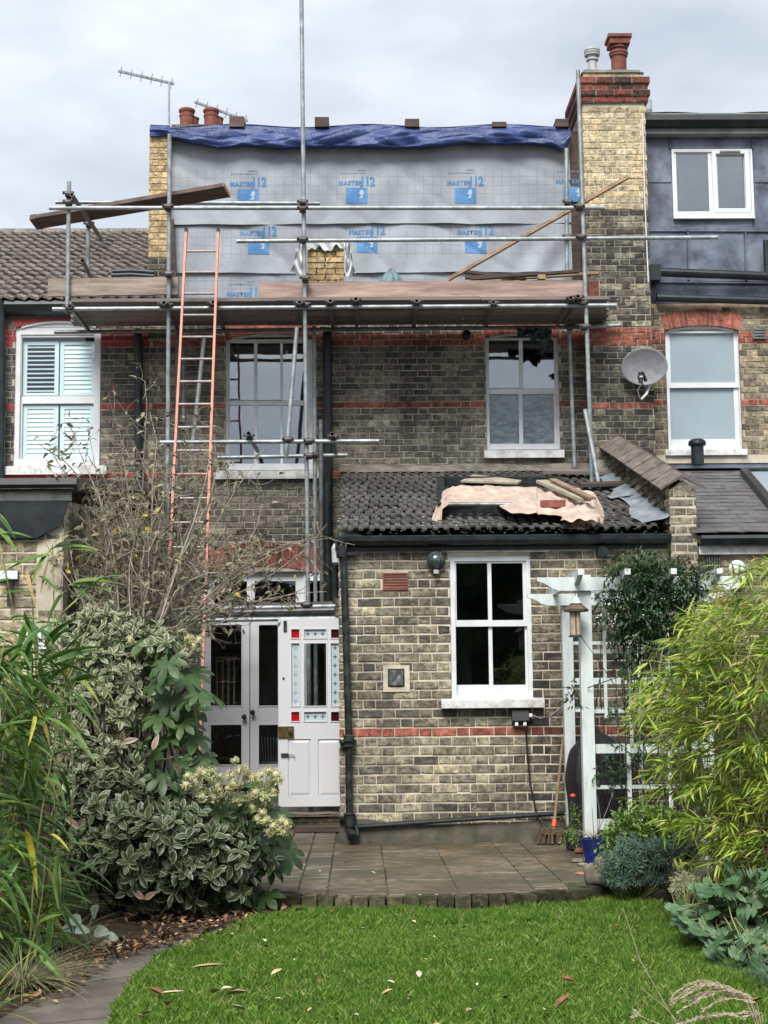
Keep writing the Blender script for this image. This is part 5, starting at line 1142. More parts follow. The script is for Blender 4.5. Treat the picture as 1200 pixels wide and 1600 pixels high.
a = rect(439, 1177, 451, 1182, YD); b = MB(); b.box(a[0], a[1], YD - .02, YD - .001, a[2], a[3]); b.tube([P(450, 1179, YD - .01), P(460, 1180, YD - .02), P(460, 1183, YD - .03)], .005, 6); b.build('bolt', M['black_iron'], dr)
a = rect(443, 970, 448, 986, YD); b = MB(); b.box(a[0], a[1], YD - .018, YD - .001, a[2], a[3]); b.build('bolt', M['black_iron'], dr)
q = P(443, 1060, YD); b = MB(); b.lathe(q, [(.012, 0), (.012, .008)], 10, ax=Matrix.Rotation(R_(90), 3, 'X')); b.build('keyhole', M['black_iron'], dr)
# ================================================================ THINGS ON THE EXTENSION
# rooflight under a dust sheet (plane of the tiled roof)
def rp(px, py, h=0): 
    d = ray(px, py); t = (e0 + nv * h - CAM).dot(nv) / d.dot(nv); return CAM + d * t
rl_ = thing('rooflight', 'dark framed rooflight in the tiled roof under the pink dust sheet', 'rooflight', rp(760, 780))
b = MB(); A_, B_, C_, D_ = rp(688, 752, .09), rp(876, 752, .09), rp(888, 795, .09), rp(690, 795, .09)
for p, q in ((A_, B_), (B_, C_), (C_, D_), (D_, A_)): b.bar(p, q, .08, .1, up=nv)
b.build('frame', M['black_iron'], rl_)
b = MB(); b.tube([rp(700, 788, .16), rp(800, 788, .16)], .02, 10); b.build('bar', M['steel_dark'], rl_)
b = MB(); b.add([p - nv * .01 for p in (A_, B_, C_, D_)], [(0, 1, 2, 3)]); b.build('pane', M['glass_low'], rl_)
tx = [675, 688, 700, 720, 760, 800, 850, 880, 905, 925, 940, 948]; ty = [788, 768, 760, 755, 757, 757, 758, 762, 757, 762, 772, 785]
bx = [675, 688, 700, 720, 775, 785, 800, 825, 850, 868, 880, 905, 925, 935, 942, 948]; by = [792, 794, 786, 785, 784, 791, 798, 799, 796, 798, 800, 802, 800, 797, 796, 788]
def fcl(u, v):
    px = 675 + 273 * u; a = np.interp(px, tx, ty); c_ = np.interp(px, bx, by); py = a + (c_ - a) * v
    e_ = min(1, min(u, 1 - u, ) * 14, v * 6, (1 - v) * 5); h = .09 + .05 * e_ + .012 * math.sin(px * .31 + v * 23 + 2.5 * math.sin(px * .07)) * e_ + .01 * math.sin(v * 33 - px * .12) * e_ + .014 * math.sin(px * .075 + 8 * v + 2 * math.sin(px * .03)) * e_ + .012 * (1 - abs(math.sin(v * 9 + px * .035 + 1.6 * math.sin(px * .05)))) ** 2 * e_ + .006 * math.sin(px * .22 - v * 14)
    if px > 840: h += .03 * abs(math.sin(v * 7 + px * .09)) * e_ + .02 * math.sin(px * .19 + v * 5) * e_ - .04
    h = (h - .13) * .55
    return rp(px, py, .165) + nv * h - nv * (.11 * (1 - e_) if px > 885 or px < 690 else .0)
cl = MB(); cl.grid(fcl, 220, 60)
def fc2(u, v):
    px = 878 + 58 * u; py = 800 + 13 * v; e_ = min(1, u * 8, (1 - u) * 8, (1 - v) * 4); return rp(px + 2 * math.sin(v * 5), py + 1.5 * math.sin(u * 8), .12) + nv * (.02 * e_ + .012 * math.sin(u * 17 + v * 6))
cl.grid(fc2, 34, 12)
cl.build('dust_sheet', M['cloth'], None, smooth=True, label='crumpled pale pink dust sheet thrown over the rooflight', cat='dust sheet')
def rplank(a, c_, wd, th, h, m, lab, nm='timber_board'):
    b = MB(); b.bar(rp(*a, h), rp(*c_, h), wd, th, up=nv); return b.build(nm, M[m], None, label=lab, cat='board')
M['ply'] = mat('pale_board', (.33, .29, .22), .85, .2, 6, .3, 40, rv=.1)
b = MB(); q = [rp(720, 751, .12), rp(740, 741, .14), rp(815, 750, .14), rp(808, 754, .12)]; b.add(q + [p - nv * .02 for p in q], [(0, 1, 2, 3), (4, 7, 6, 5), (0, 4, 5, 1), (1, 5, 6, 2), (2, 6, 7, 3), (3, 7, 4, 0)]); b.build('timber_board', M['ply'], None, label='pale flat board behind the dust sheet on the roof', cat='board')
rplank((846, 752), (915, 781), .12, .03, .22, 'ply', 'split board lying left on top of the dust sheet'); rplank((863, 749), (926, 779), .07, .02, .26, 'batten', 'thinner split board lying right on top of the dust sheet')
rplank((850, 736), (985, 739), .2, .035, .09, 'board_under', 'weathered plank along the top of the tiled roof'); rplank((905, 757), (985, 755), .16, .035, .09, 'timber_dark', 'dark plank under the scaffold pole feet on the tiled roof')
t = MB(); q = rp(864, 790, .17); t.box(q.x - .12, q.x + .12, q.y - .03, q.y + .03, q.z - .02, q.z + .05); t.build('brick', M['terracotta'], None, label='single red brick weighing down the dust sheet on the roof', cat='brick')
# bulkhead lamp
lp = thing('bulkhead_lamp', 'round dark green bulkhead lamp on the wall left of the sash window', 'lamp', P(681, 890, YE)); q = P(681, 877, YE)
rx = Matrix.Rotation(R_(90), 3, 'X')
b = MB(); b.lathe((q.x, YE, q.z), [(.085, 0), (.085, .03), (.088, .035), (.088, .06), (.07, .065)], 24, ax=rx); b.build('rim', M['black_iron'], lp)
M['lens'] = mat('green_lamp_lens', (.05, .075, .07), .18, .3, 15, .2, 40, rv=0, spec=.8)
b = MB(); b.lathe((q.x, YE, q.z), [(.075, .05), (.07, .075), (.05, .095), (.02, .105), (.002, .106)], 24, ax=rx); b.build('lens', M['lens'], lp, smooth=True)
b = MB()
for k in (-1, 0, 1): b.tube([(q.x + k * .04, YE - .07, q.z - .07), (q.x + k * .045, YE - .11, q.z), (q.x + k * .04, YE - .07, q.z + .07)], .005, 5)
b.build('guard', M['black_iron'], lp); b = MB(); b.tube([(q.x, YE - .05, q.z - .12), (q.x, YE - .05, q.z - .085)], .028, 10); b.build('sensor', M['pot_pale'], lp)
# outdoor socket with cable
so = thing('outdoor_socket', 'black outdoor socket box with white plugs below the window sill', 'socket', P(813, 1130, YE)); a = rect(800, 1109, 826, 1131, YE - .05)
b = MB(); b.prismx([(YE, a[2]), (YE - .07, a[2] + .01), (YE - .085, a[2] + .03), (YE - .06, a[3]), (YE, a[3] + .005)], a[0], a[1]); b.build('box', M['blackpot'], so)
for px, py in ((807, 1131), (820, 1131), (829, 1117)): q = P(px, py, YE - .07); b = MB(); b.box(q.x - .014, q.x + .014, q.y - .015, q.y + .015, q.z - .016, q.z + .014); b.build('plug', M['upvc'], so)
b = MB(); b.tube([P(822, 1132, YE - .08), P(823, 1160, YE - .03), P(828, 1220, YE - .02), (P(838, 1270, YE - .04)), P(845, 1282, YE - .09), P(856, 1292, YE - .15)], .008, 6); b.tube([P(829, 1117, YE - .07), P(845, 1123, YE - .1), P(860, 1119, YE - .09), P(885, 1100, YE - .06)], .01, 6); b.build('cable', M['blackpot'], so)
# broom
br_ = thing('broom', 'wooden broom with orange collar leaning on the extension wall', 'broom', P(860, 1306, YE - .35))
top = P(880, 1150, YE - .04); bot = P(865, 1296, YE - .3); b = MB(); b.tube([top, bot], .013, 8); b.build('handle', M['wood'], br_)
b = MB(); b.tube([bot + (top - bot) * .03, bot + (top - bot) * .1], .022, 8); b.build('collar', M['orange'], br_)
q = bot; b = MB(); b.box(q.x - .12, q.x + .08, q.y - .05, q.y + .05, q.z - .04, q.z + .01); b.build('head', M['bristle'], br_)
b = MB()
for k in range(150): x, y = random.uniform(-.135, .095), random.uniform(-.05, .05); p = Vector((q.x + x, q.y + y, q.z - .03)); b.obox(p - Vector((-x * .1, -y * .3, .045)), (.004, 0, 0), (0, .004, 0), (x * .15, y * .4, -.045))
b.build('bristles', M['bristle'], br_)
# ================================================================ PATIO, STEP, LAWN, PATH
ZL = -.10
# patio front edge curve from photo
ek = [(352, 1380), (400, 1396), (450, 1399), (520, 1401), (600, 1402), (700, 1401), (800, 1399), (880, 1393), (935, 1386), (1010, 1375)]
edge = [G(x, y, 0) for x, y in ek]
def edge_y(x): return float(np.interp(x, [p.x for p in edge], [p.y for p in edge]))
patio = tag(bpy.data.objects.new('patio', None), kind='structure'); COL.objects.link(patio); WL['patio'] = Vector((0, 0, 0))
M['pavebed'] = mat('mossy_patio_joints', (.06, .062, .036), .95, .4, 12, .5, 40, dirt=(.05, .07, .02), dfac=.7)
def pave_mat():
    m, nt, N_, L_, bs, pos = _start('patio_slab')
    base = _ramp(N_, L_, _rnd(N_, L_), [(0, (.12, .10, .072)), (.45, (.135, .108, .074)), (.7, (.175, .122, .078)), (1, (.13, .112, .084))])
    c = _mix(N_, L_, base, _ramp(N_, L_, _noise(N_, L_, 9, 9, .75, pos), [(.38, .5), (.62, 1.55)]), 1.0, 'MULTIPLY')
    c = _mix(N_, L_, c, (.06, .06, .036), _ramp(N_, L_, _noise(N_, L_, 1.1, 7, .65, pos), [(.42, 0.0), (.56, .8)]))
    c = _mix(N_, L_, c, (.30, .18, .10), _ramp(N_, L_, _noise(N_, L_, .9, 5, .6, pos, (1, 1.6, 1)), [(.58, 0.0), (.68, .55)]))
    L_.new(c, bs.inputs['Base Color']); L_.new(_ramp(N_, L_, _noise(N_, L_, 1.6, 5, .6, pos), [(.4, .3), (.65, .85)]), bs.inputs['Roughness'])
    _bump(N_, L_, bs, _noise(N_, L_, 40, 6, .65, pos), .5, .004); return m
M['paving'] = pave_mat()
xa_p, xb_p = -2.3, 3.4
b = MB(); poly = [(xa_p, 0), (xb_p, 0), (xb_p, edge_y(xb_p) + .12)] + [(p.x, p.y + .12) for p in reversed(edge) if xa_p < p.x < xb_p] + [(xa_p, edge_y(xa_p) + .12)]
b.prismz(poly, -.2, -.014); b.build('bedding', M['pavebed'], patio)
# large rough slabs, bands of small setts between
def slabq(x0, x1, y0, y1, m='paving', zz=0, nm='slab', g=.003):
    y0 = max(y0, max(edge_y(x0), edge_y(x1)) + .12)
    if y1 - y0 < .04: return
    b = MB(); b.cr = random.random(); j = lambda: random.uniform(-.004, .004); z = zz + random.uniform(-.003, .003)
    t = [(x0 + g + j(), y0 + g + j()), (x1 - g + j(), y0 + g + j()), (x1 - g + j(), y1 - g + j()), (x0 + g + j(), y1 - g + j())]
    i = .006; c = [(x0 + g + i, y0 + g + i), (x1 - g - i, y0 + g + i), (x1 - g - i, y1 - g - i), (x0 + g + i, y1 - g - i)]
    vs = [(x, y, z) for x, y in c] + [(x, y, z - .006) for x, y in t] + [(x, y, z - .03) for x, y in t]
    b.add(vs, [(0, 1, 2, 3)] + [(a + k, a + 4 + k, a + 4 + (k + 1) % 4, a + (k + 1) % 4) for a in (0, 4) for k in range(4)]); b.build(nm, M[m], patio)
xc = [G(x, 1340, 0).x for x in (270, 350, 430, 520, 600, 690, 790, 860)]
cols = [(-2.3, -1.62, .6), (-1.62, -.95, .75)]
# columns of slabs
def column_slabs(x0, x1, ys):
    for a, c_ in zip(ys, ys[1:]): slabq(x0, x1, c_, a)
g1 = G(520, 1340, 0).x; g2x = G(598, 1340, 0).x; g3 = G(690, 1340, 0).x; g4 = G(790, 1340, 0).x; g5 = G(838, 1340, 0).x; g6 = G(925, 1340, 0).x
column_slabs(g1, g2x, [-3.76, -4.75, -5.9, -7.0, -8.2]); column_slabs(g2x, g3, [-3.76, -4.5, -5.7, -6.6, -7.3, -8.2]); column_slabs(g3, g4, [-3.76, -4.9, -6.2, -7.4, -8.2])
column_slabs(g5, g6, [-3.76, -4.6, -5.9, -7.0, -8.2]); column_slabs(g6, g6 + .75, [-3.76, -5.2, -6.5, -8.0]); column_slabs(g6 + .75, xb_p, [-3.76, -5.2, -6.5, -8.0])
column_slabs(-2.3, -1.5, [-2.2, -3.4, -4.6, -5.8, -7, -8.2]); column_slabs(-1.5, g1 - .42, [-2.2, -3.1, -4.3, -5.2, -6.4, -7.3, -8.3])
# setts (small brick paviours) in two strips
for (x0, x1, n) in ((g1 - .42, g1, 2), (g4, g5, 1)):
    y = -2.2 if x0 < 0 else -3.76; r = 0
    while y > -8.2:
        k0 = 0; w_ = (x1 - x0) / n
        for k in range(n): slabq(x0 + k * w_, x0 + (k + 1) * w_, y - .11, y, nm='paver', g=.005, zz=-.002)
        y -= .11; r += 1
column_slabs(-2.3, -1.0, [-.05, -1.1, -2.2]); column_slabs(-1.0, EX0, [-.05, -1.1, -2.2])
# kerb bricks on edge around the curve
tot = 0; pts = []
for a, c_ in zip(edge, edge[1:]):
    for k in range(30): pts.append(a.lerp(c_, k / 30))
acc = 0; last = pts[0]; marks = [pts[0]]
for p in pts:
    if (p - marks[-1]).length >= .112: marks.append(p)
for a, c_ in zip(marks, marks[1:]):
    t = (c_ - a).normalized(); n_ = Vector((-t.y, t.x, 0)); mid = (a + c_) / 2; b = MB(); b.cr = random.random(); hz = random.uniform(-.006, .006); dn = random.uniform(-.006, .006)
    ce = mid + n_ * (.055 + dn); ce.z = -.1 + hz - .004
    top = [ce + Vector((0, 0, .104))]
    b.obox(ce, t * .0515, n_ * .065, (0, 0, .096)); b.obox(ce + Vector((0, 0, .099)), t * .045, n_ * .058, (0, 0, .005)); b.build('kerb_brick', M['brick_kerb'], patio)
# doorstep
dsx0 = P(395, 1275, -2.2).x
st = thing('doorstep', 'dark brick step below the open white door', 'step', ((dsx0 + EX0) / 2, -2, 0))
b = MB(); b.box(dsx0, EX0 - .005, -2.19, -.05, .001, .13); sc_ = b.build('core', M['mortar_dark'], st)
k = 0; x = dsx0
while x < EX0 - .05:
    m_ = MB(); m_.cr = random.random(); e_ = min(x + .215, EX0 - .006); m_.box(x, e_ - .008, -2.21, -2.18, .012, .07); m_.build('brick', M['brick_kerb'], sc_)
    m_ = MB(); m_.cr = random.random(); m_.box(x + .05, min(x + .255, EX0 - .006), -2.21, -2.18, .078, .13); m_.build('brick', M['brick_kerb'], sc_); x += .215
b = MB(); b.grid(lambda u, v: (dsx0 - .02 + (EX0 - dsx0 + .016) * u, -2.24 + 2.19 * v, .155 + .004 * math.sin(u * 17)), 12, 3); b.box(dsx0 - .02, EX0 - .006, -2.235, -.06, .132, .15); b.build('tread', M['paving'], st)
tm_ = MB(); a = G(462, 1301, 0); tm_.box(a.x, EX0 - .02, a.y, a.y + .3, .003, .05); tm_.build('timber_board', M['timber_dark'], None, label='brown timber board lying on the patio below the doorstep', cat='board')
# ground sheets
def sheet_poly(name, pts, z, m, sub=None, **k):
    b = MB(); b.add([(x, y, z) for x, y in pts], [tuple(range(len(pts)))]); o = b.build(name, m, None, org=(0, 0, z)); return tag(o, kind='structure')
b = MB(); b.add([(-300, -300, -.22), (300, -300, -.22), (300, 300, -.22), (-300, 300, -.22)], [(0, 1, 2, 3)]); tag(b.build('ground', M['ground'], None), kind='structure')
# lawn outline
lawn_px = [(455, 1423), (410, 1436), (372, 1448), (320, 1462), (275, 1480), (240, 1500), (212, 1525), (190, 1556), (172, 1590), (160, 1625)]
lp_ = [G(x, y, ZL) for x, y in lawn_px]; LE = [(p.x, p.y) for p in lp_]
LE.append((LE[-1][0] - .25, -12.5)); LE.append((LE[-2][0] - .5, -16)); LE += [(-1.4, -19), (3.2, -19), (3.2, -9.2)]
re_px = [(1200, 1528), (1150, 1504), (1095, 1484), (1062, 1462), (1048, 1435), (1035, 1415), (960, 1405)]
RE = [(G(x, y, ZL).x, G(x, y, ZL).y) for x, y in re_px]
lawn_poly = [(p[0], p[1]) for p in LE[:-1]] + [(3.2, RE[0][1] - .1)] + RE + [(p.x, p.y - .02) for p in reversed(edge) if G(455, 1423, ZL).x < p.x < RE[-1][0]]
lawn = sheet_poly('lawn', lawn_poly, ZL - .012, mat('lawn_soil', (.05, .075, .02), .95, .3, 6, .8, 40))
# path
pth = [(-3.2, -19), (-1.4, -19)] + [LE[-4 - 0]] if False else None
path_l = [G(x, y, ZL) for x, y in ((470, 1418), (420, 1424), (330, 1446), (260, 1462), (215, 1482), (150, 1500), (100, 1540), (40, 1570), (-30, 1610))]
pp_ = [(p.x, p.y) for p in path_l] + [(path_l[-1].x - .4, -12.5), (path_l[-1].x - .9, -19), (-1.35, -19)] + [(x, y) for x, y in reversed(LE[:12])]
path = tag(bpy.data.objects.new('path', None), kind='structure'); COL.objects.link(path); WL['path'] = Vector((0, 0, 0))
M['pathslab'] = mat('grey_path_slab', (.135, .12, .10), .8, .22, 4, .5, 40, dirt=(.07, .062, .045), dfac=.6, dscale=3, rv=.14)
b = MB(); b.add([(x, y, ZL - .02) for x, y in pp_], [tuple(range(len(pp_)))]); b.build('bedding', M['pavebed'], path)
# path slabs cut across the strip
cl_ = [Vector(((a[0] + c_.x) / 2, (a[1] + c_.y) / 2, 0)) for a, c_ in zip(LE[:10], [path_l[min(i, 8)] for i in range(10)])]
Lp = [Vector((path_l[min(i, 8)].x, path_l[min(i, 8)].y, 0)) for i in range(9)] + [Vector((path_l[-1].x - .35, -11.8, 0))]; Rp = [Vector((LE[i][0], LE[i][1], 0)) for i in range(10)]
for i in range(9):
    a, c_, d, e_ = Lp[i], Rp[i], Rp[i + 1], Lp[i + 1]; s = .985
    b = MB(); b.cr = random.random(); ce = (a + c_ + d + e_) / 4; q = [ce + (p - ce) * s for p in (a, c_, d, e_)]
    b.add([(p.x, p.y, ZL + .004 * (i % 2)) for p in q] + [(p.x, p.y, ZL - .03) for p in q], [(0, 1, 2, 3), (0, 4, 5, 1), (1, 5, 6, 2), (2, 6, 7, 3), (3, 7, 4, 0)]); b.build('slab', M['pathslab'], path)
# beds
bed = sheet_poly('flower_bed', [(-4, -19), (Lp[-1].x - .2, -19), (Lp[-1].x, -12)] + [(p.x + .02, p.y) for p in reversed(path_l)] + [(path_l[0].x, -6.6), (xa_p - .02, -6.3), (xa_p - .02, -2), (-4, -2)], ZL - .008, M['soil'])
bed2 = sheet_poly('flower_bed', [(p[0], p[1]) for p in RE] + [(RE[-1][0], edge_y(RE[-1][0]) + .1), (2.05, -6.2), (2.3, -3.9), (5, -3.9), (5, -19), (3.2, -19), (3.2, RE[0][1])], ZL + .01, M['soil'])
# ================================================================ FENCES
def fence(name, lab, p0, p1, h, bw=.14):
    t = thing(name, lab, 'fence', ((p0[0] + p1[0]) / 2, (p0[1] + p1[1]) / 2, ZL)); a = Vector((*p0, ZL)); c_ = Vector((*p1, ZL)); d = (c_ - a).normalized(); L = (c_ - a).length; n_ = int(L / bw)
    for k in range(n_):
        m_ = MB(); m_.cr = random.random(); ce = a + d * bw * (k + .5); nn = Vector((-d.y, d.x, 0)); m_.obox(ce + Vector((0, 0, h / 2 + random.uniform(-.01, .01))) + nn * (.008 if k % 2 else -.004), d * (bw * .5 + .004), nn * .007, (0, 0, h / 2)); m_.build('board', M['fence'], t)
    k = 0
    while k < L: m_ = MB(); ce = a + d * k; m_.box(ce.x - .04, ce.x + .04, ce.y - .04, ce.y + .04, ZL, ZL + h + .08); m_.build('post', M['fence'], t); k += 1.8
fence('garden_fence', 'weathered vertical board fence along the left side behind the bamboo', (-2.33, YL - .05), (-2.6, -17), 1.55); fence('garden_fence', 'weathered board fence along the right side behind the yellow bamboo', (3.12, YE - .4), (3.3, -17), 1.5)
# ================================================================ PERGOLA
pg = thing('pergola', 'white painted timber pergola with scalloped beam ends and trellis', 'pergola', (2.6, -4.8, 0)); WG = M['white_green']
YF, YR = -18.13 + 12.7, -18.13 + 14.1
def post(px, Y, w_, ztop, lab=None):
    q = P(px, 1100, Y); b = MB(); b.box(q.x - w_ / 2, q.x + w_ / 2, Y - w_ / 2, Y + w_ / 2, -.0, ztop); b.build('post', WG, pg)
zbm = P(900, 903, YF).z; zb1 = P(900, 924, YF).z
post(888.5, YR, .095, zb1 + .05); post(917, YF, .1, zbm + .02); post(1102, YF, .1, zbm - .02); post(1085, YR, .095, zb1)
def scallop(x0, x1, zt, zb, cut=.2, both=True):  # beam profile in x,z
    h = zt - zb; o = [(x0, zt)]
    o += [(x0, zt - h * .28), (x0 + cut * .25, zt - h * .42), (x0 + cut * .45, zt - h * .62), (x0 + cut * .6, zt - h * .82), (x0 + cut * .85, zb + h * .02), (x0 + cut, zb)]
    o += [(x1 - cut, zb), (x1 - cut * .85, zb + h * .02), (x1 - cut * .6, zt - h * .82), (x1 - cut * .45, zt - h * .62), (x1 - cut * .25, zt - h * .42), (x1, zt - h * .28), (x1, zt)]
    return o
a = P(839, 904, YF - .07); c_ = P(1175, 908, YF - .07); b = MB(); b.prism(scallop(a.x, c_.x, zbm, zb1), YF - .09, YF - .051); b.build('beam', WG, pg)
a = P(824, 929, YR - .07); c_ = P(1130, 930, YR - .07); zr1, zr2 = P(850, 929, YR).z, P(850, 947, YR).z; b = MB(); b.prism(scallop(a.x, c_.x, zr1, zr2), YR - .09, YR - .048); b.build('beam', WG, pg)
for px in (907, 980, 1052, 1124):
    q = P(px, 905, YF - .3); yf, yr2 = YF - .33, YR + .25; zt2 = zbm + .045; zb3 = zt2 - .1; h = .1; cu = .22
    o = [(yf, zt2), (yf, zt2 - h * .4), (yf + cu * .3, zt2 - h * .55), (yf + cu * .6, zt2 - h * .85), (yf + cu, zb3), (yr2, zb3), (yr2, zt2)]; b = MB(); b.prismx(o, q.x - .022, q.x + .022); b.build('rafter', WG, pg)
    b = MB(); b.box(q.x - .0235, q.x + .0235, yf - .003, yf + .002, zt2 - .045, zt2 + .002); b.build('rafter_end', M['white'], pg)
def trellis(px0, px1, Y, hs, vs, y0, y1):
    for (py, th) in hs:
        a, c_ = P(px0, py, Y), P(px1, py, Y); b = MB(); b.box(a.x, c_.x, Y - .012, Y + .008, (a.z) - th / 2, a.z + th / 2); b.build('batten', WG, pg)
    for (px, th, ya, yb_) in vs:
        a, c_ = P(px, ya, Y), P(px, yb_, Y); b = MB(); b.box(a.x - th / 2, a.x + th / 2, Y - .03, Y - .0125, c_.z, a.z); b.build('batten', WG, pg)
trellis(925, 1094, YF + .02, [(1018, .032), (1112, .026), (1170, .075), (1230, .03), (1288, .085)], [(942, .026, 950, 1122), (981, .034, 1165, 1296), (1038, .03, 950, 1290), (981, .026, 965, 1165)], 950, 1290)
trellis(894, 1080, YR + .02, [(1005, .03), (1067, .03), (1062, .03), (1110, .03), (937, .05)], [(995, .028, 940, 1290), (1040, .028, 940, 1290)], 950, 1290)
# bird feeder
bf = thing('bird_feeder', 'hanging bird feeder with dark pitched roof in front of the white pergola post', 'bird feeder', P(898, 1000, YF - .15)); YFf = YF - .2
q = P(899, 938, YFf); b = MB(); rr = P(917, 950, YFf).x - q.x
b.lathe(P(900, 953, YFf), [(rr * 1.08, -.015), (rr * 1.12, .004), (rr * .55, .045), (rr * .5, .05), (.008, .055)], 6); b.build('roof', M['timber_dark'], bf)
b = MB(); b.lathe(P(900, 943, YFf), [(rr * .62, 0), (rr * .3, .045), (.01, .06)], 6); b.build('roof_cap', M['pot_pale'], bf)
b = MB(); q1 = P(899, 993, YFf); b.lathe(q1, [(.042, 0), (.045, .01), (.045, .2), (.04, .21)], 14); M['feeder'] = mat('seed_filled_tube', (.42, .33, .26), .3, .25, 25, 0, rv=0); b.build('tube', M['feeder'], bf)
b = MB(); b.lathe(q1, [(.055, -.012), (.055, 0)], 12); b.tube([q1 + Vector((0, -.05, 0)), q1 + Vector((0, -.05, .22))], .004, 5); b.tube([P(899, 940, YFf), P(899, 924, YFf)], .003, 5); b.build('perch', M['black_iron'], bf)
# covered barbecue
bq = MB(); q = P(934, 1290, -4.3); xq0, xq1 = P(890, 1200, -4.75).x, P(985, 1200, -4.5).x
def fbq(u, v):
    t = u * 2 * math.pi; hx = (xq1 - xq0) / 2; cx_ = (xq0 + xq1) / 2; prof = np.interp(v, [0, .05, .55, .8, .93, 1], [1.0, .98, .93, .78, .45, .02]); H_ = 1.0
    cs, sn = math.cos(t), math.sin(t); sq = (abs(cs) ** 4 + abs(sn) ** 4) ** -.25; fold = 1 + .035 * math.sin(t * 11 + v * 3) * (1 - v * .6)
    return (cx_ + hx * cs * sq * prof * fold + .02 * math.sin(v * 7), -4.5 + .28 * sn * sq * prof * fold, .02 + H_ * (v if v < .8 else v) + .05 * math.exp(-((u - .55) * 6) ** 2) * v)
bq.grid(fbq, 72, 26); bq.build('barbecue_cover', M['blackfab'], None, smooth=True, label='black fabric cover over a barbecue behind the white trellis', cat='cover')
# pots and stones
pt = thing('plant_pot', 'glossy dark blue pot of wispy grass at the patio corner', 'plant pot', G(930, 1350, 0)); q = G(928, 1350, 0)
b = MB(); b.lathe((q.x, q.y, 0), [(.062, 0), (.068, .01), (.1, .17), (.108, .19), (.108, .2), (.098, .2), (.09, .17), (.01, .165)], 24); b.build('pot', M['blueglaze'], pt)
p2 = thing('plant_pot', 'black plastic pot with red flowered plant between the white posts', 'plant pot', G(896, 1327, 0)); q2 = G(896, 1327, 0)
b = MB(); b.lathe((q2.x, q2.y, 0), [(.062, 0), (.075, .18), (.08, .19), (.07, .19), (.01, .175)], 20); b.build('pot', M['blackpot'], p2)
def stone(px, py, s, lab, m='stone', z=0.0, sq=(1, .8, .6)):
    c = G(px, py, z); b = MB(); ph = random.random() * 6
    def f(u, v): 
        t = u * 2 * math.pi; e_ = (v - .5) * math.pi; r = s * (1 + .13 * math.sin(3 * t + ph) * math.cos(e_) + .09 * math.sin(5 * e_ + ph) + .07 * math.sin(2 * t + 4 * e_))
        return (c.x + r * sq[0] * math.cos(e_) * math.cos(t), c.y + r * sq[1] * math.cos(e_) * math.sin(t), z + s * sq[2] * .8 + r * sq[2] * math.sin(e_))
    b.grid(f, 18, 10); b.build('stone', M[m], None, smooth=True, label=lab, cat='stone', group='stones at the patio corner')
stone(936, 1384, .1, 'large rounded stone beside the euphorbia at the kerb end', sq=(1, .9, .95)); stone(938, 1350, .085, 'brown stone behind the blue pot', sq=(1.1, .9, .8)); stone(903, 1348, .04, 'flat grey stone left of the blue pot', sq=(1.3, 1, .5)); stone(911, 1354, .035, 'small grey stone in front of the blue pot', sq=(1.2, 1, .5)); stone(882, 1316, .05, 'pale stone at the foot of the rear pergola post', sq=(1.5, .8, .4)); stone(905, 1334, .045, 'rust coloured stone beside the black pot', 'terracotta')
stone(908, 1367, .03, 'small orange pebble on the slabs by the large stone', 'timber_pale', sq=(1.4, .8, .4))
# ================================================================ VEGETATION
def leaf_tpl(L=1.0, W=.35, ns=6, nc=4, fold=.12, droop=.25, wid=None, wave=0):
    """leaf along +X, width Y, up Z; nc strips across; returns verts, quads, edge"""
    v = []; e_ = []
    for i in range(ns + 1):
        t = i / ns; w_ = (math.sin(math.pi * min(1, t ** .8)) ** .8 if wid is None else wid(t)) * W / 2
        w_ = max(w_, W * .01)
        for j in range(nc + 1):
            s = j / nc * 2 - 1; v.append((t * L, s * w_, abs(s) * w_ * fold * 2 - droop * L * t * t + wave * math.sin(t * 12 + s * 2) * abs(s)))
            e_.append(max(abs(s), (t - .8) * 4 if t > .8 else 0))
    f = [(i*(nc+1)+j, (i+1)*(nc+1)+j, (i+1)*(nc+1)+j+1, i*(nc+1)+j+1) for i in range(ns) for j in range(nc)]
    return np.array(v), np.array(f), np.clip(np.array(e_), 0, 1)
def basis(dirs, ups):
    d = dirs / np.linalg.norm(dirs, axis=1, keepdims=True); s = np.cross(ups, d); n = np.linalg.norm(s, axis=1, keepdims=True)
    s = np.where(n < 1e-4, np.array([[0, 1, 0]]), s / np.maximum(n, 1e-6)); u = np.cross(d, s)
    return np.stack([d, s, u], axis=2)   # columns
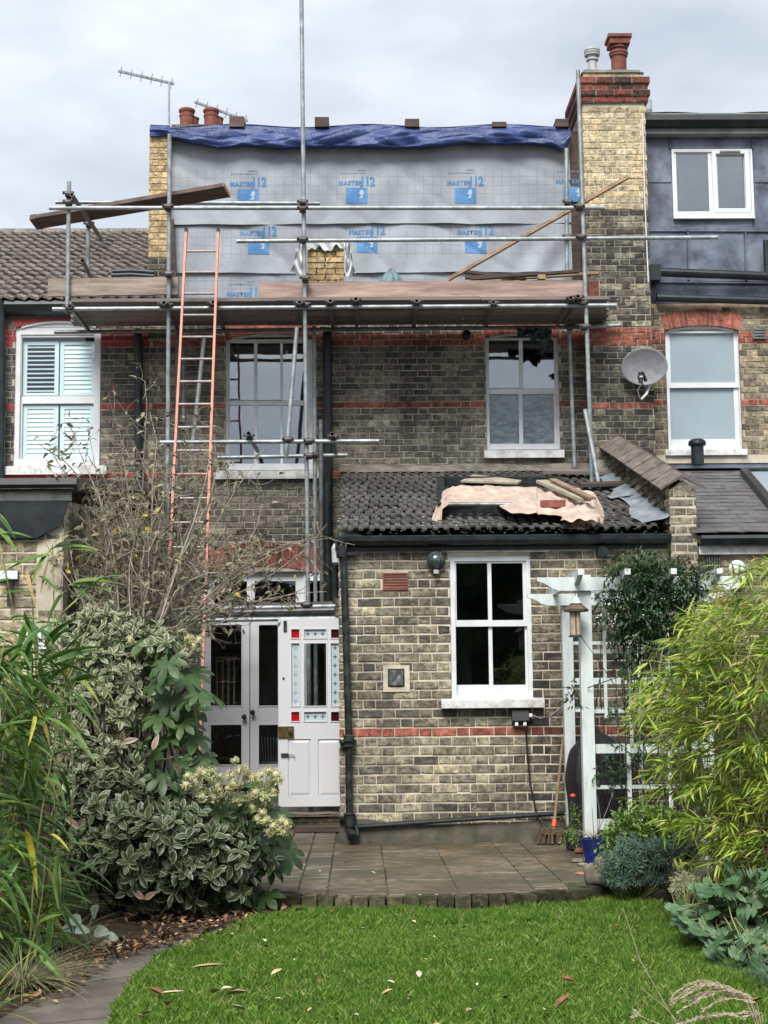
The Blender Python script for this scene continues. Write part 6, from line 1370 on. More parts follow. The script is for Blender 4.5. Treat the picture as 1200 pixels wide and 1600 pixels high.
def scatter(parent, name, tpl, pos, dirs, ups, sc_, m, nobj=0, stuffname='foliage', group=None, smooth=True):
    v, f, e_ = tpl; pos = np.asarray(pos, float); dirs = np.asarray(dirs, float); ups = np.asarray(ups, float); sc_ = np.asarray(sc_, float)
    B = basis(dirs, ups); n = len(pos)
    order = np.argsort(np.linalg.norm(pos - np.array(CAM), axis=1) / np.maximum(sc_, 1e-3)); objs = set(order[:nobj].tolist())
    if nobj:
        me = mk_mesh(name, v.copy(), f, m, smooth, None, e_)
        for i in order[:nobj]:
            o = link(name, me, Vector(pos[i]), parent); o.rotation_euler = Matrix([list(r) for r in B[i]]).to_euler(); o.scale = (sc_[i],) * 3
    rest = np.array([i for i in range(n) if i not in objs], dtype=int)
    if len(rest):
        V = np.einsum('nij,kj->nki', B[rest] * sc_[rest][:, None, None], v) + pos[rest][:, None, :]
        k = len(v); Fm = (f[None] + (np.arange(len(rest)) * k)[:, None, None]).reshape(-1, f.shape[1])
        org = np.array(wl(parent)); me = mk_mesh(stuffname, V.reshape(-1, 3) - org, Fm, m, smooth, np.repeat(rng.random(len(rest)), k), np.tile(e_, len(rest)))
        o = link(stuffname, me, Vector(org), parent); tag(o, kind='stuff'); return o
def rv(n): 
    a = rng.normal(size=(n, 3)); return a / np.linalg.norm(a, axis=1, keepdims=True)
UP = np.array([0, 0, 1.0])
def curve(p0, p1, bend=.1, n=6, sag=0.0):
    p0, p1 = Vector(p0), Vector(p1); r = Vector(rng.normal(size=3)) * bend * (p1 - p0).length; return [p0.lerp(p1, t / n) + r * math.sin(math.pi * t / n) + Vector((0, 0, sag * math.sin(math.pi * t / n))) for t in range(n + 1)]
M['l_varieg'] = leaf_mat('variegated_leaf', (.035, .065, .028), (.085, .12, .055), edge=(.44, .46, .31), ew=(.68, .98), rough=.4, tr=.15)
M['l_varpale'] = leaf_mat('cream_leaf', (.085, .12, .05), (.17, .20, .10), edge=(.52, .52, .36), ew=(.55, .9), rough=.45, tr=.2)
M['l_pink'] = leaf_mat('pinkish_leaf', (.28, .17, .12), (.38, .28, .2), edge=(.55, .48, .38), rough=.5)
M['l_fatsia'] = leaf_mat('fatsia_leaf', (.03, .065, .02), (.065, .12, .035), rough=.45, tr=.18)
M['l_bambooL'] = leaf_mat('broad_bamboo_leaf', (.045, .10, .035), (.12, .20, .06), edge=(.22, .30, .12), ew=(.75, 1), rough=.4, hue=[(0, (.035, .095, .02)), (.5, (.08, .18, .03)), (.92, (.18, .29, .05)), (1, (.5, .42, .04))])
M['l_bambooR'] = leaf_mat('yellow_green_bamboo_leaf', (.1, .2, .03), (.3, .4, .06), rough=.5, tr=.3, hue=[(0, (.055, .13, .02)), (.25, (.17, .28, .03)), (.6, (.34, .45, .05)), (.9, (.5, .56, .1)), (.96, (.58, .5, .25)), (1, (.4, .28, .14))])
M['l_dry'] = leaf_mat('dull_dry_leaf', (.1, .09, .05), (.2, .17, .1), rough=.8, tr=.15, hue=[(0, (.10, .11, .06)), (.5, (.19, .20, .12)), (.8, (.30, .28, .18)), (1, (.42, .33, .18))])
M['l_yellow'] = leaf_mat('yellow_leaf', (.62, .46, .03), (.72, .6, .08), rough=.6, tr=.3)
M['l_orange'] = leaf_mat('orange_leaf', (.55, .14, .03), (.6, .28, .05), rough=.6, tr=.3)
M['l_jas'] = leaf_mat('dark_climber_leaf', (.018, .05, .022), (.05, .105, .035), rough=.45, tr=.15)
M['l_euph'] = leaf_mat('blue_green_leaf', (.035, .085, .06), (.08, .15, .10), rough=.5, tr=.1)
M['l_euphv'] = leaf_mat('cream_margin_leaf', (.14, .2, .1), (.22, .26, .13), edge=(.62, .6, .38), ew=(.35, .6), rough=.5, tr=.15)
M['l_acan'] = leaf_mat('glaucous_lobed_leaf', (.04, .10, .035), (.15, .235, .12), rough=.55, tr=.1)
M['l_ger'] = leaf_mat('fresh_green_leaf', (.08, .16, .03), (.2, .32, .06), rough=.5, tr=.25)
M['l_brun'] = leaf_mat('silver_leaf', (.55, .66, .52), (.62, .72, .6), edge=(.2, .34, .18), ew=(.85, 1.05), rough=.6, tr=.1)
M['l_carex'] = leaf_mat('straw_grass', (.2, .22, .11), (.62, .56, .36), rough=.6, tr=.25)
M['l_plume'] = leaf_mat('pale_seed_plume', (.5, .42, .3), (.68, .6, .46), rough=.8, tr=.3)
M['l_flower'] = leaf_mat('cream_flower', (.50, .49, .25), (.64, .62, .38), rough=.7, tr=.2)
M['l_grass'] = leaf_mat('lawn_blade', (.055, .135, .012), (.17, .30, .03), rough=.5, tr=.3, hue=[(0, (.065, .15, .018)), (.5, (.135, .265, .03)), (.9, (.23, .37, .06)), (.96, (.33, .38, .12)), (1, (.45, .42, .2))])
# ---- lawn blades
def inpoly(x, y, poly):
    c = np.zeros(len(x), bool); j = len(poly) - 1
    for i in range(len(poly)):
        xi, yi = poly[i]; xj, yj = poly[j]
        c ^= ((yi > y) != (yj > y)) & (x < (xj - xi) * (y - yi) / (yj - yi + 1e-12) + xi); j = i
    return c
def grass(n, y0, y1, seed):
    x = rng.uniform(-2.6, 3.2, n); y = y1 + (y0 - y1) * rng.random(n) ** .9; k = inpoly(x, y, lawn_poly); x, y = x[k], y[k]; n = len(x)
    cl = np.sin(x * 7 + np.sin(y * 5)) * np.sin(y * 9 + 2 * np.sin(x * 3)) ; h = (.026 + .026 * rng.random(n) ** 2) * (1 + .3 * cl) * np.where(y > -8.25, 1.35, 1.0); a = rng.random(n) * 2 * math.pi; lean = rng.normal(0, .35, n) * h; la = rng.random(n) * 6.28
    w_ = rng.uniform(.0012, .0026, n); base = np.stack([x, y, np.full(n, ZL - .012)], 1)
    dx = np.stack([np.cos(a), np.sin(a), np.zeros(n)], 1) * w_[:, None]; l = np.stack([np.cos(la), np.sin(la), np.zeros(n)], 1) * lean[:, None]
    V = np.empty((n, 4, 3)); V[:, 0] = base - dx; V[:, 1] = base + dx; m_ = base + l * .35; m_[:, 2] += h * .6; tip = base + l * 1.3; tip[:, 2] += h
    V[:, 2] = m_ + dx * .8; V[:, 3] = tip
    F = np.array([[0, 1, 2, 3]]) + (np.arange(n) * 4)[:, None]
    pr_ = np.clip(rng.random(n) * .7 + .25 * (cl + 1) / 2 + .12 * np.sin(x * 1.7 + 1) * np.sin(y * 2.3), 0, .97) ; pr_[rng.random(n) < .02] = .98
    me = mk_mesh('grass', V.reshape(-1, 3), F, M['l_grass'], False, np.repeat(pr_, 4)); return me
o = link('grass', grass(430000, -6.9, -11.6, 1), (0, 0, 0)); tag(o, 'short green lawn grass flecked with dry blades', 'grass', kind='stuff')
def tex_obj_random_fix(): pass
# fallen leaves
ltpl = leaf_tpl(1, .62, 4, 2, .3, -.25)
def me_from(tpl, name, m, scale=1.0, smooth=True): return mk_mesh(name, tpl[0] * scale, tpl[1], m, smooth, None, tpl[2])
M['dead1'] = mat('tan_dead_leaf', (.50, .36, .20), .7, .2, 30, .2, 60, rv=.25); M['dead2'] = mat('brown_dead_leaf', (.24, .10, .045), .7, .3, 30, .2, 60, rv=.3); M['dead3'] = mat('pale_dead_leaf', (.55, .47, .36), .7, .15, 30, .2, 60, rv=.15)
dm_ = [me_from(ltpl, 'fallen_leaf', M['dead%d' % k], .062) for k in (1, 2, 3)]
spots = [(298, 1512, 3.0, 1), (246, 1553, 2.2, 3), (255, 1554, 1.6, 2), (330, 1552, 1.5, 1), (352, 1553, 1.8, 3), (415, 1480, .9, 2), (415, 1471, .7, 3), (423, 1523, 1.1, 1), (385, 1578, 1.2, 3), (260, 1572, 1.2, 1), (217, 1586, 1.0, 3), (517, 1426, 1.0, 2), (724, 1450, .9, 3), (656, 1527, 1.0, 3), (617, 1536, .7, 3), (595, 1555, 1.1, 1), (723, 1518, .8, 1), (790, 1561, 1.0, 2), (738, 1576, .9, 1), (868, 1575, 1.7, 2), (855, 1578, 1.0, 3), (900, 1533, 1.4, 2), (960, 1447, 1.0, 2), (995, 1452, .9, 3), (912, 1497, .8, 3), (822, 1437, .6, 2), (650, 1441, .6, 1), (530, 1470, .5, 1), (590, 1500, .5, 1), (640, 1560, .5, 3), (480, 1580, .5, 1), (527, 1594, .7, 3), (705, 1480, .5, 3), (560, 1586, .6, 3), (1190, 1560, 1.2, 2), (930, 1520, .5, 3), (440, 1560, .5, 3), (500, 1535, .5, 2), (320, 1470, .6, 1), (365, 1460, .6, 3), (430, 1455, .5, 1), (770, 1500, .5, 3), (690, 1600, .8, 1), (460, 1500, .4, 3), (840, 1470, .4, 1), (345, 1545, .9, 3), (366, 1549, .8, 1), (270, 1530, .5, 3), (226, 1590, .7, 1), (475, 1545, .4, 1), (540, 1520, .5, 3), (610, 1580, .5, 1), (668, 1500, .4, 1), (745, 1540, .4, 3), (880, 1440, .4, 1), (985, 1500, .5, 1), (1010, 1520, .4, 3), (570, 1450, .4, 3), (680, 1465, .4, 1)]
ORD = ['leftmost', 'second', 'third', 'fourth', 'fifth', 'sixth', 'seventh', 'eighth', 'ninth', 'tenth', 'eleventh', 'twelfth', 'thirteenth', 'fourteenth', 'fifteenth', 'sixteenth', 'seventeenth', 'eighteenth', 'nineteenth', 'twentieth', 'twenty first', 'twenty second', 'twenty third', 'twenty fourth', 'twenty fifth', 'twenty sixth', 'twenty seventh', 'twenty eighth', 'twenty ninth', 'thirtieth', 'thirty first', 'thirty second', 'thirty third', 'thirty fourth', 'thirty fifth']
def lay(lst, z, where, f, amp):
    cnt = {1: 0, 2: 0, 3: 0}
    for (px, py, s, k) in sorted(lst):
        p = G(px, py, z); o = link('fallen_leaf', dm_[k - 1], p, None, Euler((random.uniform(-amp, amp), random.uniform(-amp, amp), random.uniform(0, 6.28)))); o.scale = (s * f, s * f * (.8 if s < 2 else .3), s * f * (1 if s < 2 else .4)); o.rotation_euler = o.rotation_euler if s < 2 else Euler((.1, .03, .15))
        nm = {1: 'tan', 2: 'reddish brown', 3: 'pale cream'}[k]; sz = 'large ' if s > 1.25 else ('tiny ' if s < .55 else ''); od = ORD[cnt[k]]; cnt[k] += 1
        tag(o, '%s%s fallen leaf on the %s, %s of that colour%s' % (sz, nm, where, od, '' if od == 'leftmost' else ' from the left'), 'leaf', '%s fallen leaves on the %s' % (nm, where))
lay(spots, ZL + .045, 'lawn', .95, .3)
lay([(500, 1362, .8, 1), (474, 1363, .7, 3), (476, 1352, .5, 3), (540, 1348, .9, 1), (587, 1365, .8, 3), (577, 1331, .6, 3), (473, 1397, .8, 1), (694, 1316, .6, 3), (734, 1313, .6, 2), (848, 1328, .5, 3), (818, 1341, .5, 3), (632, 1350, .6, 2), (418, 1320, .5, 1), (575, 1316, .8, 3), (563, 1314, .6, 3), (905, 1318, .4, 3)], .012, 'patio', .8, .2)
# leaf litter in the bed and path edge
def litter(name, pts, n, lab, spread=.12, sc0=.035):
    pos = []
    for _ in range(n):
        i = rng.integers(0, len(pts) - 1); t = rng.random(); a, c_ = pts[i], pts[i + 1]; px = a[0] + (c_[0] - a[0]) * t; py = a[1] + (c_[1] - a[1]) * t
        p = G(px, py, ZL + .012); pos.append((p.x + rng.normal(0, spread), p.y + rng.normal(0, spread), ZL + .012 + abs(rng.normal(0, .012))))
    n = len(pos); d = rv(n); d[:, 2] *= .3; u = UP + rng.normal(0, .5, (n, 3)); 
    B = leaf_tpl(1, .5, 3, 2, .3, -.2); me_o = scatter(None, 'leaf', B, pos, d, u, sc0 * rng.uniform(.5, 1.5, n), M['litter'], 0, name); tag(me_o, lab, 'leaf litter')
M['litter'] = leaf_mat('leaf_litter', (.1, .05, .02), (.4, .2, .1), rough=.8, tr=.05, hue=[(0, (.03, .02, .015)), (.4, (.10, .055, .03)), (.7, (.26, .13, .06)), (.9, (.42, .28, .15)), (1, (.6, .5, .38))])
litter('leaf_litter', [(80, 1530), (150, 1495), (215, 1478), (300, 1455), (400, 1430), (470, 1417)], 1500, 'brown leaf litter drifted along the path edge and bed', .10)
litter('leaf_litter', [(250, 1440), (330, 1420), (400, 1410)], 900, 'dark leaf litter under the shrubs on the left', .22)
litter('leaf_litter', [(20, 1570), (70, 1550), (110, 1520)], 150, 'leaf litter beside the straw coloured grass tuft', .08)
# ---- helper for stems
def stems(parent, name, lst, m, n=5): 
    big = [q for q in lst if q[1] >= .0045][:150] if len(lst) > 80 else lst; ids = {id(q) for q in big}
    for pts, r0, r1 in big:
        b = MB(); k = len(pts); b.cr = random.random(); b.tube(pts, [r0 + (r1 - r0) * i / (k - 1) for i in range(k)], n, False); b.build(name, m, parent, smooth=True)
    lst = [q for q in lst if id(q) not in ids]
    if not lst: return
    b = MB()
    for pts, r0, r1 in lst: k = len(pts); b.cr = random.random(); b.tube(pts, [r0 + (r1 - r0) * i / (k - 1) for i in range(k)], n, False)
    return b.build(name if name == 'twig' else 'fine_' + name, m, parent, smooth=True, kind='stuff')
# ---- variegated shrub (lower dark-green/cream mound)
def rosette_shrub(name, lab, base, blobs, nros, m, nleaf=9, L=.115, W=.05, tplkw={}, nobj=140, pal=None, stemn=40):
    root = thing(name, lab, 'shrub', base); pos = []; dirs = []; ups = []; s = []; tips = []
    for (c, r, wt) in blobs:
        for _ in range(int(nros * wt)):
            d = rv(1)[0]; d[2] = d[2] * .9 + .15; d[1] = -abs(d[1]) if rng.random() < .72 else d[1]; d /= np.linalg.norm(d)
            rr = rng.uniform(.62, 1.05) if rng.random() < .8 else rng.uniform(.3, .7); p = np.array(c) + d * np.array(r) * rr
            if p[2] < ZL + .06: continue
            ax = d + np.array([0, -.25, .55]) + rng.normal(0, .25, 3); ax /= np.linalg.norm(ax); tips.append((p, ax))
            t1 = np.cross(ax, rv(1)[0]); t1 /= np.linalg.norm(t1); t2 = np.cross(ax, t1); k = rng.integers(nleaf - 4, nleaf); a0 = rng.random() * 6
            for j in range(k):
                a = a0 + j * 2.4; el = .18 + .75 * (j / k); dd = ax * (1 - el) * 1.1 + (t1 * math.cos(a) + t2 * math.sin(a)) * (el + .25); dd += rng.normal(0, .2, 3)
                pos.append(p + ax * .02 * (1 - j / k)); dirs.append(dd); ups.append(ax); s.append(L * rng.uniform(.75, 1.15) * (.6 + .4 * el))
    scatter(root, 'leaf', leaf_tpl(1, W / L, 6, 4, .16, .22, wid=lambda t: math.sin(math.pi * min(1, t ** 1.25)) ** .75 * .98 + .03 if t < 1 else .02), pos, dirs, ups, s, m, nobj)
    lst = []; b0 = Vector(base)
    for i in rng.choice(len(tips), min(stemn, len(tips)), False): p, ax = tips[i]; lst.append((curve(b0 + Vector(rng.normal(0, .06, 3)), Vector(p), .08, 6), .012, .003))
    stems(root, 'stem', lst, M['bark_dark']); return root, tips
def wp(px, py, Y): p = P(px, py, Y); return (p.x, p.y, p.z)
Yv = -7.6; s_m = 1 / (2403 / 10.5)
r1, tips1 = rosette_shrub('variegated_shrub', 'dense variegated shrub with cream edged rosette leaves on the left bed', wp(245, 1425, Yv)[:2] + (ZL,), [(wp(250, 1320, Yv), (.68, .5, .42), .62), (wp(175, 1270, Yv), (.42, .4, .36), .2), (wp(330, 1350, Yv - .1), (.38, .35, .28), .18)], 560, M['l_varieg'], nobj=160)
r2, tips2 = rosette_shrub('variegated_shrub', 'taller looser cream leaved shrub rising behind the dense variegated one', wp(200, 1420, Yv + .3)[:2] + (ZL,), [(wp(170, 1080, Yv + .3), (.46, .42, .40), .5), (wp(165, 1000, Yv + .3), (.36, .3, .22), .2), (wp(250, 1015, Yv + .2), (.24, .22, .14), .12), (wp(150, 1180, Yv + .2), (.4, .35, .35), .14)], 430, M['l_varpale'], L=.1, W=.04, nobj=120)
# young pinkish leaf tips
for (root, px, py, n_) in ((r1, 283, 1205, 1), (r1, 122, 1292, 2), (r1, 225, 1405, 2), (r1, 238, 1172, 1), (r1, 190, 1160, 2)):
    p = np.array(wp(px, py, Yv - .45)); scatter(root, 'leaf', leaf_tpl(1, .36, 5, 4, .1, .1), [p] * n_, rv(n_) + np.array([0, -.3, .9]), np.tile([[0, -1, .2]], (n_, 1)), [.11] * n_, M['l_pink'], n_)
# ---- fatsia
def palm_tpl(nl=8, lob=.42):
    v = [(0, 0, 0)]; f = []; e_ = [0]
    for k in range(nl):
        a = -2.35 + 4.7 * k / (nl - 1); ln = 1 - .32 * abs(a / 2.35) ** 1.5; da = 4.7 / (nl - 1) / 2
        def pt(r, t, z): v.append((r * math.cos(a + t), r * math.sin(a + t), z)); e_.append(min(1, r)); return len(v) - 1
        b0 = pt(.34 * ln, -da, .02); c0_ = pt(.34 * ln, 0, -.01); b1 = pt(.34 * ln, da, .02)
        m0 = pt(.68 * ln, -da * .78, -.02); m1 = pt(.68 * ln, 0, -.06); m2 = pt(.68 * ln, da * .78, -.02); n0 = pt(.86 * ln, -da * .4, -.1); n2 = pt(.86 * ln, da * .4, -.1); n1 = pt(.86 * ln, 0, -.13); t_ = pt(ln, 0, -.2)
        f += [(0, b0, c0_, c0_), (0, c0_, b1, b1), (b0, m0, m1, c0_), (c0_, m1, m2, b1), (m0, n0, n1, m1), (m1, n1, n2, m2), (n0, t_, n1, n1), (n1, t_, n2, n2)]
    f = [tuple(q) for q in f]; return np.array(v, float), f, np.array(e_)
def palm_mesh(name, m, **k):
    v, f, e_ = palm_tpl(**k); ff = [tuple(dict.fromkeys(q)) for q in f]; me = bpy.data.meshes.new(name); me.from_pydata([tuple(q) for q in v], [], ff); me.materials.append(m)
    a = me.attributes.new('edge', 'FLOAT', 'POINT'); a.data.foreach_set('value', e_.astype(np.float32)); me.polygons.foreach_set('use_smooth', [True] * len(me.polygons)); return me
fa = thing('fatsia', 'glossy dark green fatsia with hand shaped leaves and cream flower globes', 'shrub', wp(360, 1405, -7.3)[:2] + (ZL,)); fmesh = [palm_mesh('leaf', M['l_fatsia'], nl=8), palm_mesh('leaf', M['l_fatsia'], nl=7)]
fl_px = [(290, 1060), (312, 1085), (268, 1090), (300, 1110), (265, 1150), (300, 1150), (280, 1190), (250, 1120), (318, 1180), (240, 1180), (370, 1250), (410, 1270), (435, 1275), (400, 1310), (440, 1320), (385, 1340), (420, 1350), (395, 1390), (370, 1395), (350, 1330), (310, 1240), (280, 1235), (345, 1265), (230, 1000), (255, 1010), (262, 1035), (325, 1220), (275, 1265), (405, 1230), (370, 1300), (360, 1370), (415, 1400), (340, 1385), (225, 1160), (300, 1090), (285, 1130), (250, 1060), (300, 1200), (255, 1210), (375, 1280), (430, 1295), (450, 1330)]
lst = []; bfa = Vector(wp(355, 1412, -7.2)); bfa.z = ZL
hub1 = Vector(wp(300, 1180, -7.3)); hub2 = Vector(wp(385, 1320, -7.3))
lst.append((curve(bfa, hub1, .06, 6), .02, .012)); lst.append((curve(bfa, hub2, .05, 6), .018, .012))
for i, (px, py) in enumerate(fl_px * 2):
    jx, jy = (0, 0) if i < len(fl_px) else (rng.normal(0, 14) - 8, rng.normal(0, 14)); Yq = -7.75 + rng.uniform(-.1, .25) + (0 if i < len(fl_px) else .35)
    c = Vector(wp(px + jx, py + jy, Yq)); hub = hub1 if py < 1215 else hub2
    o = link('leaf', fmesh[i % 2], c, fa); out_ = Vector((c.x - hub.x, c.y - hub.y - .1, 0)); yaw = math.atan2(out_.y, out_.x) + rng.normal(0, .4)
    R1 = Matrix.Rotation(yaw, 3, 'Z') @ Matrix.Rotation(R_(rng.uniform(25, 62)), 3, 'Y') @ Matrix.Rotation(rng.normal(0, .25), 3, 'X'); o.rotation_euler = R1.to_euler(); s = rng.uniform(.13, .185); o.scale = (s, s, s)
    if i % 2 == 0: lst.append((curve(hub + Vector((0, 0, rng.uniform(-.12, .1))), c, .08, 4), .005, .004))
stems(fa, 'stem', lst, M['cane'])
# flower umbels
pins = rv(60); pv = []; pf = []
for d in pins:
    t = Vector(d).orthogonal().normalized() * .05; t2 = Vector(d).cross(t); b_ = len(pv); 
    for q in (t, t2, -t): pv.append(tuple(Vector(d) * 1.0 + q * 1.8))
    for q in (t, t2, -t): pv.append(tuple(Vector(d) * .3 + q * .6))
    pf += [(b_, b_+1, b_+2), (b_, b_+1, b_+4, b_+3), (b_+1, b_+2, b_+5, b_+4)]
mb = MB(); mb.add(pv, pf); mb.lathe((0, 0, -.6), [(.05, 0), (.45, .2), (.6, .6), (.45, 1.0), (.05, 1.2)], 10); ume = mk_mesh('flower_globe', mb.v, mb.f, M['l_flower'])
fpx = [(367, 1188), (293, 1212), (291, 1225), (305, 1220), (318, 1209), (331, 1205), (345, 1213), (310, 1232), (322, 1238), (300, 1218), (312, 1205), (335, 1246), (345, 1240), (375, 1205), (384, 1202), (383, 1213), (360, 1212), (365, 1226), (380, 1225), (395, 1215), (408, 1210), (420, 1205), (430, 1210), (425, 1222), (410, 1232), (400, 1238), (415, 1245), (428, 1236), (435, 1218), (405, 1222), (390, 1245), (372, 1250), (355, 1232), (340, 1228), (330, 1220), (402, 1280), (415, 1282), (425, 1290), (433, 1297), (440, 1283), (445, 1300), (448, 1288), (410, 1270), (395, 1262), (420, 1300), (315, 1245), (303, 1240)]
fpx += [(px_, py_) for px_, py_ in ((205, 1000), (215, 1008), (222, 996), (240, 1012), (252, 1000), (262, 1008), (285, 990), (296, 998), (305, 1008), (288, 1018), (312, 1000), (250, 1022))]
lst = []
for i, (px, py) in enumerate(fpx):
    up_ = py < 1100; Yq = (-7.95 if not up_ else -7.5) + rng.uniform(-.12, .08); c = Vector(wp(px, py, Yq)); o = link('flower_globe', ume, c, fa); s = rng.uniform(.030, .043) ; o.scale = (s, s, s); o.rotation_euler = (rng.random() * 6, rng.random() * 6, 0)
    h_ = Vector(wp(350, 1270, -7.6)) if px < 385 and not up_ else (Vector(wp(395, 1275, -7.6)) if not up_ else Vector(wp(250, 1060, -7.4))); h_ = h_.lerp(c, .45) + Vector((0, 0, -.02)); lst.append((curve(h_, c, .06, 3), .004, .003))
    lst.append((curve(Vector(wp(370, 1290, -7.5)) if not up_ else Vector(wp(260, 1100, -7.4)), h_, .05, 3), .006, .004)) if i % 3 == 0 else None
stems(fa, 'flower_stalk', lst, M['l_flower'])
# ---- bare twiggy shrub
bs_ = thing('bare_shrub', 'tall twiggy shrub nearly bare with a few yellow leaves against the scaffold', 'shrub', wp(205, 1250, -6.1)[:2] + (ZL,)); lst = []; tw = []; lp_pos = []; 
bb = Vector((bs_.location.x, -6.1, ZL)); tg = []
for i in range(95):
    if i < 60: px = rng.normal(215, 75); py = rng.uniform(640, 900)
    elif i < 80: px = rng.uniform(90, 340); py = rng.uniform(760, 960)
    else: px = rng.uniform(330, 520); py = rng.uniform(800, 950)
    py = max(py, 620 + abs(px - 240) * .8); tg.append((px, py))
tg += [(170, 625), (105, 660), (140, 670), (80, 760), (215, 590), (235, 640), (60, 690), (410, 700), (395, 735), (505, 815), (520, 840), (320, 640), (340, 690), (75, 700)]
for (px, py) in tg:
    Yq = -6.1 + rng.normal(0, .35); t_ = Vector(wp(px, py, Yq)); b0 = bb + Vector((rng.normal(0, .25), rng.normal(0, .15), 0)); m_ = Vector(wp(215 + (px - 215) * .22, 985 if px > 300 else 1000, Yq)); c = [b0.lerp(m_, k / 4) for k in range(4)] + curve(m_, t_, .11, 5, .05); c = (c + [c[-1]])[:10] if len(c) < 10 else c[:10]; 
    c = [q + Vector(rng.normal(0, .012, 3)) for q in c]; lst.append((c, rng.uniform(.007, .016), .0025))
    for k in range(rng.integers(8, 14)):
        j = rng.integers(3, 9); s0 = c[j].lerp(c[min(j + 1, 9)], rng.random()); L = rng.uniform(.1, .5) * (1.15 - j / 14); d = Vector(rv(1)[0]); d.z = d.z * .8 + .12; e1 = s0 + d * L; tc = curve(s0, e1, .15, 4); tw.append((tc, .0035, .0014))
        for q in range(rng.integers(1, 4)):
            a = tc[rng.integers(1, 5)]; e2 = a + Vector(rv(1)[0]) * rng.uniform(.05, .2); tw.append((curve(a, e2, .15, 3), .002, .001)); lp_pos.append(np.array(e2)); lp_pos.append(np.array(a))
stems(bs_, 'branch', lst, M['bark'], 6); stems(bs_, 'twig', tw, M['bark'], 4)
lp_pos = np.array(lp_pos); n = len(lp_pos); sel = rng.random(n)
a = lp_pos[(sel < .93)]; scatter(bs_, 'leaf', leaf_tpl(1, .42, 4, 2, .35, .35), a, rv(len(a)) + np.array([0, 0, -.2]), rv(len(a)) + UP, rng.uniform(.035, .075, len(a)), M['l_dry'], 150)
a = lp_pos[(sel > .985)]; scatter(bs_, 'yellow_leaf', leaf_tpl(1, .6, 4, 2, .3, .3), a, rv(len(a)), rv(len(a)) + UP, rng.uniform(.035, .06, len(a)), M['l_yellow'], len(a))
a = lp_pos[(sel > .981) & (sel < .984)]; scatter(bs_, 'orange_leaf', leaf_tpl(1, .6, 4, 2, .3, .3), a, rv(len(a)), rv(len(a)) + UP, rng.uniform(.03, .05, len(a)), M['l_orange'], len(a))
# evergreen sprigs low in front of the doorway
# ---- left broad bamboo
def blades(parent, n, region, Yr, Lr, wr, m, dirf, nobj=0, droop=.5, name='leaf', tpl=None):
    pos = []; dirs = []; s = []
    while len(pos) < n:
        px, py = region(); Y = rng.uniform(*Yr); p = np.array(wp(px, py, Y))
        if p[2] < ZL + .02: continue
        pos.append(p); dirs.append(dirf(px, py)); s.append(rng.uniform(*Lr))
    tpl = tpl or leaf_tpl(1, wr, 7, 2, .25, droop, wid=lambda t: math.sin(math.pi * min(1, t * 1.0) ** .6) ** .7 if t < 1 else 0.0)
    scatter(parent, name, tpl, pos, dirs, np.tile(UP, (n, 1)) + rng.normal(0, .35, (n, 3)), s, m, nobj); return pos
bl_ = thing('bamboo', 'broad leaved green bamboo crowding the left edge of the garden', 'bamboo', (-2.2, -10, ZL))
def regL():
    while True:
        px = rng.uniform(-60, 150); py = rng.uniform(965, 1500); lim = np.interp(py, [965, 1000, 1060, 1150, 1250, 1330, 1400, 1500], [60, 95, 130, 110, 85, 100, 120, 70])
        if px < lim * rng.random() ** .35 + 0: return px, py
pos = blades(bl_, 620, regL, (-10.3, -8.9), (.16, .34), .12, M['l_bambooL'], lambda px, py: np.array([rng.uniform(-.2, 1.0), rng.uniform(-.7, .3), rng.uniform(-.45, .5)]), nobj=200)
lst = [(curve((p[0] - .15, p[1] + .1, ZL), p, .06, 6), .007, .003) for p in pos[::12]]
for (a, mid, c_) in (((60, 1100), (48, 900), (82, 855)), ((50, 1250), (20, 950), (-10, 800)), ((100, 1080), (150, 950), (165, 930)), ((45, 1100), (95, 960), (160, 900)), ((84, 1060), (84, 930), (82, 850))):
    lst.append(([Vector(wp(*a, -9.3)), Vector(wp(*mid, -9.35)), Vector(wp(*c_, -9.4))], .006, .004))
spr = [(82, 857, 92, -8, .27), (82, 857, 60, -22, .2), (80, 868, -95, 22, .3), (78, 862, -35, 55, .2), (84, 850, 20, -12, .14), (86, 866, 70, -14, .22), (-10, 800, 35, 38, .2), (-5, 835, 60, 2, .2), (-10, 822, 40, 40, .22), (165, 900, -60, 35, .2), (112, 912, 85, -8, .3), (112, 915, 35, 30, .16), (100, 925, -20, 40, .2), (160, 905, 20, 4, .15), (60, 985, -40, 10, .2), (80, 975, -5, 45, .18), (70, 985, 10, 42, .16), (45, 880, -45, 5, .2), (20, 905, -60, 20, .22), (0, 930, 50, -4, .2), (105, 915, 80, 4, .28), (60, 900, 30, 25, .16)]
scatter(bl_, 'leaf', leaf_tpl(1, .17, 8, 2, .2, .32, wid=lambda t: math.sin(math.pi * min(1, t) ** .6) ** .7 if t < 1 else 0.0), [wp(a, b_, -9.4) for a, b_, *_ in spr], [(d, -20 + 10 * rng.random(), -e_ + 12) for _, _, d, e_, _ in spr], [(0, -.5, 1)] * len(spr), [q[4] for q in spr], M['l_bambooL'], len(spr))
dead = [(90, 880, 18, 110, .2), (68, 890, 30, 90, .16)]
scatter(bl_, 'dead_leaf', leaf_tpl(1, .08, 6, 2, .2, .1), [wp(40, 885, -9.4), wp(76, 875, -9.4)], [(.25, 0, -1), (-.25, 0, -1)], [(0, -1, 0)] * 2, [.25, .2], M['dead1'], 2)
stems(bl_, 'cane', lst, M['cane'])
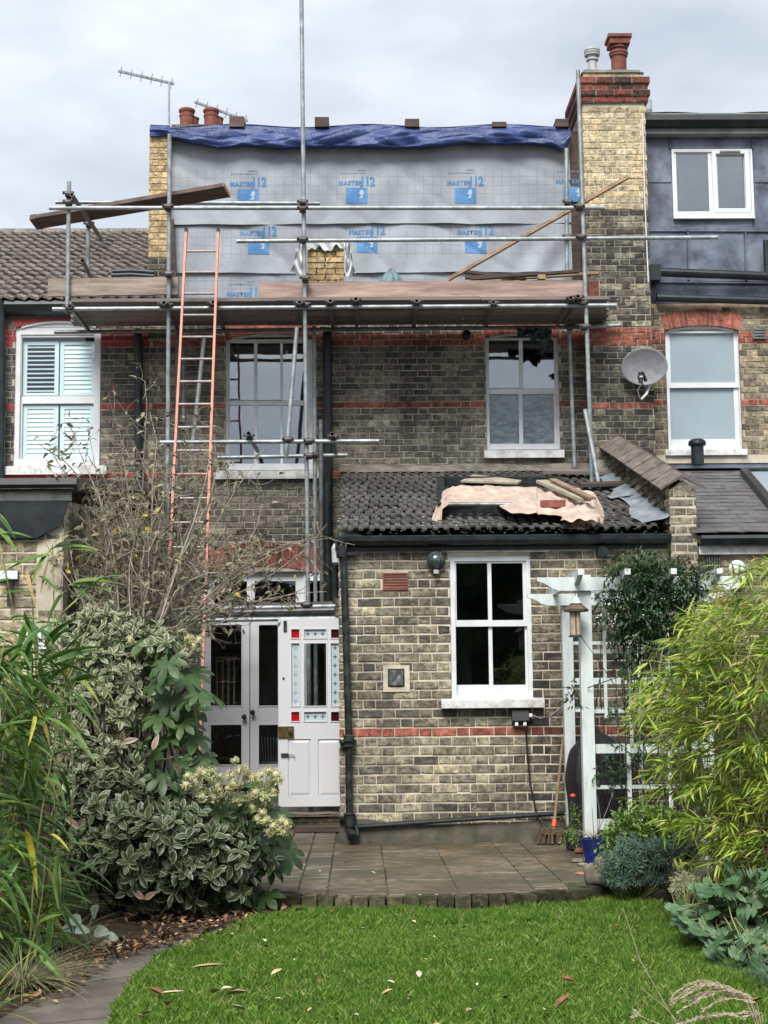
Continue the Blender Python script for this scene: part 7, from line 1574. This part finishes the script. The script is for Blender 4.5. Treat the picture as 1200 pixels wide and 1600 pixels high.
# ---- long strap grasses at the left foot + straw tuft
def tuft(name, lab, base_px, z, n, L, w_, m, spread=1.0, up_=.9, droop=.9, cat='grass tuft', nobj=0, r=.08, Y=None):
    b0 = G(*base_px, z); root = thing(name, lab, cat, (b0.x, b0.y, z)); a = rng.random(n) * 6.28; el = rng.uniform(.3, 1.0, n) * spread
    dirs = np.stack([np.cos(a) * el, np.sin(a) * el, np.full(n, up_)], 1); pos = np.tile([[b0.x, b0.y, z]], (n, 1)) + np.stack([np.cos(a), np.sin(a), np.zeros(n)], 1) * rng.random((n, 1)) * r
    scatter(root, 'blade', leaf_tpl(1, w_, 8, 2, .2, droop, wid=lambda t: (1 - t) ** .5 if t < 1 else 0), pos, dirs, np.tile(UP, (n, 1)), rng.uniform(.6, 1.1, n) * L, m, nobj, 'blades'); return root
tuft('grass_tuft', 'straw coloured grass tuft at the lower left beside the path', (35, 1545), ZL, 420, .36, .014, M['l_carex'], 1.1, .9, .85)
tuft('grass_tuft', 'pale wispy grass tuft just left of the silver leaved plant', (100, 1480), ZL, 320, .34, .012, M['l_carex'], 1.2, .8, .8)
tuft('grass_tuft', 'arching green grass clump at the bottom left corner', (-45, 1600), ZL, 50, .45, .03, M['l_bambooL'], 1.1, 1.0, .8)
tuft('grass_tuft', 'broad green strap leaves under the left bamboo', (60, 1440), ZL, 120, .5, .032, M['l_bambooL'], 1.0, 1.0, .8)
# brunnera
bru = thing('silver_leaved_plant', 'small plant with silvery heart shaped leaves by the path', 'plant', G(145, 1470, ZL)); bme = leaf_tpl(1, .8, 7, 6, .06, .12, wid=lambda t: (math.sin(math.pi * t ** .6) ** .6) if t < 1 else 0)
bp = [(120, 1437, -1, .4), (146, 1428, .3, .8), (135, 1447, -.3, -.3), (155, 1452, 1, -.2), (160, 1468, .3, -1), (170, 1460, .9, -.6), (117, 1446, -.9, -.1)]
scatter(bru, 'leaf', bme, [wp(x - dx * 8, y + 3, -8.75) for x, y, dx, dz in bp], [(dx, -.5, dz * .5 + .1) for _, _, dx, dz in bp], [(0, -1, .7)] * len(bp), [.105] * len(bp), M['l_brun'], len(bp))
stems(bru, 'stalk', [(curve((bru.location.x, bru.location.y, ZL), wp(x, y, -8.3), .05, 3), .003, .003) for x, y, _, _ in bp], M['cane'])
# ---- right bamboo
br2 = thing('bamboo', 'bright yellow green fine leaved bamboo filling the right side', 'bamboo', (2.6, -8.3, ZL)); tipsR = []
def regR():
    while True:
        px = rng.uniform(930, 1290); py = rng.uniform(870, 1400); lim = np.interp(py, [870, 930, 950, 985, 1050, 1120, 1200, 1260, 1300, 1350, 1400], [1150, 1120, 1030, 985, 965, 960, 980, 1010, 1040, 1080, 1120])
        if px > lim + abs(rng.normal(0, 60)) and not (1060 < px and py > 1340 and rng.random() < .6): return px, py
pos = []; dirs = []; s = []
sprays = []
for i in range(400):
    px, py = regR(); Y = -8.4 + rng.uniform(-.75, .9); p = np.array(wp(px, py, Y)); out_ = -1 if px < 1130 else rng.choice([-1, 1]); d_ = np.array([out_ * rng.uniform(.5, 1), rng.uniform(-.5, .3), rng.uniform(-.35, .5)]); d_ /= np.linalg.norm(d_); n_ = rng.integers(5, 9); L_ = rng.uniform(.16, .36)
    for q in range(n_): sprays.append((px, p - d_ * L_ * (q / n_) + np.array([0, 0, -.05 * (1 - q / n_) ** 2]) + rng.normal(0, .012, 3)))
for (px, p) in sprays:
    a = rng.uniform(2.2, 4.0) if px < 1120 else rng.uniform(1.5, 4.9); base = np.array([math.cos(a), -.35 + .5 * math.sin(a) * .5, rng.uniform(-.35, .35)])
    tipsR.append(p)
    for k in range(rng.integers(3, 6)): d = base + rng.normal(0, .38, 3) + np.array([0, 0, -.15]); pos.append(p + rng.normal(0, .012, 3)); dirs.append(d); s.append(rng.uniform(.07, .15))
scatter(br2, 'leaf', leaf_tpl(1, .12, 5, 2, .2, .22, wid=lambda t: math.sin(math.pi * min(1, t) ** .6) ** .7 if t < 1 else 0.0), pos, dirs, np.tile(UP, (len(pos), 1)) + rng.normal(0, .5, (len(pos), 3)), s, M['l_bambooR'], 290)
lst = []; canes = []
for k in range(34):
    bx_ = rng.uniform(2.15, 3.0); by = rng.uniform(-9.0, -7.7); tpx = rng.uniform(1000, 1260); t_ = Vector(wp(tpx, np.interp(tpx, [1000, 1150, 1260], [1000, 880, 850]) + rng.uniform(0, 160), -8.4 + rng.uniform(-.5, .5))); c = curve((bx_, by, ZL), t_, .06, 8); canes.append(c); lst.append((c, .008, .0025))
allc = [q for c in canes for q in c[2:]]
for p in tipsR[::3]:
    pv_ = Vector(p); q = min(rng.choice(len(allc), 14), key=lambda i: (allc[i] - pv_).length + (0 if allc[i].z < pv_.z else .3)); q = allc[q]; lst.append((curve(q, pv_, .12, 4), .003, .0012)) if (q - pv_).length < .8 else None
stems(br2, 'cane', lst, M['cane'], 4)
# ---- climber on the pergola
cl2 = thing('climbing_plant', 'dark leaved climber smothering the pergola top and trellis', 'climber', P(1020, 1290, YF)); pos = []; dirs = []; s = []
def cloud(cx, cy, rx, ry, n, Y, dy=.25, L=(.035, .06)):
    for _ in range(n):
        a = rng.random() * 6.28; r = rng.random() ** .5; px, py = cx + rx * r * math.cos(a), cy + ry * r * math.sin(a); p = np.array(wp(px, py, Y + rng.uniform(-dy, dy))); d = rv(1)[0]; d[2] -= .3
        for k in range(5): pos.append(p + d * .02 * k); dirs.append(d + rv(1)[0] * .7); s.append(rng.uniform(*L))
for t in ((1010, 900, 65, 28, 330), (1040, 930, 60, 45, 420), (985, 960, 50, 40, 260), (1030, 975, 60, 35, 260), (960, 940, 30, 22, 60), (1080, 950, 25, 40, 90), (990, 1010, 40, 40, 120), (1000, 880, 60, 14, 90), (955, 1120, 10, 30, 14), (1005, 1100, 30, 70, 50), (985, 1180, 30, 30, 35), (955, 1210, 18, 20, 20), (895, 1085, 8, 22, 14), (945, 1200, 18, 14, 18), (1055, 1060, 40, 90, 130), (1080, 900, 40, 20, 90)): cloud(*t, YF - .05)
scatter(cl2, 'leaf', leaf_tpl(1, .36, 3, 2, .2, .2), pos, dirs, rv(len(pos)) * .6 + UP, s, M['l_jas'], 100)
M['l_brown'] = leaf_mat('brown_tip', (.16, .11, .05), (.25, .17, .08), rough=.8)
pos = []; dirs = []; s = []; cloud(1000, 878, 70, 12, 110, YF - .05, .2, (.02, .045)); cloud(1030, 890, 60, 15, 60, YF - .05, .2, (.02, .04)); scatter(cl2, 'leaf', leaf_tpl(1, .2, 3, 2, .2, .2), pos, dirs, rv(len(pos)) + UP, s, M['l_brown'])
pos = []; dirs = []; s = []
for (cx, cy) in ((972, 932), (985, 935), (948, 962), (955, 968), (1010, 962), (1020, 960), (1030, 964), (1068, 965), (985, 1000), (1100, 945), (937, 965)): cloud(cx, cy, 6, 5, 5, YF - .25, .05, (.012, .022))
M['petal'] = mat('white_petal', (.75, .73, .76), .6, .05, 9, 0, rv=.05); scatter(cl2, 'blossom', leaf_tpl(1, .6, 2, 2, .2, .2), pos, dirs, rv(len(pos)) + UP, s, M['petal'])
lst = []
for k in range(26): x0_ = rng.uniform(955, 1080); lst.append((curve(wp(x0_, 1290, YF + rng.uniform(0, .2)), wp(x0_ + rng.normal(0, 40), rng.uniform(890, 1000), YF - .05), .07, 8), .006, .003))
for k in range(90): a = np.array(wp(rng.uniform(950, 1090), rng.uniform(880, 1010), YF - .05)); lst.append((curve(a, a + rv(1)[0] * rng.uniform(.1, .3), .2, 4), .003, .0015))
lst.append((curve(wp(918, 1075, YF - .07), wp(985, 1052, YF - .1), .1, 5), .005, .003)); lst.append((curve(wp(893, 1070, YF), wp(898, 1120, YF), .25, 6), .005, .003))
stems(cl2, 'stem', lst, M['bark_dark'], 4)
# ---- euphorbias
def euph(name, lab, centre_px, Y, rad, n, m, L=.055, nl=46, cat='shrub', rr=None):
    c = np.array(wp(*centre_px, Y)); root = thing(name, lab, cat, (c[0], c[1], ZL)); pos = []; dirs = []; ups = []; s = []; lst = []
    for i in range(n):
        d = rv(1)[0]; d[2] = abs(d[2]) * 1.0 - .25; d[1] = -abs(d[1]) if rng.random() < .75 else d[1]; d /= np.linalg.norm(d); tip = c + d * np.array(rad) * rng.uniform(.8, 1.05)
        if tip[2] < ZL + .05: tip[2] = ZL + .06
        ax = d + np.array([0, -.25, .35]); ax /= np.linalg.norm(ax); t1 = np.cross(ax, rv(1)[0]); t1 /= np.linalg.norm(t1); t2 = np.cross(ax, t1); lst.append((curve((c[0], c[1], ZL), tip, .06, 4), .006, .004))
        for j in range(nl): f_ = j / nl; a = j * 2.4; e_ = .35 + .9 * f_; dd = ax * (1.1 - e_) + (t1 * math.cos(a) + t2 * math.sin(a)) * (.35 + .65 * min(1, f_ * 2)); pos.append(tip - ax * f_ * .11); dirs.append(dd); ups.append(ax); s.append(L * (.45 + .6 * min(1, f_ * 2.2)) * rng.uniform(.85, 1.1))
    scatter(root, 'leaf', leaf_tpl(1, .17, 3, 2, .15, .15, wid=lambda t: math.sin(math.pi * t ** 1.3 * .95 + .15) if t < 1 else .1), pos, dirs, ups, s, m, 0); stems(root, 'stem', lst, M['cane'], 5); return root
euph('euphorbia', 'blue green euphorbia mound with whorled needle leaves at the kerb end', (992, 1358), -7.3, (.27, .28, .26), 62, M['l_euph'], L=.062)
euph('euphorbia', 'small cream variegated euphorbia between the green one and the lobed leaves', (1070, 1382), -8.75, (.10, .10, .10), 17, M['l_euphv'], L=.05)
euph('euphorbia', 'darker euphorbia shoots half hidden under the yellow bamboo', (1050, 1330), -7.1, (.22, .2, .16), 26, M['l_euph'], L=.055)
# ---- fresh green mound behind
gm = thing('green_shrub', 'fresh light green small leaved mound at the foot of the trellis', 'shrub', G(1000, 1330, ZL)); pos = []; dirs = []; s = []
for (cx, cy, rx, ry, n_) in ((1005, 1285, 45, 28, 420), (975, 1300, 28, 22, 180), (1040, 1290, 35, 30, 240), (960, 1325, 22, 18, 90)): cloud(cx, cy, rx, ry, n_, -6.5, .22, (.018, .034))
scatter(gm, 'leaf', leaf_tpl(1, .75, 3, 2, .2, .15), pos, dirs, rv(len(pos)) * .4 + UP, s, M['l_ger'], 0)
stems(gm, 'stem', [(curve((2.1, -6.5, ZL), wp(rng.uniform(950, 1060), rng.uniform(1270, 1320), -6.5), .08, 4), .004, .002) for _ in range(30)], M['cane'], 4)
b = MB(); b.tube([P(1034, 1262, -6.75), P(1033, 1296, -6.75)], .006, 6); b.build('cane', M['cane'], gm)
# red flowered plant in black pot, wispy grass in blue pot
stems(p2, 'stem', [(curve((q2.x, q2.y, .18), wp(*t, -5.3), .08, 5), .003, .0015) for t in ((896, 1246), (917, 1254), (900, 1275), (885, 1285), (892, 1262), (905, 1290), (912, 1270))], M['cane'], 4)
pos = []; dirs = []; s = []; cloud(895, 1295, 14, 22, 60, -5.3, .05, (.02, .035)); cloud(893, 1268, 7, 14, 18, -5.3, .04, (.015, .025)); scatter(p2, 'leaf', leaf_tpl(1, .3, 3, 2, .2, .15), pos, dirs, rv(len(pos)) + UP, s, M['l_ger'], 0)
for t in ((895, 1244), (916, 1252)): q = P(*t, -5.3); b = MB(); b.lathe(q, [(.006, -.01), (.024, 0), (.02, .014), (.005, .02)], 9); b.build('flower', M['poppy'], p2)
n = 70; a = rng.random(n) * 6.28; scatter(pt, 'blade', leaf_tpl(1, .014, 8, 2, .2, .75, wid=lambda t: (1 - t) ** .5 if t < 1 else 0), np.tile([[q.x, 0, .18]], (n, 1)) * 0 + np.tile([[G(928, 1350, 0).x, G(928, 1350, 0).y, .18]], (n, 1)), np.stack([np.cos(a), np.sin(a), np.full(n, 1.2)], 1), np.tile(UP, (n, 1)), rng.uniform(.15, .32, n), M['l_carex'], 0, 'blades')
stems(pt, 'stalk', [(curve((G(928, 1350, 0).x, G(928, 1350, 0).y, .18), wp(*t, -5.9), .08, 5), .004, .002) for t in ((932, 1243), (958, 1238), (944, 1275), (925, 1262))], M['pot_pale'], 4)
# ---- lobed glaucous leaves on the right
def lobed_tpl():
    v = []; f = []; e_ = []; n = 26
    for i in range(n + 1):
        t = i / n; w_ = .42 * math.sin(math.pi * t ** .8) ** .55 * (1 + .2 * math.sin(i * 2 * math.pi / 6.5)) if 0 < t < 1 else .02
        for j in range(5):
            s = j / 2 - 1; v.append((t + (.05 if abs(s) == 1 else 0), s * w_ * (1 if abs(s) < 1 else 1 + .38 * math.sin(i * 2 * math.pi / 6.5)), .05 * abs(s) + .05 * math.sin(i * 2 * math.pi / 6.5 + 1) * abs(s) - .35 * t * t)); e_.append(abs(s))
    for i in range(n):
        for j in range(4): f.append((i*5+j, (i+1)*5+j, (i+1)*5+j+1, i*5+j+1))
    return np.array(v), np.array(f), np.array(e_)
ac = thing('lobed_leaf_plant', 'big blue green lobed leaves spilling over the lawn edge at the right', 'plant', G(1150, 1500, ZL)); pos = []; dirs = []; ups = []; s = []
for i in range(620):
    px = rng.uniform(1060, 1260); py = rng.uniform(1340, 1515); 
    if py > 1440 + (px - 1060) * .6 or py < 1408 - 45 * math.sin(min(1, (px - 1060) / 110) * 1.57) + 10 * math.sin(px * .13): continue
    Y = -9.0 + rng.uniform(-.35, .45) - max(0, py - 1435) / 60 * .75; p = np.array(wp(px, py, Y))
    if p[2] < ZL + .03: continue
    d = np.array([(px - 1150) / 90 + rng.normal(0, .6), -.8, rng.uniform(-.5, .9)]); pos.append(p); dirs.append(d); ups.append(UP + np.array([0, -.7, 0]) + rng.normal(0, .55, 3)); s.append(rng.uniform(.06, .115))
for i in range(14):
    px = rng.uniform(1085, 1190); py = rng.uniform(1385, 1400); pos.append(wp(px, py, -9)); dirs.append([rng.normal(0, 1), -.8, .3]); ups.append(UP); s.append(.12)
scatter(ac, 'leaf', lobed_tpl(), pos, dirs, ups, s, M['l_acan'], 280)
cc = np.array([ac.location.x + .25, -8.8, ZL]); stems(ac, 'stalk', [(curve(cc + rng.normal(0, .08, 3) * np.array([1, 1, 0]), p, .08, 4), .005, .003) for p in pos], M['cane'], 5)
# ---- plume grass bottom right, nearest the camera
pg2 = thing('plume_grass', 'pale feathery seed plume drooping in at the lower right corner', 'grass', (1.35, -12.6, ZL)); Ypl = -12.5; lst = []; arcs = []
arc0 = [(1192, 1640), (1175, 1585), (1150, 1556), (1118, 1540)]
ends = [(1053, 1553), (1050, 1568), (1080, 1545), (1062, 1580), (1100, 1577), (1075, 1596), (1092, 1560), (1052, 1562), (1110, 1588), (1070, 1565), (1058, 1602)]
mids = [(1100, 1531), (1120, 1536), (1125, 1540), (1130, 1548), (1145, 1560), (1150, 1585), (1128, 1543), (1105, 1536), (1160, 1590), (1120, 1550), (1128, 1586)]
pos = []; dirs = []; s = []
for (e_, m_) in zip(ends, mids):
    o_ = rng.normal(0, .03); p = [Vector(wp(1196, 1640, Ypl + o_)), Vector(wp((1196 + m_[0]) / 2 + 12, (1590 + m_[1]) / 2 - 8, Ypl + o_)), Vector(wp(*m_, Ypl + o_)), Vector(wp((m_[0] + e_[0]) / 2, (m_[1] + e_[1]) / 2 - 5, Ypl + o_)), Vector(wp(*e_, Ypl + o_))]
    lst.append((p, .0018, .0012))
    for a, c_ in zip(p[1:], p[2:]):
        for k in range(40): t = rng.random(); q = a.lerp(c_, t); d = (c_ - a).normalized(); pos.append(np.array(q) + rng.normal(0, .0015, 3)); dirs.append(np.array(d) + rng.normal(0, .25, 3)); s.append(rng.uniform(.012, .022))
scatter(pg2, 'seed', leaf_tpl(1, .22, 2, 2, .3, .1), pos, dirs, rv(len(pos)), s, M['l_plume'], 0, 'seed_plume')
for (a, m_, c_) in (((1080, 1640), (1000, 1500), (973, 1418)), ((1080, 1620), (1040, 1575), (1000, 1542)), ((1075, 1640), (1030, 1600), (995, 1585)), ((1150, 1640), (1110, 1590), (1085, 1560)), ((1130, 1640), (1110, 1600), (1095, 1575))): lst.append(([Vector(wp(*q, Ypl)) for q in (a, m_, c_)], .0018, .0012))
stems(pg2, 'stem', lst, M['l_plume'], 4)
pos = []; dirs = []; s = []
for k in range(26): pos.append(wp(996 + rng.normal(0, 3), 1585 + rng.normal(0, 3), Ypl)); dirs.append(np.array([-1, 0, .5]) + rng.normal(0, .5, 3)); s.append(.02)
scatter(pg2, 'seed', leaf_tpl(1, .25, 2, 2, .3, .1), pos, dirs, rv(len(pos)), s, M['l_plume'], 0, 'seed_head')
tuft('grass_tuft', 'stiff grey green grass just entering at the right edge of the lawn', (1215, 1550), ZL, 60, .3, .02, M['l_euph'], 1.0, .9, .6)
# ---- unseen hedge added behind the viewer to darken the ground floor window reflections
hd = thing('reflection_hedge', 'unseen tall dark hedge added behind the viewer for the window reflections', 'hedge', (0, -27, ZL)); b = MB()
M['hedge'] = mat('hedge_leaves', (.03, .055, .02), .9, .5, 3, 1, 8, rv=0, bdist=.1)
b.grid(lambda u, v: (-16 + 32 * u, -27 + .8 * noise2(u * 20, v * 4), ZL + (5.0 + .9 * math.sin(u * 23) + .5 * math.sin(u * 61)) * v), 120, 24); b.build('foliage', M['hedge'], hd, smooth=True, kind='stuff')
